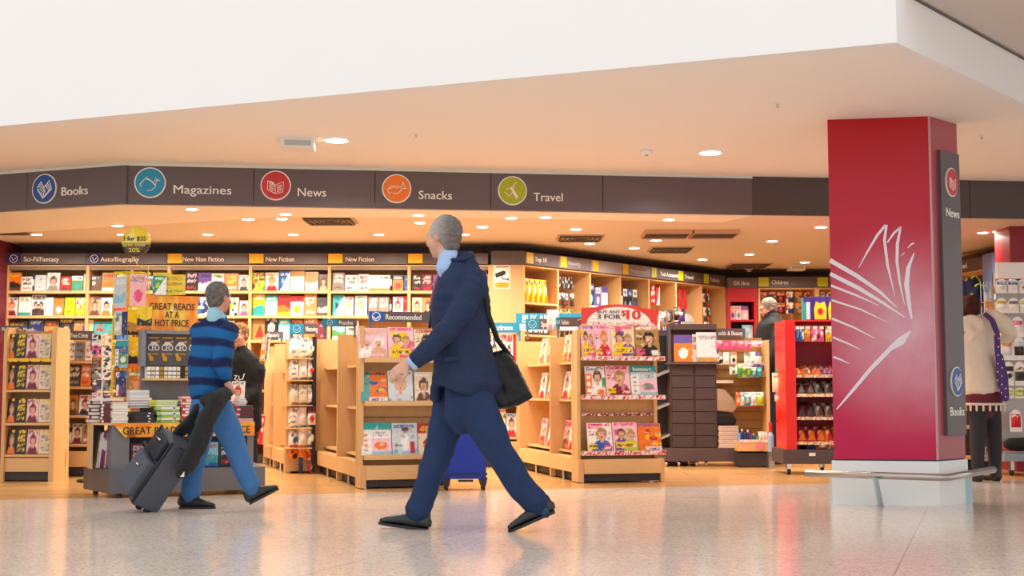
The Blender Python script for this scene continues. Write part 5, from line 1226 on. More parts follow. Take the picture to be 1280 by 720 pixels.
stack(163.5, 195, 515, 529, 4, ['kdkw'], '%s black book up the front stack of dark books', .045, .18, 5)
stack(162, 190, 497, 510, 4, ['wz', 'qw'], '%s white book up the stack behind the dark books', .2, .18, 6)
stack(163, 188, 487.5, 497, 3, ['zw', 'wz'], '%s pale book atop the white stack behind the dark books', .24, .16, 7)
stack(196.5, 226, 508.5, 529, 6, ['glgw', 'wwlk'], '%s green and white book up the middle stack', .045, .18, 8)
stack(188, 222, 500, 508, 3, ['lwy', 'lcl'], '%s lime book atop the green and white stack', .10, .18, 9)
stack(227.5, 252, 495, 529, 9, ['rw', 'owr'], '%s red and white book up the tall stack', .05, .18, 10)
stack(296, 318, 507, 523, 5, ['mdr', 'dmq'], '%s dark red book up the stack at the table\'s far end', .08, .18, 11)
stack(297, 318, 523, 529, 2, ['rw'], '%s red book under the dark red stack', .08, .18, 12)
stack(298, 309, 498, 507, 3, ['wz'], '%s white book atop the dark red stack', .12, .12, 13)
# tall yellow books standing on the header
Yb = R8.at(ux0, .36).y
for k, (u0, u1, v0, v1, st, cs, lb, rzz) in enumerate(((190.5, 213, 341, 370, 'scene', 'yyyl', 'bright yellow board book rearmost on the header card', 0), (203, 231, 343.5, 369, 'text', 'yug', 'golden board book leaning on top of the header card', 0), (191, 208, 345, 369, 'cut', 'gwwl', 'green and white curved board book before the yellow ones', .2), (171, 190, 383, 412, 'scene', 'ykoy', 'tall yellow picture book beside the header card', .1))):
    a, b = P(u0, v1, Yb+.04-.03*k), P(u1, v0, Yb+.04-.03*k)
    loose('book', cover_mesh(st, cs, b.x-a.x, b.z-a.z, .02, 200+k, True), RT(((a.x+b.x)/2, a.y, a.z), rzz, .05), lb, 'book', None)
# ------------------------------------------------------------------ yellow wire spinner with picture books
Ys = 10.9; xs = P(161, 500, Ys).x
sp_ = thing('wire_spinner', 'yellow wire spinner stand of picture books behind the promotion stand', 'display stand', (xs, Ys, 0))
MB().cyl(0, 0, .22, 0, .02, 24).build('base', BLACK, sp_); MB().cyl(0, 0, .015, .02, PZ(338, Ys), 12).build('pole', WIREY, sp_)
for v in (342, 383, 417, 450, 483, 497):
    z = PZ(v, Ys); mb = MB()
    mb.tube([(.15*math.cos(a), .15*math.sin(a), z) for a in [2*math.pi*i/24 for i in range(25)]], .005, 6)
    for a in range(4): mb.tube([(0, 0, z), (.15*math.cos(a*math.pi/2+.4), .15*math.sin(a*math.pi/2+.4), z)], .004, 6)
    mb.build('wire_ring', WIREY, sp_)
for a in range(8):
    MB().tube([(.15*math.cos(a*math.pi/4), .15*math.sin(a*math.pi/4), PZ(497, Ys)), (.15*math.cos(a*math.pi/4), .15*math.sin(a*math.pi/4), PZ(340, Ys))], .0035, 6).build('upright_wire', WIREY, sp_)
SPB = [(140.5, 158.5, 345, 385, 'scene', 'zazw', 'pale blue', -.5), (156, 164, 343, 384, 'plain', 'yo', 'yellow and orange', .2), (163.5, 182, 342, 383, 'band', 'qqep', 'dusty pink', .5), (141, 157, 388, 419, 'blot', 'zgbw', 'sea blue', -.5), (152, 160, 389, 419, 'plain', 'nv', 'navy', .1), (161, 181, 386, 419, 'scene', 'yuky', 'yellow and brown', .5),
       (142, 161, 425, 460, 'homes', 'btgw', 'bright blue and green', -.4), (161.5, 181, 421, 461, 'scene', 'ykoy', 'yellow monkey', .5), (143, 159, 463, 496, 'blot', 'nrbw', 'navy and red', -.4), (161, 179, 464, 497, 'face', 'uocw', 'tan and orange', .5)]
for k, (u0, u1, v0, v1, st, cs, lb, rr) in enumerate(SPB):
    Yk = Ys-.17+.03*(k % 2); a, b = P(u0, v1, Yk), P(u1, v0, Yk)
    loose('picture_book', cover_mesh(st, cs, (b.x-a.x)/math.cos(rr), b.z-a.z-.005, .012, 210+k, True), RT(((a.x+b.x)/2, Yk, a.z), rr, .02), '%s picture book on %s tier of the yellow wire spinner' % (lb, ['the top', 'the top', 'the top', 'the second', 'the second', 'the second', 'the third', 'the third', 'the lowest', 'the lowest'][k]), 'book', 'picture books on the yellow spinner')
# postcard style items beside it
Yp = 11.5; xp = P(128, 500, Yp).x
t = thing('card_spinner', 'wire spinner of small framed cards beside the True Crime rack', 'display stand', (xp, Yp, 0))
MB().cyl(0, 0, .2, 0, .02, 24).build('base', BLACK, t); MB().cyl(0, 0, .012, .02, PZ(417, Yp), 12).build('pole', CHROME, t)
for v in (432, 446, 461, 476, 492, 508):
    z = PZ(v, Yp); MB().tube([(.1*math.cos(a), .1*math.sin(a), z) for a in [2*math.pi*i/20 for i in range(21)]], .003, 6).build('wire_ring', CHROME, t)
k = 0
for j, (v0, v1) in enumerate(((417, 431), (432, 445), (447, 460), (461, 474), (475, 489), (491, 506))):
    for u0, u1 in ((114, 127), (129, 140)):
        cs = ['wkvz', 'wbyo', 'pwnk', 'wvke', 'hrue', 'wkhg', 'ekdw', 'wzhk', 'dwvh', 'ewkd', 'qhew', 'vewk'][k]
        a, b = P(u0, v1, Yp-.11), P(u1, v0, Yp-.11)
        loose('greeting_card', cover_mesh('blot', cs, b.x-a.x, b.z-a.z, .006, 230+k), RT(((a.x+b.x)/2, Yp-.11, a.z), [-.25, .25][k % 2], .03), 'framed card on tier %s of the card spinner, %s side' % (['one', 'two', 'three', 'four', 'five', 'six'][j], ['aisle', 'inner'][k % 2]), 'card', 'cards on the card spinner'); k += 1
# balloon
Yl = 10.6; bc = P(170, 302.5, Yl)
t = thing('foil_balloon', 'yellow and black foil balloon printed 3 for $35 floating over the stand', 'balloon', bc)
rb_ = .123
mb = MB(); n = 32; vs = []
def bal(z): return lin('f4dc1e') if z > -.01 else lin('2a2820')
mb.ball((0, 0, 0), (rb_, .05, rb_), n=28); 
mb.c = [mixc(lin('f2da1c'), lin('f8ef9a'), .7 if (v[0] < -.01 and abs(v[0]+.05-v[2]*.4) < .02) else 0) if v[2] > -.002 else lin('2b2922') for v in mb.v]
mb.build('envelope', print_mat('foil_print', .22, .8, 0, .6), t, smooth=True, colours=True)
for s_, z, h, w_, c in (('3 for $35', .024, .036, .19, BLACK), ('Save over', -.026, .03, .19, WIREY), ('20%', -.07, .034, .09, WIREY)):
    lettering(s_, h, c, t, (0, -.052+abs(z)*.12, z), 'balloon_lettering', width=w_, bold=.02, depth=.003)
b1 = P(165, 320, Yl)-bc; b2 = P(172, 331, Yl)-bc; b3 = P(178, 335, Yl)-bc; b4 = P(185, 332, Yl)-bc; b5 = P(185, 372, Yl)-bc
MB().tube([b1, (b1+b2)/2, b2, b3, b4, (b4+b5)/2, b5], .003, 6).build('ribbon', WIREY, t, smooth=True)
# ------------------------------------------------------------------ brown newspaper stand on castors
Yn = 13.75; xa = P(838, 500, Yn).x; xb = P(896.5, 500, Yn).x; xc = P(925, 500, Yn).x; x0_ = P(826, 500, Yn).x
t = thing('newspaper_stand', 'dark brown slatted newspaper stand on castors', 'newspaper stand', (xa, Yn, 0))
w = xb-xa; zb0 = PZ(575, Yn); zt0 = PZ(453, Yn)
BR2 = mat('stand_brown', '4d3d3b', .5, var=.05)
MB().box(x0_-xa, xc-xa, .0, .6, PZ(577, Yn), PZ(560, Yn)).build('base', BROWN, t)
MB().box(0, w, .03, .5, PZ(560, Yn), zt0-.02).build('cabinet', BR2, t)
for c2 in range(2):
    for k in range(7):
        z0 = PZ(560, Yn)+.004+(zt0-PZ(560, Yn)-.02)/7*k
        MB().box(.02+c2*w*.5, w*.5-.005+c2*w*.5-(.015 if c2 else 0), .008, .03, z0+.004, z0+(zt0-PZ(560, Yn)-.02)/7-.004).build('slat', mat('slat_brown', '44383a', .5, var=.08), t)
MB().box(-.02, w+.02, -.06, .5, zt0-.02, zt0).build('top_ledge', BROWN, t)
MB().box(-.02, .01, -.02, .02, zt0, PZ(406, Yn)).box(w-.0, w+.02, -.02, .02, zt0, PZ(412, Yn)).build('display_posts', BROWN, t)
MB().box(-.02, w+.02, .1, .12, zt0, PZ(405, Yn)).build('display_back', mat('stand_dark', '3a3030', .5), t); MB().box(-.02, w+.0, .0, .12, PZ(412, Yn), PZ(405, Yn)).build('display_canopy', BR2, t)
for (u, s_) in ((848, .03), (870, .03), (882, .03), (918, .035), (832, .03)):
    x = P(u, 500, Yn).x-xa; c = MB().prism([(.03+.03*math.cos(a), .032+.03*math.sin(a)) for a in [2*math.pi*i/16 for i in range(16)]], x-.012, x+.012, 'x').build('castor', CHROME, t)
    MB().box(x-.018, x+.018, .0, .05, .06, PZ(577, Yn)).build('castor_fork', STEEL, c)
for k, v in enumerate((465, 506, 545)):
    MB().prism([(x0_-xa-.05, PZ(v+4, Yn)), (-.01, PZ(v-3, Yn)), (-.01, PZ(v, Yn)), (x0_-xa-.05, PZ(v+7, Yn))], -.0, .3).build('angled_tray', STEEL, t)
MB().box(x0_-xa-.02, 0, .3, .5, PZ(560, Yn), PZ(418, Yn)).build('side_cabinet', BLACK, t)
MB().box(w, xc-xa, .3, .5, PZ(560, Yn), PZ(478, Yn)).build('side_bin', BR2, t)
zl = zt0+.002
loose('book', cover_mesh('band', 'ovbw', P(865, 400, Yn).x-P(842, 400, Yn).x, PZ(419, Yn)-zl, .02, 250, True), RT((P(853.5, 400, Yn).x, Yn-.03, zl), 0, .1), 'orange and blue book standing on the newspaper stand', 'book')
loose('magazine', cover_mesh('text', 'wkz', .06, PZ(418, Yn)-zl, .012, 251, True), RT((P(869, 400, Yn).x, Yn+.0, zl), 0, .12), 'white and black magazine beside the orange and blue book', 'magazine')
loose('poster_calendar', cover_mesh('scene', 'zzue', P(898, 400, Yn).x-P(870, 400, Yn).x, PZ(415.5, Yn)-zl, .012, 252, True), RT((P(884, 400, Yn).x, Yn-.03, zl), 0, .12), 'pale grey calendar with a tiny dark figure on the newspaper stand', 'calendar')
gm = 'newspapers folded on the newspaper stand'
zq = PZ(560, Yn)
for k in range(11):
    mb = MB(); w_ = P(923, 500, Yn).x-P(898, 500, Yn).x; th = (PZ(532, Yn)-zq)/11
    mb.box(-w_/2, w_/2, 0, .28, 0, th*.9, cc('dccfc6' if k % 2 else 'cfc0b8')); mb.box(-w_/2-.001, w_/2+.001, -.002, .02, th*.3, th*.6, cc('e8ded4'))
    o = mb.build('newspaper', PRINT, None, colours=True); o.location = (P(910.5, 500, Yn).x+.004*((k*7) % 3-1), Yn+.01, zq+th*k); tag(o, '%s folded newspaper up the pile on the brown stand base' % ORD[k], 'newspaper', gm)
TP = P(896, 517, Yn)
for nm, pol, cl, lb in (('travel_pillow', [(896, 485), (908, 487), (917, 497), (924, 509), (918, 516), (896, 514)], mat('taupe_fabric', 'b09a86', .9, var=.1, bump=.3), 'taupe travel pillow stuffed above the folded newspapers'), ('travel_pillow', [(896, 516), (916, 517), (922, 525), (920, 532), (896, 532)], mat('black_fabric', '1d1b1d', .9, var=.1, bump=.3), 'black travel pillow squeezed under the taupe one')):
    mb = MB(); mb.prism([(P(u, v, Yn).x-TP.x, P(u, v, Yn).z-TP.z) for u, v in pol], .04, .24)
    bm = bmesh.new(); me = mb.mesh(nm, cl); bm.from_mesh(me); bmesh.ops.recalc_face_normals(bm, faces=bm.faces); bmesh.ops.bevel(bm, geom=bm.edges, offset=.025, segments=3, profile=.6, affect='EDGES'); bm.to_mesh(me); bm.free()
    o = link(nm, me); o.location = TP; me.polygons.foreach_set('use_smooth', [True]*len(me.polygons)); tag(o, lb, 'pillow')
o = MB().box(0, P(917, 500, Yn).x-P(896, 500, Yn).x, 0, .2, 0, .03).build('magazine_pile', mat('pale_paper_pile', 'cfc0b0', .7), None); o.location = (P(896, 500, Yn).x, Yn, PZ(479, Yn)); tag(o, 'pale flat box beside the newspaper stand under a hand', 'box')
# audio display left above the stand
Yh = 14.1; t = thing('record_sign', 'purple sign reading RECORD over the earphone display', 'sign', (P(826, 400, Yh).x, Yh, PZ(411, Yh)), .0)
w = P(851, 400, Yh).x-P(826, 400, Yh).x
mb = MB(); mb.prism([(0, -.05), (w, .0), (w, .09), (0, .03)], 0, .01); mb.build('board', mat('sign_purple', '4c2a6e', .4), t)
l_ = lettering('RECORD', .05, WHITEL, t, (w*.48, -.002, .02), 'lettering', width=w*.8, bold=.02); l_.rotation_euler = (0, -.2, 0)
for k, (u, v, cs) in enumerate(((829, 398, 'zew'), (838, 397, 'ezk'), (847, 394, 'kuw'), (853, 396, 'vwk'))):
    loose('gadget_pack', pack_mesh('blot', cs+'d', .07, .14, .04, 260+k), RT((P(u, v, Yh).x, Yh+.05, PZ(v+6, Yh)), 0, 0), '%s earphone pack above the purple RECORD sign' % ORD[k], 'packet', 'earphone packs above the RECORD sign')
MB().box(-.02, w+.1, .27, .4, -PZ(411, Yh), .0).build('cabinet', BR2, t)
# ------------------------------------------------------------------ health and beauty rack
Yk = 13.6; xa = P(897, 500, Yk).x; xb = P(960, 500, Yk).x; w = xb-xa; xm_ = P(923, 500, Yk).x-xa
t = thing('peg_rack', 'gold peg rack of toiletries under the Health & Beauty sign', 'display rack', (xa, Yk, 0))
PEG = mat('gold_peg_board', 'a98a4c', .4, .3, var=.08, scale=30, stretch=(1, 1, 8))
mb = MB(); mb.box(0, w, .3, .32, .15, PZ(421, Yk)); mb.build('peg_board', PEG, t)
for k in range(12): MB().box(0, w, .292, .3, .3+.09*k, .31+.09*k).build('slot_rail', mat('peg_rail', '8b7040', .4, .4), t)
MB().box(w-.01, w+.02, .0, .32, .0, PZ(425, Yk)).build('end_post', WOOD, t)
MB().box(xm_-.02, w, -.02, .3, PZ(564, Yk), PZ(552, Yk)).build('base_drawer', WOODH, t); MB().box(xm_-.02, w, .0, .3, .012, PZ(566, Yk)).build('kickboard', KICK, t)
strip(w-xm_, .03, 'wwcq', 4, 'ticket_strip', t, (xm_, -.025, PZ(553, Yk)))
MB().disc(P(949, 500, Yk).x-xa, PZ(557, Yk), .045, -.03, -.026, 20).build('round_pink_label', mat('pink_label', 'f08a92', .5), t)
g_ = MB().box(0, P(937, 400, Yk).x-xa, .27, .29, PZ(421, Yk), PZ(409, Yk)).build('header_sign', CHAR, t)
MB().box(0, .015, .266, .27, PZ(421, Yk), PZ(409, Yk)).build('sign_edge', YELG, g_)
lettering('Health & Beauty', .045, WHITEL, g_, ((P(899, 400, Yk).x+P(934, 400, Yk).x)/2-xa, .2695, PZ(415, Yk)), 'sign_lettering', width=P(934, 400, Yk).x-P(899, 400, Yk).x, bold=.015)
HR = [(425, 5, 'ppqp', 'bright pink', 898, .075, .1), (425, 3, 'qwep', 'pale pink', 934, .06, .07), (440, 3, 'wsek', 'peach', 898, .075, .13), (440, 3, 'wvew', 'violet and white', 933, .06, .13), (456, 3, 'wzeg', 'pale grey', 915, .06, .1), (452, 3, 'vwzv', 'lilac', 938, .06, .09)]
for j, (v, n_, cs, lb, u, pit, h) in enumerate(HR):
    peg_row((P(u, v, Yk).x, Yk, 0), 0, n_, pit, PZ(v, Yk), .065, h, .03, [('blot', cs), ('plain', cs[:2]), ('band', cs)], '%s '+lb+' hanging pack of the toiletries rack, row %s' % ['one', 'one end', 'two', 'two end', 'three', 'three end'][j], 'packet', 'toiletry packs on the peg rack', x0=.03, y=.12)
gm = 'toiletries on the peg rack shelves'
MB().box(xm_-.0, w, .02, .3, PZ(471, Yk)-.01, PZ(471, Yk)).build('wire_shelf', CHROME, t); MB().box(xm_-.0, w, .02, .3, PZ(507, Yk)-.01, PZ(507, Yk)).build('wire_shelf', CHROME, t)
for k, (u, cs, st) in enumerate(((927, 'glwg', 'band'), (932, 'lwrg', 'band'), (937.5, 'gwrl', 'band'), (944, 'twgz', 'band'), (951, 'twza', 'plain'))):
    loose('carton', pack_mesh(st, cs, .055, .14 if k < 3 else .1, .04, 270+k, False), RT((P(u, 500, Yk).x, Yk+.06, PZ(471, Yk)), 0, 0), '%s green carton on the upper wire shelf of the toiletries rack' % ORD[k], 'carton', gm)
for k, (u, cs, wd3) in enumerate(((923.5, 'orlw', .04), (929, 'wtqw', .05), (935, 'twbz', .07), (943, 'wwtz', .06), (951, 'lwgy', .08))):
    loose('bagged_towelettes', pack_mesh('band', cs, wd3, .14, .05, 280+k, False), RT((P(u, 500, Yk).x, Yk+.05, PZ(507, Yk)), 0, 0), '%s soft pack on the lower wire shelf of the toiletries rack' % ORD[k], 'packet', gm)
for k in range(7):
    c = ['6fa4d8', '2a4fa0', '26436a', '5a3a8c', '6c3f92', '2f7d54', '36905c'][k]; h = [.11, .13, .12, .12, .11, .08, .07][k]
    x = P(925+3.6*k, 500, Yk).x; bt = thing('bottle', '%s small bottle above the wooden base of the toiletries rack' % ORD[k], 'bottle', (x, Yk+.06+.02*(k % 2), PZ(552, Yk)+.001), 0, gm)
    MB().loft([(0, 0, 0), (0, 0, h*.7), (0, 0, h*.8)], [.016, .016, .008], n=10, ball=False).build('bottle_body', mat('liquid_'+c, c, .2, spec=.6), bt, smooth=False); MB().cyl(0, 0, .008, h*.8, h, 10).build('cap', WHITEP if k % 2 else BLACK, bt)
for k in range(3):
    loose('carton', pack_mesh('text', 'wqe', .04, .1, .03, 290+k, False), RT((P(951+4*k, 500, Yk).x, Yk+.06, PZ(552, Yk)), 0, 0), '%s pale carton after the bottles on the toiletries rack' % ORD[k], 'carton', gm)
# ------------------------------------------------------------------ red confectionery stand on castors
Yc = 12.4; xa = P(978, 500, Yc).x; w = .72; H = PZ(400, Yc)
t = thing('confectionery_stand', 'bright red confectionery stand on castors beside the pillar', 'display stand', (xa, Yc, 0))
zb = PZ(580, Yc); zm = PZ(562, Yc)
MB().box(0, w, 0, .55, zb, zm).build('base', BROWN, t)
sx = P(983, 500, Yc).x-xa; sx1 = P(996, 500, Yc).x-xa
RB = mat('candy_red', 'e0251d', .3, var=.03)
MB().box(sx, sx1, .02, .5, zm, H).build('side_panel', RB, t); MB().box(w-.08, w-.02, .02, .5, zm, H).build('side_panel', RB, t)
MB().box(sx1, w-.08, .4, .44, zm, H).build('back_panel', mat('candy_red_back', '9c1c2c', .5), t); MB().box(sx1, w-.08, .02, .4, H-.012, H).build('top_panel', RB, t)
for k, (u, uu) in enumerate(((983, 0), (1032, .1), (1040, .3))):
    x = P(u+3, 500, Yc).x-xa; y = [.06, .3, .06][k]; c = MB().prism([(y+.036*math.cos(a), .036+.036*math.sin(a)) for a in [2*math.pi*i/16 for i in range(16)]], x-.014, x+.014, 'x').build('castor', BLACK, t)
    MB().box(x-.022, x+.022, y-.03, y+.03, .055, zb).build('castor_fork', CHROME, c); MB().prism([(y+.016*math.cos(a), .036+.016*math.sin(a)) for a in [2*math.pi*i/12 for i in range(12)]], x-.018, x+.018, 'x').build('castor_hub', CHROME, c)
SHC = (468, 492, 521, 552)
for j, v in enumerate(SHC):
    z = PZ(v, Yc); s = MB().prism([(.02, z-.03), (.4, z+.05), (.4, z+.06), (.02, z-.015)], sx1, w-.08, 'x').build('sloped_shelf', mat('clear_amber_shelf', 'c98f62', .3), t)
    strip(w-.1-sx1, .03, ['wuco', 'coww', 'uwoc', 'wcou'][j], 40+j, 'ticket_strip', s, (sx1+.01, .016, z-.03))
MB().box(P(1010, 500, Yc).x-xa, P(1018, 500, Yc).x-xa, -.004, 0, PZ(570, Yc), PZ(566, Yc)).build('price_ticket', WHITEL, t)
MB().tube([(sx1, .05, PZ(407, Yc)), (w-.08, .05, PZ(407, Yc))], .004, 6).build('peg_bar', CHROME, t)
gm = 'bags hung at the top of the confectionery stand'
for k, (u, cs, lb, c2) in enumerate(((999, 'bwan', 'blue', ''), (1004.5, 'bwnk', 'deep blue', ''), (1012, 'owuy', 'orange', ''), (1021, 'pwqp', 'pink', ''), (1029, 'pmpw', 'magenta', ''), (1039, 'yuow', 'yellow', ''))):
    loose('sweet_bag', pack_mesh('blot', cs, .06, .15, .035, 300+k, True), RT((P(u, 500, Yc).x, Yc+.05, PZ(427, Yc)), 0, 0), '%s sweet bag hung at the top of the red confectionery stand' % lb, 'sweets', gm)
    o = MB().box(-.018, .018, -.02, -.018, 0, .022).build('price_ticket', WHITEL, None);
    o.location = (P(u, 500, Yc).x, Yc+.03, PZ(411, Yc)); tag(o, 'white price ticket above the %s sweet bag' % lb, 'price ticket', 'price tickets on the confectionery stand')
gm = 'sweets on the sloped shelves'
rnd = random.Random(5)
for j, v in enumerate(SHC):
    z = PZ(v, Yc); n_ = 9 if j == 0 else 5
    for k in range(n_):
        for r_ in range(2):
            x = sx1+.035+(w-.14-sx1)/n_*(k+.5)-.02; y = .06+.14*r_; zz_ = z-.02+.08*y/.38+.012
            if j == 0: cs = rnd.choice(('vwou', 'owvr', 'ovwy', 'uoww')); sz = (.045, .1, .03)
            elif j == 1: cs = ('hewk' if k < 2 else 'edwz'); sz = (.075, .13, .035)
            elif j == 2: cs = ('mdhk' if k < 2 else 'ehzw'); sz = (.08, .15, .04)
            else: cs = ('roew' if k < 3 else 'orhw'); sz = (.08, .16, .045)
            me = pack_mesh('blot' if j == 0 else 'cut', cs, sz[0], sz[1], sz[2], 310+j, False)
            loose('chocolate_bar' if j == 0 else 'snack_box', me, Matrix.Translation((xa+x, Yc+y, zz_+.006)) @ Matrix.Rotation(rnd.uniform(-.15, .15), 4, 'Z') @ Matrix.Rotation(-.85 if j else -1.1, 4, 'X'), '%s item along the %s row of sloped confectionery shelf %s' % (ORD[k], ['front', 'rear'][r_], ['one', 'two', 'three', 'four'][j]), 'sweets', gm)
for k, (u0, u1, cs, lb) in enumerate(((1011, 1022.5, 'brwn', 'blue and red'), (1023, 1037, 'ocow', 'orange and cream'), (1038, 1048, 'wrwo', 'white and red'))):
    a = P(u0, 561, Yc).x; b = P(u1, 561, Yc).x
    loose('gum_carton', pack_mesh('band', cs, b-a, .08, .06, 330+k, False), RT(((a+b)/2, Yc+.08, zm+.001), 0, 0), '%s carton on the base of the confectionery stand' % lb, 'sweets', 'cartons on the stand base')
# chocolate egg boxes on top
zt = H+.001
for k, (u0, u1, v0, st, cs, lb) in enumerate(((1007.5, 1019, 371, 'plain', 'tv', 'teal and violet egg box on top of the confectionery stand'), (1020, 1037.5, 370, 'food', 'yvrv', 'purple and yellow egg box on top of the confectionery stand'), (1038, 1052, 370, 'food', 'vyrv', 'purple egg box half behind the red pillar'))):
    a = P(u0, 400, Yc).x; b = P(u1, 400, Yc).x; ww = b-a; hh_ = PZ(v0, Yc)-zt
    t = thing('egg_box', lb, 'chocolate box', ((a+b)/2, Yc+.1, zt), 0, 'egg boxes')
    V = mat('box_violet', '4a2a8c', .35); YY = mat('box_yellow', 'f2d420', .35); TT = mat('box_teal', '27a3a8', .35)
    MB().box(-ww/2, ww/2, 0, .09, 0, hh_).build('carton', TT if k == 0 else V, t)
    if k == 0: MB().box(-ww*.18, ww*.2, -.003, 0, .01, hh_*.8).build('window', mat('box_pale', 'dfe4ea', .3), t); MB().box(-ww/2, ww/2, -.003, 0, hh_*.8, hh_).build('top_band', V, t); MB().box(ww*.25, ww*.5, -.003, 0, 0, hh_*.8).build('violet_edge', V, t)
    else:
        MB().prism([(-ww*.42, .01), (ww*.42, .01), (ww*.46, hh_*.5), (ww*.3, hh_*.8), (0, hh_*.72), (-ww*.3, hh_*.8), (-ww*.46, hh_*.5)], -.003, 0).build('yellow_panel', YY, t)
        mb = MB(); mb.disc(0, hh_*.38, ww*.2, -.006, -.003, 16, rz=hh_*.14); mb.build('red_emblem', REDM, t)
# side items hung on the red stand's outer face
gm = 'goods hung beside the confectionery stand'
Yq = 12.8
for k, (u0, u1, v0, v1, cs, lb) in enumerate(((968, 984, 446, 470, 'tzaw', 'teal edged book held out beside the red stand'), (966, 984, 466, 490, 'cchw', 'cream bag hung beside the red stand'), (970, 984, 480, 492, 'qwcs', 'pale pink pack hung beside the red stand'), (969, 984, 493, 502, 'cueh', 'tan pack hung beside the red stand'), (970, 984, 512, 530, 'hurw', 'brown carton tilted beside the red stand'))):
    a, b = P(u0, v1, Yq), P(u1, v0, Yq)
    loose('side_pack', pack_mesh('band' if k != 1 else 'blot', cs, b.x-a.x, b.z-a.z, .05, 340+k, False), Matrix.Translation(((a.x+b.x)/2, Yq, a.z)) @ Matrix.Rotation([.5, 0, 0, 0, .5][k], 4, 'Y'), lb, 'packet', gm)
a, b = P(962, 563, 13.4), P(969, 520, 13.4)
t = thing('bottle', 'tall bottle with a red cap standing by the far man\'s legs', 'bottle', (a.x+.02, 13.4, .0))
MB().box(-.03, .03, 0, .08, 0, PZ(565, 13.4)).build('stand_foot', STEEL, t); MB().loft([(0, .03, PZ(565, 13.4)), (0, .03, PZ(545, 13.4)), (0, .03, PZ(540, 13.4))], [.03, .03, .014], n=12, ball=False).build('bottle_body', mat('pale_blue_liquid', '9fb4dc', .2), t); MB().cyl(0, .03, .018, PZ(540, 13.4), PZ(528, 13.4), 12).build('cap', REDM, t)
# ------------------------------------------------------------------ right side of the pillar
# travel shelving on the shop's side wall
pa_ = Vector((P(1190, 340, 15.6).x, 15.6)); pb_ = Vector((P(1244, 334, 14.55).x, 14.55))
p_, rr_, ln_ = run(pa_, pb_)
t = thing('wall_bay', 'birch bay under the Travel sign beyond the pillar', 'shelving', (p_.x, p_.y, 0), rr_)
Hh = P(1207, 340.5, 15.25).z
MB().box(0, ln_, .35, .38, 0, Hh).build('back_panel', WOODD, t); MB().box(ln_-.03, ln_, 0, .35, 0, Hh).build('side_panel', WOOD, t); MB().box(0, .03, 0, .35, 0, Hh).build('side_panel', WOOD, t); MB().box(0, ln_, 0, .36, Hh-.02, Hh).build('top_panel', WOOD, t)
for z in (.3, .8): MB().box(.03, ln_-.03, 0, .35, z-.02, z).build('shelf', WOODH, t)
g_ = MB().box(0, ln_, -.03, 0, Hh, Hh+.14).build('header_sign', CHAR, t)
d0 = lu(1201, p_, Vector((math.cos(rr_), math.sin(rr_)))); d1 = lu(1206.5, p_, Vector((math.cos(rr_), math.sin(rr_))))
MB().box(d0-.1, d1, -.034, -.03, Hh+.005, Hh+.135).build('sign_square', YEL, g_)
e0 = lu(1208, p_, Vector((math.cos(rr_), math.sin(rr_)))); e1 = lu(1216, p_, Vector((math.cos(rr_), math.sin(rr_))))
lettering('Travel', .06, WHITEL, g_, ((e0+e1)/2, -.031, Hh+.075), 'sign_lettering', width=e1-e0, bold=.02)
a, b = P(1232, 352, 14.4), P(1245, 336, 14.4)
o = MB().box(0, b.x-a.x, 0, .03, 0, b.z-a.z+.0).build('cork_panel', mat('orange_cork', 'c9853c', .7, var=.1), None); o.location = (a.x, 14.42, a.z); tag(o, 'orange wooden end panel beside the Travel bay', 'panel')
o = MB().box(0, .03, .0, .3, 0, 2.3).build('slate_panel', mat('slate_blue_panel', '6b7fae', .5), None); o.location = (P(1243, 340, 14.0).x, 14.05, 0); tag(o, 'slate blue end panel behind the white display header', 'panel')
o = MB().box(0, .4, 0, .02, 0, .3).build('blue_header', MATS['slate_blue_panel'], None); o.location = (P(1244, 340, 14.0).x+.035, 14.05, 2.0); tag(o, 'slate blue header board beside the dark red pier', 'panel')
# dark red pier reaching the ceiling
xr = P(1262, 300, 12.9).x
o = MB().box(xr, xr+.6, 12.9, 13.3, 0, ZI).build('pier', mat('pier_red', '93202a', .4, var=.03)); struct(o); o.name = 'wall_red_pier'
gm = 'neck pillows on the Travel bay'
for k, (u, v) in enumerate(((1209, 365), (1216, 362), (1221, 372), (1213, 385))):
    Y = 14.6-.05*k; c = P(u, v, Y)
    t = thing('neck_pillow', '%s navy neck pillow with lime trim hanging in the Travel bay' % ORD[k], 'pillow', c, .6, gm)
    MB().loft([(.07*math.cos(a), 0, .11*math.sin(a)) for a in [math.pi*(-.25+1.5*i/10) for i in range(11)]], [(.045, .045)]*11, n=10).build('cushion', mat('navy_fabric', '1e2146', .9, bump=.2), t, smooth=True)
    MB().tube([(.11*math.cos(a), -.03, .15*math.sin(a)) for a in [math.pi*(.1+.6*i/8) for i in range(9)]], .011, 8).build('trim', mat('lime_fabric', 'c6d42a', .8), t, smooth=True)
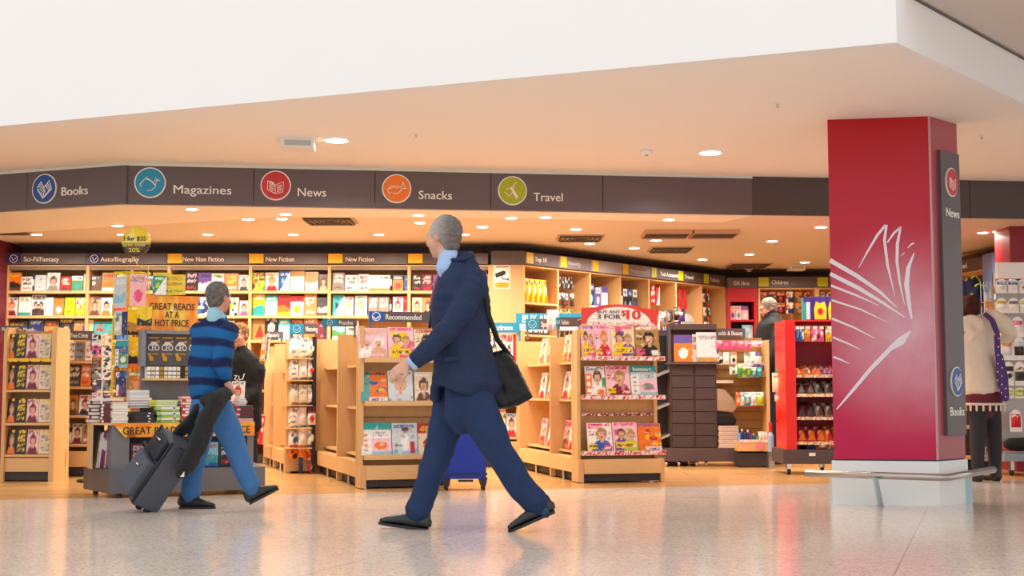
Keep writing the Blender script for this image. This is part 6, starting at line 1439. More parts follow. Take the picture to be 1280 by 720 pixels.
# wire racks with small packs
Yw = 12.9
t = thing('wire_rack', 'grey wire rack of slim packs behind the white headed display', 'display rack', (P(1228, 400, Yw).x, Yw, 0))
w = P(1256, 400, Yw).x-P(1228, 400, Yw).x
for k in range(8): MB().tube([(w*k/7, .02, .1), (w*k/7, .02, PZ(352, Yw))], .004, 6).build('upright_wire', CHROME, t)
for v in (356, 378, 398, 420, 480, 520, 560): MB().tube([(0, .02, PZ(v, Yw)), (w, .02, PZ(v, Yw))], .004, 6).build('cross_wire', CHROME, t)
for r_, (v, cs) in enumerate(((361, 'zaew'), (377, 'oyow'), (389, 'zwae'), (405, 'wzuw'))):
    peg_row((P(1229, 400, Yw).x, Yw, 0), 0, 5, .042, PZ(v, Yw), .036, .13, .02, [('band', cs), ('text', cs)], '%s slim pack on the '+'%s row of the grey wire rack' % ORD[r_], 'packet', 'slim packs on the wire rack', x0=.03, y=-.04)
# white headed blister display
Yb2 = 12.25; xa = P(1248, 400, Yb2).x; w = .62
t = thing('blister_display', 'display of bubble packs under a blank white header', 'display stand', (xa, Yb2, 0))
MB().box(0, w, .0, .04, PZ(348, Yb2), PZ(328, Yb2)).build('header', WHITEP, t); MB().box(.03, w, .2, .22, .3, PZ(348, Yb2)).build('peg_back', mat('peg_grey', 'b4b2b0', .5, .3), t)
for x in (.0, w-.02): MB().box(x, x+.02, .1, .13, .0, PZ(340, Yb2)).build('post', CHROME, t)
MB().box(.0, w, -.05, .4, .14, .21).build('base', mat('base_blue_grey', '8c99a4', .4, .2), t)
for x in (.1, .4): c = MB().prism([(.05+.035*math.cos(a), .035+.035*math.sin(a)) for a in [2*math.pi*i/16 for i in range(16)]], x-.012, x+.012, 'x').build('castor', BLACK, t); MB().box(x-.015, x+.015, .02, .08, .05, .14).build('castor_fork', STEEL, c)
gm = 'bubble packs on the white headed display'
PK = [(1252, 350, 366, 'wbwz', 'blue labelled'), (1266, 350, 366, 'wbzw', 'blue and white'), (1280, 350, 366, 'wzwb', 'pale'), (1252, 374, 391, 'wlow', 'green labelled'), (1267, 374, 391, 'wvlw', 'violet labelled'), (1281, 374, 391, 'wlzw', 'pale green'), (1257, 398, 421, 'zaaw', 'sky blue'), (1272, 398, 421, 'wpqw', 'rose'), (1259, 424, 450, 'zoow', 'orange labelled'), (1274, 424, 450, 'kzwd', 'dark'), (1261, 455, 482, 'wkdk', 'black centred'), (1275, 455, 482, 'dwkk', 'black'), (1261, 486, 498, 'wlly', 'white and lime'), (1275, 486, 498, 'lgyw', 'lime'), (1270, 515, 540, 'rrwr', 'crimson')]
for k, (u, v0, v1, cs, lb) in enumerate(PK):
    c = P(u+3, v1, Yb2); h = (PZ(v0, Yb2)-PZ(v1, Yb2))*1.12; w_ = .112
    t = thing('bubble_pack', '%s bubble pack on row %s of the white headed display' % (lb, ['one', 'two', 'three', 'four', 'five', 'six', 'seven'][[350, 374, 398, 424, 455, 486, 515].index(v0)]), 'packet', (c.x, Yb2+.05, c.z), 0, gm)
    n = 10; r = min(w_, h)*.5
    mb = MB(); mb.prism([(-w_/2, 0), (w_/2, 0), (w_/2, h*.6)]+[(w_/2*math.cos(a), h*.6+h*.4*math.sin(a)) for a in [math.pi*i/8 for i in range(1, 8)]]+[(-w_/2, h*.6)], 0, .008); mb.build('card', mat('bubble_card', 'f2eeec', .25, spec=.7), t)
    o = link('label_print', pack_mesh('band', cs, w_*.8, h*.6, .03, 360+k, False), t); o.location = (0, -.001, h*.2)
a, b = P(1262, 566, Yb2), P(1290, 537, Yb2)
o = MB().loft([(0, 0, .03), (.2, 0, .03)], [(.07, .06), (.08, .07)], n=14).build('black_bag', MATS['black_fabric'], None, smooth=True); o.location = (P(1268, 560, Yb2).x, Yb2+.1, .26); tag(o, 'black rounded bag on the base of the white headed display', 'bag')
for k, (u, v0, v1, c_) in enumerate(((1243, 497, 545, 'c'), (1247, 500, 548, 'w'), (1239, 515, 570, 'e'))):
    a = P(u, v1, 12.6); loose('magazine', cover_mesh('text', c_+'kz', .05, PZ(v0, 12.6)-a.z, .01, 380+k), RT((a.x, 12.6, a.z), .4, .02), '%s pale leaflet standing low behind the woman\'s legs' % ORD[k], 'leaflet', 'leaflets behind the woman')
o = MB().box(-.02, .3, -.12, .12, 0, .02).build('low_shelf', STEEL, None); o.location = (P(1238, 570, 12.6).x, 12.6, P(1238, 571, 12.6).z-.02); tag(o, 'low steel ledge under the pale leaflets', 'shelf')
t = thing('low_rack', 'low dark rack between the pillar and the woman\'s legs', 'rack', (P(1196, 560, 12.9).x, 12.9, 0))
w = .34; MB().box(0, w, .2, .3, 0, .8).build('back_panel', BR2, t); MB().box(0, w, 0, .2, .12, .15).build('shelf', WOODH, t); MB().box(0, w, 0, .2, .42, .45).build('shelf', WOODH, t); MB().box(0, w, 0, .2, 0, .1).build('kickboard', BLACK, t)
# ------------------------------------------------------------------ people: every garment and body is grown as one closed surface
SCULPT = bpy.data.scenes.new('sculpting')
def sculpt(name, mb, m, parent, voxel=0.01, smooth=3, paintf=None, folds=0.0, fs=(9, 9, 4), seed=0):
    me0 = mb.mesh(name+'_raw', None); fix_normals(me0)
    o = bpy.data.objects.new(name+'_tmp', me0); SCULPT.collection.objects.link(o)
    r = o.modifiers.new('r', 'REMESH'); r.mode = 'VOXEL'; r.voxel_size = voxel
    if smooth: s = o.modifiers.new('s', 'SMOOTH'); s.factor = 0.5; s.iterations = smooth
    SCULPT.view_layers[0].update(); dg = SCULPT.view_layers[0].depsgraph
    me = bpy.data.meshes.new_from_object(o.evaluated_get(dg))
    bpy.data.objects.remove(o); bpy.data.meshes.remove(me0)
    me.name = name
    if folds:
        ns = [v.normal.copy() for v in me.vertices]
        for v, n_ in zip(me.vertices, ns):
            q_ = Vector((v.co.x*fs[0], v.co.y*fs[1], v.co.z*fs[2]+v.co.x*2.5))+Vector((seed, 0, 0))
            v.co += n_*folds*(noise.noise(q_)+.5*noise.noise(q_*2.3))
    if paintf:
        at = me.color_attributes.new('Col', 'FLOAT_COLOR', 'POINT'); d = []
        for v in me.vertices: c = paintf(v.co); d += [c[0], c[1], c[2], 1.0]
        at.data.foreach_set('color', d)
    me.materials.clear(); me.materials.append(m)
    me.polygons.foreach_set('use_smooth', [True]*len(me.polygons)); me.update()
    return link(name, me, parent)
def basis(fwd, up=(0, 0, 1)):
    f = Vector(fwd).normalized(); u = Vector(up); s = f.cross(u).normalized(); u = s.cross(f).normalized()
    return Matrix((s, f, u)).transposed()          # columns: side (right), forward, up
def head_mb(mb, c, B, s=1.0, neck=1.0):
    """c = centre of the skull; B columns side, forward, up"""
    c = Vector(c)
    def at(x, y, z): return c+B @ Vector((x*s, y*s, z*s))
    def el(x, y, z, rx, ry, rz): mb.ball(at(x, y, z), (rx*s, ry*s, rz*s), B, 16)
    el(0, -.012, .022, .074, .094, .088); el(0, .022, -.018, .064, .072, .085); el(0, .035, -.062, .046, .052, .048); el(0, .058, -.092, .026, .022, .02)
    el(.0, .05, -.03, .056, .045, .05)
    el(0, .098, -.022, .013, .018, .012); mb.loft([at(0, .088, .016), at(0, .1, -.008), at(0, .108, -.022)], [.009*s, .011*s, .013*s], n=8)
    el(0, .082, .028, .05, .016, .012)
    el(0, .084, -.058, .024, .014, .007); el(0, .082, -.07, .02, .013, .007)
    for k in (-1, 1):
        el(k*.033, .078, .008, .014, .012, .009); el(k*.042, .066, -.03, .02, .02, .022)
        mb.ball(at(k*.076, -.012, -.008), (.009*s, .019*s, .03*s), B, 12)
    mb.loft([at(0, -.012, -.06), at(0, -.02, -.12), at(0, -.03, -.17)], [(.056*s*neck, .058*s*neck), (.056*s*neck, .058*s*neck), (.064*s*neck*neck, .066*s*neck*neck)], side=B.col[0], n=14)
    return at
def hair_mb(mb, c, B, s=1.0, thick=.008, low=-.05, front=.045, side=True):
    c = Vector(c)
    def at(x, y, z): return c+B @ Vector((x*s, y*s, z*s))
    mb.ball(at(0, -.024, .032), ((.076+thick)*s, (.090+thick)*s, (.086+thick)*s), B, 18)
    mb.ball(at(0, -.05, -.012), (.068*s, .058*s, .068*s), B, 16)
    return at
def face_paint(c, B, s, skin, lipc, browc, stub=None, eyes=True, hairline=None, hairc=None):
    c = Vector(c); Bi = B.transposed()
    def f(p):
        q_ = Bi @ (p-c)/s; k = skin
        if abs(q_.z) < .3 and abs(q_.x) < .12 and abs(q_.y) < .16:
            if q_.y > .05:
                k = mixc(skin, lin('c9705a'), .25*max(0, 1-((abs(q_.x)-.042)**2+(q_.z+.03)**2)/.0006))
                if abs(q_.z+.064) < .0075 and abs(q_.x) < .024: k = lipc
                if eyes:
                    for e in (-1, 1):
                        dx = (q_.x-e*.033); dz = q_.z-.008
                        if (dx/.014)**2+(dz/.006)**2 < 1: k = lin('efe8e0') if abs(dx) > .006 else lin('2c2420')
                        if abs(dx) < .018 and abs(q_.z-.027+abs(dx)*.2) < .005: k = browc
            if stub and q_.z < -.045 and q_.y > .0: k = mixc(k, stub, .25)
            if abs(q_.x) > .07 and abs(q_.z+.008) < .03: k = mixc(k, lin('c8705e'), .35)
        return k
    return f
def hand_mb(mb, wrist, d, n_, curl=.5, s=1.0, thumb=1, spread=.1):
    """d = direction of the hand, n_ = normal of the back of the hand"""
    d = Vector(d).normalized(); n_ = Vector(n_); n_ = (n_-d*n_.dot(d)).normalized(); a = d.cross(n_).normalized()*thumb
    w = Vector(wrist)
    mb.loft([w-d*.02*s, w+d*.015*s, w+d*.05*s, w+d*.088*s], [(.026*s, .019*s), (.031*s, .018*s), (.04*s, .017*s), (.039*s, .014*s)], side=a, n=12)
    for i, (off, ln, r) in enumerate(((.028, .072, .0088), (.0095, .08, .0092), (-.0095, .075, .0088), (-.028, .06, .0078))):
        p = w+d*.086*s+a*off*s; q_ = p; dd = (d+a*off*spread*10*.12).normalized(); pts = [p-d*.015*s]; c_ = 0
        for j, fr in enumerate((.45, .3, .25)):
            c_ += curl*[.5, .8, .6][j]
            v = dd*math.cos(c_)-n_*math.sin(c_); q_ = q_+v*ln*fr*s; pts.append(q_)
        mb.loft(pts, [r*s*1.05, r*s, r*s*.95, r*s*.8], n=8)
    p = w+d*.02*s+a*.026*s; t1_ = (d*.6+a*.75-n_*.25).normalized(); t2_ = (d*.95+a*.2-n_*.4).normalized()
    mb.loft([p, p+t1_*.035*s, p+t1_*.035*s+t2_*.03*s, p+t1_*.035*s+t2_*.055*s], [.014*s, .012*s, .0105*s, .009*s], n=8)
def shoe(parent, heel, toe, up, m, s=1.0, sole=None, w=.045):
    """heel, toe on the sole line"""
    heel = Vector(heel); toe = Vector(toe); d = (toe-heel); L_ = d.length; d.normalize(); u = Vector(up); u = (u-d*u.dot(d)).normalized(); a = d.cross(u).normalized()
    def at(x, y, z): return heel+d*x*L_+a*y+u*z
    mb = MB()
    mb.loft([at(.04, 0, .045), at(.25, 0, .05), at(.5, 0, .047), at(.75, 0, .036), at(.94, 0, .026)], [(w*.72, .036), (w*.72, .042), (w*.85, .036), (w*.95, .026), (w*.6, .017)], side=a, n=14)
    mb.loft([at(.1, 0, .05), at(.14, 0, .1)], [(w*.7, .04), (w*.68, .045)], side=a, n=12)
    o = sculpt('shoe', mb, m, parent, .007, 3)
    mb = MB(); pts = [(.0, w*.6), (.12, w*.78), (.35, w*.72), (.68, w*1.0), (.88, w*.85), (1.0, w*.3)]
    ring = [at(x, y, 0) for x, y in pts]+[at(x, -y, 0) for x, y in reversed(pts)]
    top = [p+u*.016 for p in ring]; n = len(ring)
    mb.add(ring+top, [tuple(range(n)), tuple(range(2*n-1, n-1, -1))]+[(i, (i+1) % n, n+(i+1) % n, n+i) for i in range(n)])
    h0 = [at(x, y, -.0) for x, y in ((0, -w*.7), (0, w*.7), (.26, w*.72), (.26, -w*.72))]; 
    mb.build('sole', sole or BLACK, o)
    return o
SKIN1 = lin('d9a58c'); 
# ================= the man in the navy suit, walking toward the books
D = G(585, 663.5).y
def S(u, v, dy=0.0): return P(u, v, D)+Vector((0, dy, 0))*1.0
gp = S(583, 663); org = Vector((gp.x, D, 0))
pm = thing('person', 'grey haired man in a navy suit striding with a black shoulder bag', 'person', org)
def loc(p): return Vector(p)-org
def q(u, v, dy=0.0): return loc(P(u, v, D+dy))
SUIT = mat('navy_suiting', '22304e', .78, var=.1, scale=60, bump=.12, spec=.3)
TROU = mat('navy_trouser_cloth', '20345a', .78, var=.1, scale=60, bump=.12, spec=.3)
SHIRT = mat('pale_blue_shirt', 'a9c6ee', .7, var=.04, spec=.3)
F = Vector((-.86, .51, 0)); Sd = Vector((.51, .86, 0))     # facing, and its right-hand side (away from the camera)
hc_ = q(554, 297); Bh = basis((-.80, .60, -.05))
mb = MB(); head_mb(mb, hc_, Bh, 1.04, .88)
# body under the clothes
mb.loft([q(578, 349), q(582, 380), q(582, 440), q(583, 485)], [(.1, .06), (.14, .08), (.13, .09), (.13, .09)], side=Sd, n=14)
shN, shF = q(592, 352, -.13), q(566, 350, .2)
elN, wrN = q(552, 418, -.25), q(511, 455, -.22)
mb.loft([shN, elN, wrN], [.04, .035, .026], n=10); hand_mb(mb, wrN, q(492, 466, -.2)-wrN, (-.35, -.75, .45), .55, 1.0, -1)
elF, wrF = q(600, 415, .28), q(606, 470, .3)
mb.loft([shF, elF, wrF], [.04, .035, .026], n=10); hand_mb(mb, wrF, (.1, 0, -1), (0, 1, 0), 1.0, 1.0, 1)
hpN, knN, anN = q(592, 492, -.08), q(622, 568, -.08), q(675, 632, -.07)
hpF, knF, anF = q(572, 492, .1), q(543, 575, .1), q(520, 643, .09)
mb.loft([hpN, knN, anN], [.06, .045, .035], n=10); mb.loft([hpF, knF, anF], [.06, .045, .035], n=10)
fp = face_paint(hc_, Bh, 1.04, SKIN1, lin('b86a5c'), lin('6b625c'), lin('8d8580'), False)
sculpt('body', mb, SKINP, pm, .0075, 2, fp)
mb = MB(); hair_mb(mb, hc_, Bh, 1.04, .009); mb.ball(hc_+Bh @ Vector((0, -.06, -.045)), (.06, .045, .055), Bh, 14)
def hairgrey(p):
    n_ = noise.noise(Vector((p.x*40, p.y*40, p.z*90)))*.5+.5; t_ = max(0, min(1, (hc_.x+.04-p.x)*9))
    return mixc(mixc(lin('5d544f'), lin('857b76'), n_), lin('c9c2bf'), t_*.75)
sculpt('hair', mb, KNIT, pm, .006, 1, hairgrey, .004, (40, 40, 60))
# shirt collar, tie and cuff
mb = MB()
mb.loft([hc_+Bh @ Vector((0, -.044, -.102)), hc_+Bh @ Vector((0, -.036, -.125)), hc_+Bh @ Vector((0, -.028, -.155)), hc_+Bh @ Vector((0, -.02, -.19))], [(.058, .054), (.060, .058), (.063, .063), (.066, .068)], side=Bh.col[0], n=20)
mb.loft([q(566, 338, .02), q(560, 350, .03), q(553, 366, .05)], [.022, .024, .024], n=10)
sculpt('shirt_collar', mb, SHIRT, pm, .008, 2)
MB().loft([q(551, 334, .02), q(548, 345, .02), q(544, 362, .05), q(540, 385, .08)], [(.02, .012), (.014, .012), (.024, .012), (.03, .012)], side=Sd, n=10).build('tie', mat('pink_striped_tie', 'a26a8c', .6, var=.5, scale=60), pm, smooth=True)
# jacket
mb = MB()
mb.loft([q(578, 321, .03), q(578, 330, .01), q(579, 342, .0), q(579, 352, .0), q(578, 372, .0), q(576, 400), q(577, 430), q(581, 458), q(583, 477), q(578, 491)], [(.068, .07), (.1, .088), (.15, .1), (.19, .115), (.215, .14), (.21, .158), (.2, .155), (.215, .172), (.225, .2), (.215, .185)], side=Sd, n=22, ball=False)
mb.loft([q(548, 470, -.02), q(545, 498, -.02)], [(.05, .035), (.05, .03)], side=(0, 1, 0), n=12)
mb.loft([q(584, 343, -.03), q(594, 352, -.1)], [.07, .085], n=12)
mb.ball(q(594, 360, -.1), (.085, .085, .085)); mb.ball(q(561, 357, .16), .08)
mb.loft([q(592, 358, -.13), q(578, 385, -.2), q(556, 418, -.25)], [.082, .074, .064], n=14)
mb.loft([q(557, 416, -.25), q(535, 438, -.24), q(519, 452, -.225)], [.064, .058, .052], n=14)
mb.loft([q(566, 356, .2), elF, wrF], [.075, .062, .05], n=14)
mb.loft([q(604, 440, .0), q(612, 468, .0), q(620, 480, -.0)], [(.08, .05), (.09, .05), (.06, .035)], side=(0, 1, 0), n=12)
jk = sculpt('jacket', mb, SUIT, pm, .009, 3, None, .013, (7, 7, 12), 3)
mb = MB(); mb.loft([q(521, 450, -.225), q(513, 456, -.22)], [.045, .043], n=16, ball=False); mb.build('shirt_cuff', SHIRT, pm, smooth=True)
mb = MB(); mb.tube([q(556, 330, .0), q(549, 352, -.03), q(541, 380, -.05), q(537, 410, -.03)], .009, 8); mb.build('lapel_edge', SUIT, pm, smooth=True)
MB().loft([q(556, 449, -.245), q(566, 448.5, -.225), q(580, 450, -.19)], [(.004, .012)]*3, side=(0, 1, 0), n=8).build('pocket_flap', SUIT, pm, smooth=True)
mb = MB(); mb.loft([q(561, 318, .03), q(567, 325, -.075), q(579, 325, -.09), q(589, 320, -.03), q(588, 316, .06)], [(.012, .02)]*5, side=(0, 0, 1), n=8); mb.build('jacket_collar', SUIT, pm, smooth=True)
# trousers
mb = MB()
mb.loft([q(583, 475), q(583, 500), q(583, 520)], [(.14, .11), (.15, .12), (.145, .115)], side=Sd, n=18)
mb.loft([q(590, 495, -.08), q(606, 530, -.09), q(624, 566, -.09), q(648, 603, -.08), q(672, 630, -.07)], [(.095, .115), (.088, .108), (.078, .086), (.072, .082), (.066, .078)], side=(0, 1, 0), n=16)
mb.loft([q(568, 495, .1), q(557, 535, .1), q(546, 574, .1), q(533, 610, .1), q(521, 640, .09)], [(.095, .12), (.085, .105), (.078, .078), (.072, .074), (.068, .076)], side=(0, 1, 0), n=16)
mb.loft([q(566, 520, .1), q(548, 565, .1)], [.08, .06], n=12)
sculpt('trousers', mb, TROU, pm, .009, 2, None, .014, (9, 9, 6), 7)
SHB = mat('black_leather', '16181d', .25, var=.1, spec=.6)
shoe(pm, q(535, 664, .09), q(473, 655, .12), (0, 0, 1), SHB)
shoe(pm, q(694, 641, -.07), q(636, 666, -.05), (-.45, 0, .9), SHB)
MB().loft([q(676, 634, -.07), q(682, 640, -.07)], [.036, .036], n=10).build('sock', mat('blue_sock', '24506a', .8), pm, smooth=True)
# shoulder bag
bg_ = thing('shoulder_bag', 'black leather shoulder bag hanging at the suited man\'s back', 'bag', loc(P(640, 480, D+.12))+org)
bo = P(640, 480, D+.12)
def qb(u, v, dy=0.0): return P(u, v, D+.12+dy)-bo
mb = MB(); pol = [(616, 440), (630, 438), (641, 447), (655, 472), (666.5, 497), (648, 506), (614, 514), (604, 505), (606, 460)]
mb.v = []; ring1 = [qb(u, v, -.05) for u, v in pol]; ring2 = [qb(u, v, .09) for u, v in pol]; cen = sum(ring1, Vector())/len(ring1)
r0 = [c*.88+cen*.12+Vector((0, -.04, 0)) for c in ring1]; n = len(pol)
mb.add(r0+ring1+ring2, [tuple(range(n)), tuple(range(3*n-1, 2*n-1, -1))]+[(k*n+i, k*n+(i+1) % n, (k+1)*n+(i+1) % n, (k+1)*n+i) for k in range(2) for i in range(n)])
LB = mat('black_bag_leather', '0d0d10', .42, var=.2, scale=14, bump=.5, spec=.35)
sculpt('bag_body', mb, LB, bg_, .008, 3, None, .01, (12, 12, 12))
MB().tube([qb(612, 512, -.07), qb(648, 505.5, -.07), qb(664, 497, -.06)], .006, 8).build('piping', BLACK, bg_, smooth=True)
MB().loft([qb(600, 349, -.30), qb(606, 362, -.24), qb(611, 395, -.17), qb(622, 425, -.1), qb(641, 450, -.0)], [(.016, .004)]*5, side=(1, 0, 0), n=8).build('strap', BLACK, bg_, smooth=True)
MB().loft([qb(600, 349, -.30), qb(592, 344, -.12), qb(588, 350, .02)], [(.016, .004)]*3, side=(1, 0, 0), n=8).build('strap', BLACK, bg_, smooth=True)
# ================= blue case rolling behind him
Dc = G(582, 613).y; cb = P(582, 612.5, Dc)
t = thing('rolling_suitcase', 'bright blue rolling suitcase seen between the suited man\'s legs', 'suitcase', (cb.x, Dc, 0), .12)
BLU = mat('blue_nylon', '0a2f9c', .55, var=.08, bump=.1)
mb = MB(); mb.bbox(-.17, .17, 0, .22, .09, .58, .04); sculpt('case_body', mb, BLU, t, .01, 3)
MB().box(-.175, .175, -.004, .0, .12, .14).build('piping', mat('dark_blue_trim', '0a1f66', .5), t); MB().box(-.06, .06, -.01, .02, .068, .085).build('skid_plate', BLACK, t)
for x in (-.15, .15):
    for y in (.04, .18):
        w_ = MB().prism([(y+.024*math.cos(a), .024+.024*math.sin(a)) for a in [2*math.pi*i/14 for i in range(14)]], x-.01, x+.01, 'x').build('wheel', BLACK, t)
        MB().prism([(x-.035, .1), (x+.03, .1), (x+.015, .03), (x-.015, .03)], y-.02, y+.02).build('wheel_housing', BLACK, w_)
for x in (-.07, .07): MB().box(x-.008, x+.008, .2, .215, .58, .78).build('pull_rod', STEEL, t)
MB().box(-.09, .09, .19, .22, .78, .81).build('pull_handle', BLACK, t)
# ================= older man in the striped sweater
D2 = G(250, 636.5).y
def q2g(u, v, dy=0.0): return P(u, v, D2+dy)
org2 = Vector((q2g(268, 636).x, D2, 0))
pn = thing('person', 'grey haired man in a blue striped sweater pulling a dark case', 'person', org2)
def r(u, v, dy=0.0): return P(u, v, D2+dy)-org2
F2 = Vector((.55, .83, 0)); S2 = Vector((.83, -.55, 0)); B2 = basis((.5, .86, -.03)); k2 = .86
hc2 = r(274, 372); mb = MB(); head_mb(mb, hc2, B2, .9, .9)
mb.loft([r(270, 409), r(265, 430), r(262, 470), r(262, 500)], [(.08, .05), (.12, .07), (.12, .08), (.12, .08)], side=S2, n=14)
s1_, e1_, w1_ = r(284, 412, -.06), r(275, 452, -.17), r(284, 475, -.16)
mb.loft([s1_, e1_, w1_], [.035, .03, .023], n=10); hand_mb(mb, w1_+Vector((.0, 0, .0)), (.30, 0, -.8), (-.6, -.7, 0), 1.3, .88, 1)
s3_, e3_, w3_ = r(252, 412, .1), r(250, 455, .2), r(262, 480, .25)
mb.loft([s3_, e3_, w3_], [.035, .03, .023], n=10)
mb.loft([r(256, 500, .07), r(246, 560, .07), r(240, 620, .07)], [.05, .04, .03], n=10); mb.loft([r(275, 500, -.07), r(297, 560, -.07), r(316, 612, -.07)], [.05, .04, .03], n=10)
sculpt('body', mb, SKINP, pn, .0075, 2, face_paint(hc2, B2, .9, lin('d89c84'), lin('b06a5c'), lin('6b625c')))
mb = MB(); hair_mb(mb, hc2, B2, .9, .008); mb.ball(hc2+B2 @ Vector((0, -.045, -.03)), (.06, .045, .05), B2, 14)
def hair2(p): n_ = noise.noise(Vector((p.x*45, p.y*45, p.z*80)))*.5+.5; return mixc(lin('4a4541'), lin('857e78'), n_)
sculpt('hair', mb, KNIT, pn, .006, 1, hair2, .004, (40, 40, 60))
mb = MB(); mb.loft([hc2+B2 @ Vector((0, -.04, -.112)), hc2+B2 @ Vector((0, -.03, -.13)), hc2+B2 @ Vector((0, -.016, -.155))], [(.056, .058), (.061, .064), (.066, .07)], side=B2.col[0], n=18); sculpt('shirt_collar', mb, mat('pale_aqua_collar', '9cc8d8', .7), pn, .007, 2)
mb = MB()
mb.loft([r(273, 394, .01), r(272, 399), r(270, 405), r(268, 413), r(266, 435), r(262, 465), r(261, 488), r(261, 497)], [(.058, .058), (.08, .07), (.125, .085), (.168, .1), (.175, .125), (.165, .125), (.155, .12), (.14, .11)], side=S2, n=20)
mb.ball(r(286, 416, -.04), (.07, .07, .075)); mb.ball(r(250, 414, .06), (.07, .07, .07))
mb.loft([r(284, 416, -.09), r(278, 440, -.16), r(274, 454, -.18)], [.066, .058, .052], n=14); mb.loft([r(274, 452, -.18), r(280, 466, -.17), r(284, 474, -.16)], [.052, .045, .036], n=14)
mb.loft([s3_, e3_, w3_], [.06, .05, .04], n=12)
def sweat(p):
    z = (p.z+.8-.8); ph = (p.z*1.0+p.x*.10+noise.noise(Vector((p.x*4, p.y*4, p.z*4)))*.04)/.135
    fr = ph-math.floor(ph); t_ = min(1, max(0, min(fr/.1, (.55-fr)/.1)))
    return mixc(lin('205f9a'), lin('1f2850'), t_)
sculpt('sweater', mb, KNIT, pn, .009, 3, sweat, .01, (8, 8, 9), 5)
JEAN = mat('blue_denim', '4474ac', .85, var=.14, scale=25, bump=.2, spec=.2)
mb = MB()
mb.loft([r(262, 488), r(263, 505), r(264, 522)], [(.135, .1), (.14, .115), (.13, .1)], side=S2, n=18)
mb.loft([r(255, 510, .06), r(250, 540, .07), r(244, 575, .07), r(240, 600, .07), r(238, 619, .07)], [(.08, .095), (.076, .088), (.066, .07), (.062, .066), (.06, .07)], side=(0, 1, 0), n=16)
mb.loft([r(273, 508, -.06), r(285, 536, -.07), r(297, 565, -.07), r(306, 590, -.07), r(314, 609, -.07)], [(.085, .1), (.08, .092), (.07, .075), (.064, .068), (.062, .068)], side=(0, 1, 0), n=16)
sculpt('jeans', mb, JEAN, pn, .009, 3, None, .008, (9, 9, 5), 2)
SH2 = mat('dark_walking_shoe', '26262a', .45, var=.15, spec=.5)
shoe(pn, r(225, 636, .07), r(269, 636, .05), (0, 0, 1), SH2, w=.042)
shoe(pn, r(313, 631, -.07), r(349, 612, -.05), (-.4, 0, .9), SH2, w=.042)
# dark soft case on wheels, tilted
base = G(184, 638, .0); Dk = base.y
t = thing('rolling_suitcase', 'dark grey soft suitcase tilted on its wheels behind the sweatered man', 'suitcase', base)
ax = (P(287, 489, D2-.16)-base); ax.normalize()
wdir = Vector((.68, -.73, 0)); wdir = (wdir-ax*wdir.dot(ax)).normalized(); tdir = ax.cross(wdir).normalized()
if tdir.z < 0: tdir = -tdir                                  # thickness goes down and outward to the left
M3 = Matrix((wdir, tdir, ax)).transposed()
def kk(x, y, z): return M3 @ Vector((x, y, z))
def kbox(mb, x0, x1, y0, y1, z0, z1, c=.0):
    vs = [kk(x, y, z) for x in (x0, x1) for y in (y0, y1) for z in (z0, z1)]
    mb.add(vs, [(0, 1, 3, 2), (4, 6, 7, 5), (0, 4, 5, 1), (2, 3, 7, 6), (0, 2, 6, 4), (1, 5, 7, 3)]); return mb
CASE = mat('grey_case_nylon', '4e525e', .7, var=.12, scale=40, bump=.2); CASED = mat('black_case_nylon', '23252c', .7, var=.12, scale=40, bump=.2)
tq = -1 if False else 1
mb = MB(); kbox(mb, -.14, .14, .0, .19, .05, .52); sculpt('case_body', mb, CASE, t, .009, 4)
mb = MB(); kbox(mb, -.115, .115, .19, .255, .08, .34); sculpt('front_pocket', mb, CASE, t, .008, 4)
mb = MB(); kbox(mb, -.1, .1, .19, .225, .36, .5); sculpt('top_pocket', mb, CASED, t, .008, 4)
mb = MB(); kbox(mb, .128, .138, .06, .14, .08, .52); mb.build('side_band', CASED, t)
for x in (-.133, .133): MB().tube([kk(x, .2, .06), kk(x, .2, .53)], .008, 8).build('piping', CASED, t, smooth=True)
for z in (.26, .47): MB().tube([kk(-.04, .262 if z < .3 else .232, z), kk(.03, .262 if z < .3 else .232, z+.01)], .006, 8).build('zip_pull', CHROME, t, smooth=True)
MB().tube([kk(-.06, .262, .37), kk(-.05, .28, .40), kk(.05, .28, .40), kk(.06, .262, .37)], .009, 8).build('grab_handle', CASED, t, smooth=True)
for x in (-.11, .11):
    c_ = kk(x, .03, .0); a_ = wdir
    mb = MB(); mb.loft([c_-a_*.014+Vector((0, 0, .03-c_.z)), c_+a_*.014+Vector((0, 0, .03-c_.z))], [.028, .028], n=16, ball=False); w_ = mb.build('wheel', BLACK, t)
    MB().loft([kk(x, .04, .0)+Vector((0, 0, .035)), kk(x, .06, .08)], [.026, .03], n=10).build('wheel_housing', CASED, w_)
hl = (P(287, 489, D2-.16)-base).length
for x in (-.05, .05): MB().tube([kk(x, .015, .5), kk(x, .015, hl)], .007, 8).build('pull_rod', CHROME, t, smooth=True)
MB().tube([kk(-.07, .015, hl), kk(.07, .015, hl)], .014, 10).build('pull_handle', BLACK, t, smooth=True)
MB().tube([kk(-.1, .165, .045), kk(.1, .165, .045)], .012, 8).build('rest_foot', BLACK, t)
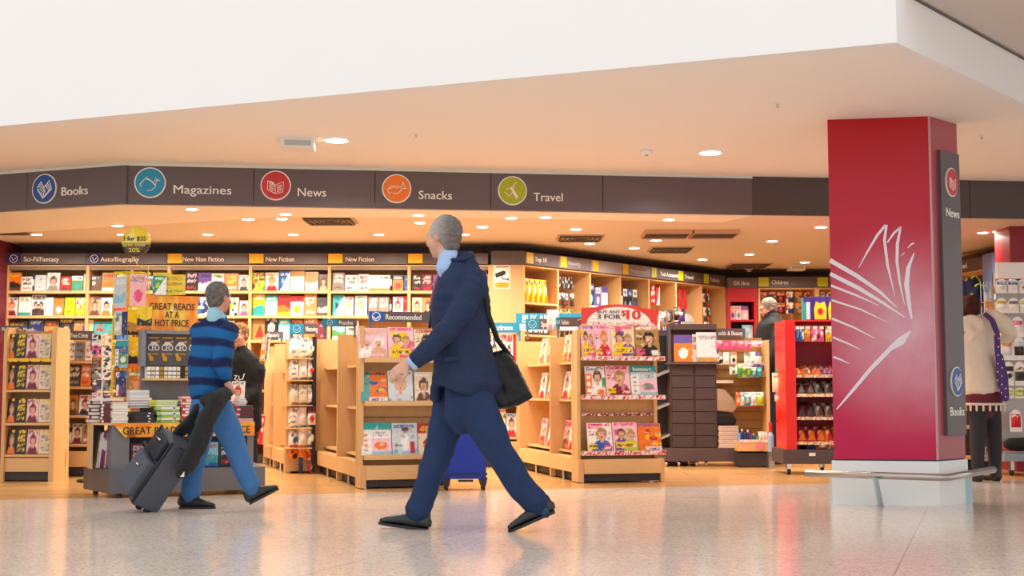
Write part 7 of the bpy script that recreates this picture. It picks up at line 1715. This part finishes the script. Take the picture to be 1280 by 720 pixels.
# coat draped over the handle
jm = thing('draped_coat', 'black coat draped over the handle of the dark case', 'coat', base)
mb = MB()
def J(u, v, dy=0.0): return P(u, v, Dk+dy)-base
mb.loft([J(281, 492, -.13), J(270, 502, -.2), J(258, 525, -.22), J(248, 552, -.23), J(236, 578, -.24), J(227, 592, -.24)], [(.06, .04), (.11, .055), (.1, .05), (.1, .05), (.09, .045), (.07, .035)], side=(.25, 1, 0), n=16)
mb.loft([J(262, 496, .05), J(250, 512, .08), J(236, 532, .08), J(212, 549, .05), J(188, 553, .0)], [(.06, .03), (.1, .04), (.1, .04), (.1, .022), (.08, .016)], side=(.25, 1, 0), n=16)
mb.ball(J(266, 500, -.05), (.09, .12, .055))
sculpt('coat_cloth', mb, mat('black_coat_cloth', '1e2224', .85, var=.15, bump=.2), jm, .009, 3, None, .012, (9, 9, 9), 1)
MB().box(-.012, .012, -.002, .002, -.02, .02).build('label_tag', WHITEP, jm).location = J(228, 592, -.29)
# ================= boy in the black hooded top
D3 = 11.6; o3 = Vector((P(303, 500, D3).x, D3, 0)); bz = P(303, 400, D3)
t = thing('person', 'boy in a black hooded top standing behind the promotion stand', 'person', o3)
def b(u, v, dy=0.0): return P(u, v, D3+dy)-o3
B3 = basis((-.35, -.93, -.08)); hc3 = b(299, 419); SK3 = lin('e0a888')
mb = MB(); head_mb(mb, hc3, B3, .92); S3_ = Vector((1, 0, 0))
mb.loft([b(303, 456), b(304, 480), b(304, 520)], [(.09, .06), (.12, .08), (.12, .08)], side=S3_, n=14)
hipz = b(303, 530).z
mb.loft([b(299, 528), Vector((-.07, 0, .45)), Vector((-.08, .0, .06))], [.06, .045, .03], n=10); mb.loft([b(308, 528), Vector((.08, 0, .45)), Vector((.09, .0, .06))], [.06, .045, .03], n=10)
hand_mb(mb, b(303, 500, -.2), (-.7, -.5, 0), (0, -.3, 1), .9, .85, 1)
sculpt('body', mb, SKINP, t, .0065, 1, face_paint(hc3, B3, .92, SK3, lin('b8645a'), lin('5a3c28')))
mb = MB(); hair_mb(mb, hc3, B3, .92, .007); mb.ball(hc3+B3 @ Vector((.02, .055, .085)), (.05, .04, .03), B3, 14)
def hair3(p): n_ = noise.noise(Vector((p.x*50, p.y*50, p.z*60)))*.5+.5; return mixc(lin('6a4a30'), lin('b08a58'), n_)
sculpt('hair', mb, KNIT, t, .006, 1, hair3, .004, (50, 50, 50))
mb = MB()
mb.loft([b(302, 438, .01), b(303, 444), b(304, 451), b(305, 463), b(305, 475), b(305, 510), b(305, 535)], [(.066, .066), (.1, .08), (.145, .095), (.165, .11), (.165, .12), (.16, .12), (.155, .11)], side=S3_, n=18)
mb.loft([b(302, 442, .02), b(303, 450, .02)], [(.075, .075), (.1, .09)], side=S3_, n=16); mb.ball(b(305, 450, .09), (.085, .05, .05))
for sx, e_ in ((1, b(320, 482, .0)), (-1, b(287, 482, .0))):
    mb.loft([Vector((sx*.15, 0, b(303, 461).z)), e_, b(306 if sx > 0 else 298, 500, -.16)], [.062, .058, .045], n=14)
sculpt('hooded_top', mb, mat('black_sweatshirt', '17171a', .9, var=.1, bump=.2), t, .009, 3, None, .008, (8, 8, 8), 9)
MB().ribbon([(-.045, .03), (-.02, .035), (-.04, .0), (-.01, -.01)], .009, -.002, 0).ribbon([(-.005, .03), (.0, -.005), (.03, .0), (.045, .05)], .009, -.002, 0).ribbon([(-.05, -.03), (-.01, -.022), (.04, -.03)], .006, -.002, 0).build('white_emblem', WHITEL, t).location = b(299, 474, -.135)
mb = MB(); mb.loft([Vector((0, 0, hipz)), Vector((0, 0, hipz-.08))], [(.14, .1), (.13, .1)], side=S3_, n=14)
for sx in (-1, 1): mb.loft([Vector((sx*.06, 0, hipz-.05)), Vector((sx*.075, 0, .42)), Vector((sx*.085, 0, .07))], [.08, .065, .06], n=12)
sculpt('trousers', mb, mat('dark_trackpants', '23242a', .85, var=.1), t, .01, 3)
for sx in (-1, 1): shoe(t, Vector((sx*.085, .08, .0)), Vector((sx*.1, -.14, .0)), (0, 0, 1), SH2, w=.038)
loose('magazine', cover_mesh('face', 'wrzk', .12, .2, .012, 400, True), Matrix.Translation(b(296.5, 505, -.27)+o3) @ Matrix.Rotation(-.25, 4, 'Z') @ Matrix.Rotation(-.1, 4, 'X'), 'white magazine held by the boy in the black top', 'magazine')
# ================= man in a black jacket reading by the confectionery stand
D4 = 14.2; o4 = Vector((P(966, 500, D4).x, D4, 0))
t = thing('person', 'grey haired man in a black jacket looking down by the toiletries rack', 'person', o4)
def e(u, v, dy=0.0): return P(u-8, v, D4+dy)-o4
B4 = basis((-.93, -.2, -.32), (-.25, 0, .95)); hc4 = e(968, 386); S4 = Vector((.15, -.98, 0))
mb = MB(); head_mb(mb, hc4, B4, .98)
mb.loft([e(972, 405), e(972, 440), e(974, 480)], [(.13, .08), (.14, .09), (.13, .09)], side=S4, n=14)
for dy, u_ in ((-.09, 974), (.09, 982)): mb.loft([e(u_, 485, dy), e(u_+1, 530, dy), e(u_-1, 572, dy)], [.06, .045, .035], n=10)
mb.loft([e(982, 412, -.17), e(972, 447, -.2), e(951, 462, -.2)], [.04, .035, .025], n=10); hand_mb(mb, e(951, 462, -.2), (-1, 0, .0), (0, -.5, 1), .8, .95, 1)
sculpt('body', mb, SKINP, t, .008, 2, face_paint(hc4, B4, .98, lin('cf9478'), lin('a8645a'), lin('6b625c'), lin('8d8580')))
mb = MB(); hair_mb(mb, hc4, B4, .98, .008); sculpt('hair', mb, KNIT, t, .006, 1, lambda p: mixc(lin('5f574e'), lin('a39a8c'), noise.noise(Vector((p.x*40, p.y*40, p.z*60)))*.5+.5), .004, (40, 40, 60))
mb = MB()
mb.loft([e(972, 396), e(973, 405), e(974, 430), e(972, 460), e(971, 485)], [(.1, .09), (.19, .16), (.2, .21), (.2, .22), (.19, .2)], side=S4, n=18)
mb.loft([e(984, 412, -.17), e(976, 447, -.23), e(956, 462, -.22)], [.085, .078, .06], n=14); mb.loft([e(980, 412, .17), e(972, 447, .2), e(954, 458, .1)], [.08, .07, .06], n=14)
mb.loft([e(968, 394, .0), e(974, 400)], [(.085, .08), (.12, .1)], side=S4, n=14)
sculpt('jacket', mb, mat('black_jacket_cloth', '17171a', .8, var=.1, bump=.15), t, .011, 3, None, .008, (8, 8, 8), 4)
mb = MB(); mb.loft([e(974, 480), e(976, 500)], [(.16, .12), (.15, .12)], side=S4, n=14)
for dy, u_ in ((-.09, 975), (.09, 983)): mb.loft([e(u_, 492, dy), e(u_+2, 530, dy), e(u_, 572, dy)], [.095, .078, .07], n=14)
sculpt('trousers', mb, mat('dark_jeans', '2a3146', .85, var=.12), t, .011, 3)
shoe(t, e(986, 580.0, -.09), e(960, 580.2, -.12), (0, 0, 1), SH2); shoe(t, e(990, 578.2, .09), e(966, 578.4, .06), (0, 0, 1), SH2)
# ================= woman in the cream hooded top, seen from behind
D5 = 11.55; o5 = Vector((P(1228, 500, D5).x, D5, 0))
t = thing('person', 'woman in a cream hooded top with a fringed maroon hem and dark leggings', 'person', o5)
def w(u, v, dy=0.0): return P(u, v, D5+dy)-o5
B5 = basis((-.5, .85, -.1)); hc5 = w(1211, 386); S5 = Vector((.9, .42, 0))
mb = MB(); head_mb(mb, hc5, B5, .95)
mb.loft([w(1213, 412), w(1220, 450), w(1226, 500)], [(.14, .08), (.13, .08), (.14, .09)], side=S5, n=14)
mb.loft([w(1250, 405, .0), w(1261, 418, .02), w(1246, 424, .12)], [.035, .03, .024], n=10); hand_mb(mb, w(1248, 423, .12), (-.9, .3, .2), (0, -1, 0), .8, .85, 1)
for u0, u1, u2, dy in ((1222, 1222, 1220, -.06), (1238, 1241, 1243, .02)): mb.loft([w(u0, 505, dy), w(u1, 545, dy), w(u2, 590, dy)], [.06, .045, .035], n=10)
sculpt('body', mb, SKINP, t, .008, 2, face_paint(hc5, B5, .95, lin('d9a58c'), lin('b86a5c'), lin('4a342a')))
mb = MB(); hair_mb(mb, hc5, B5, .95, .014); mb.loft([hc5+Vector((0, -.05, .0)), w(1203, 402, -.08), w(1203, 416, -.11)], [(.08, .05), (.085, .045), (.07, .035)], side=S5, n=14)
sculpt('hair', mb, KNIT, t, .007, 1, lambda p: mixc(lin('2a1614'), lin('5a3228'), noise.noise(Vector((p.x*30, p.y*30, p.z*10)))*.5+.5), .006, (40, 40, 12))
CRM = mat('cream_fleece', 'e2d6c4', .9, var=.06, bump=.25, spec=.2)
mb = MB()
mb.loft([w(1213, 398), w(1215, 408), w(1219, 440), w(1224, 473), w(1226, 486)], [(.12, .08), (.2, .12), (.215, .14), (.218, .16), (.218, .165)], side=S5, n=20)
mb.ball(w(1213, 404, -.1), (.12, .07, .075)); mb.loft([w(1205, 402, -.12), w(1215, 420, -.15), w(1226, 410, -.12)], [.045, .05, .04], n=12)
mb.loft([w(1238, 396, .0), w(1254, 404, -.02), w(1264, 417, .0)], [.08, .075, .062], n=14); mb.loft([w(1264, 416, .0), w(1256, 424, .06), w(1249, 424, .1)], [.06, .052, .042], n=14)
mb.loft([w(1196, 404, .1), w(1190, 440, .15), w(1192, 470, .2)], [.075, .06, .05], n=12)
sculpt('hooded_top', mb, CRM, t, .01, 3, None, .009, (8, 8, 6), 8)
mb = MB(); mb.loft([w(1223, 478), w(1227, 494), w(1229, 504)], [(.19, .135), (.2, .145), (.2, .145)], side=S5, n=20); sculpt('maroon_hem', mb, mat('maroon_knit', '6a2430', .9, var=.08, bump=.2), t, .01, 2)
mb = MB(); ring = [(w(1229, 505)+S5*.205*math.cos(a)+Vector((-.42, .9, 0))*.15*math.sin(a)) for a in [2*math.pi*i/40 for i in range(41)]]
mb.tube(ring, .012, 6); mb.build('hem_braid', CRM, t, smooth=True)
for i in range(0, 40, 2):
    p_ = ring[i]; MB().loft([p_, p_+Vector((0, 0, -.03)), p_+Vector((0, 0, -.055))], [.006, .01, .009], n=6).build('tassel', CRM, t, smooth=True)
LEG = mat('ribbed_black_leggings', '26262b', .8, var=.25, scale=12, stretch=(.5, .5, 14), bump=.3)
mb = MB(); mb.loft([w(1229, 492), w(1230, 510)], [(.17, .12), (.16, .12)], side=S5, n=16)
mb.loft([w(1222, 505, -.06), w(1223, 530, -.06), w(1222, 560, -.06), w(1222, 588, -.06)], [.088, .076, .064, .05], n=14)
mb.loft([w(1238, 505, .02), w(1241, 530, .02), w(1243, 560, .02), w(1244, 588, .02)], [.088, .076, .064, .05], n=14)
sculpt('leggings', mb, LEG, t, .009, 3)
for cx, cy, dy in ((1222, 598, -.06), (1245, 598, .02)):
    f0 = w(cx, 585, dy); g0 = Vector((f0.x, dy, 0)); mb = MB(); mb.loft([Vector((g0.x, dy, .03)), Vector((g0.x, dy, .14)), Vector((g0.x, dy, .3))], [.05, .048, .058], n=14); mb.loft([Vector((g0.x, dy, .04)), Vector((g0.x-.05, dy+.08, .035)), Vector((g0.x-.09, dy+.15, .03))], [(.045, .035), (.045, .032), (.036, .025)], n=12)
    sculpt('boot', mb, mat('black_boot_leather', '1a1718', .4, var=.1), t, .009, 2)
# her dotted shoulder strap bag
sb = thing('dotted_bag', 'violet bag with white dots slung over the cream topped woman\'s shoulder', 'bag', o5)
VIO = mat('violet_canvas', '4c3478', .8, var=.06)
MB().loft([w(1231, 392, -.12), w(1240, 400, -.16), w(1246, 415, -.17), w(1247, 440, -.19), w(1251, 470, -.19), w(1255, 495, -.19)], [(.026, .006)]*6, side=(1, 0, 0), n=8).build('strap', VIO, sb, smooth=True)
mb = MB(); mb.loft([w(1249, 445, -.16), w(1253, 470, -.16), w(1257, 498, -.16)], [(.03, .05), (.045, .06), (.03, .05)], side=(1, 0, 0), n=12); sculpt('bag_body', mb, VIO, sb, .009, 2)
for k in range(16):
    u_ = 1243+((k*5) % 11)+k*.35; v_ = 418+5.2*k
    MB().ball(w(u_, v_, -.225), (.006, .003, .006), n=8).build('white_dot', WHITEL, sb)
# ================= shopper half hidden behind the newspaper stand
D6 = 14.55; o6 = Vector((P(858, 500, D6).x, D6, 0))
t = thing('person', 'stooping shopper in a pale grey top behind the newspaper stand', 'person', o6)
def z6(u, v, dy=0.0): return P(u, v, D6+dy)-o6
mb = MB(); B6 = basis((.3, .5, -.8), (.3, .6, .6)); head_mb(mb, z6(862, 420, .2), B6, .9)
mb.loft([z6(856, 420), z6(856, 460), z6(856, 500)], [(.12, .08), (.12, .08), (.12, .08)], side=(1, 0, 0), n=12)
for s_ in (-.08, .08): mb.loft([Vector((s_, 0, .75)), Vector((s_, 0, .42)), Vector((s_, 0, .06))], [.06, .05, .04], n=10)
ha = z6(890, 460, -.5); mb.loft([z6(866, 412), z6(874, 440, -.2), ha], [.04, .035, .025], n=10); hand_mb(mb, ha, (1, -.1, -.25), (0, -.4, 1), .5, 1.0, 1)
sculpt('body', mb, SKINP, t, .009, 2, lambda p: lin('d29a80'))
mb = MB(); mb.loft([z6(857, 402), z6(856, 425), z6(855, 470), z6(855, 500)], [(.11, .1), (.17, .13), (.17, .13), (.17, .13)], side=(1, 0, 0), n=18)
mb.loft([z6(868, 412), z6(876, 440, -.2), z6(883, 455, -.42)], [.07, .06, .05], n=12)
sculpt('grey_top', mb, mat('pale_grey_jersey', '9c938a', .9, var=.06, bump=.2), t, .01, 3, None, .006)
mb = MB(); mb.loft([Vector((0, 0, .82)), Vector((0, 0, .72))], [(.16, .12), (.15, .12)], side=(1, 0, 0), n=14)
for s_ in (-.08, .08): mb.loft([Vector((s_, 0, .75)), Vector((s_, 0, .42)), Vector((s_, 0, .08))], [.09, .075, .065], n=12)
sculpt('trousers', mb, mat('dark_trackpants', '23242a', .85), t, .011, 2)
for s_ in (-.08, .08): shoe(t, Vector((s_, -.08, 0)), Vector((s_, .16, 0)), (0, 0, 1), SH2)

bpy.data.scenes.remove(SCULPT)
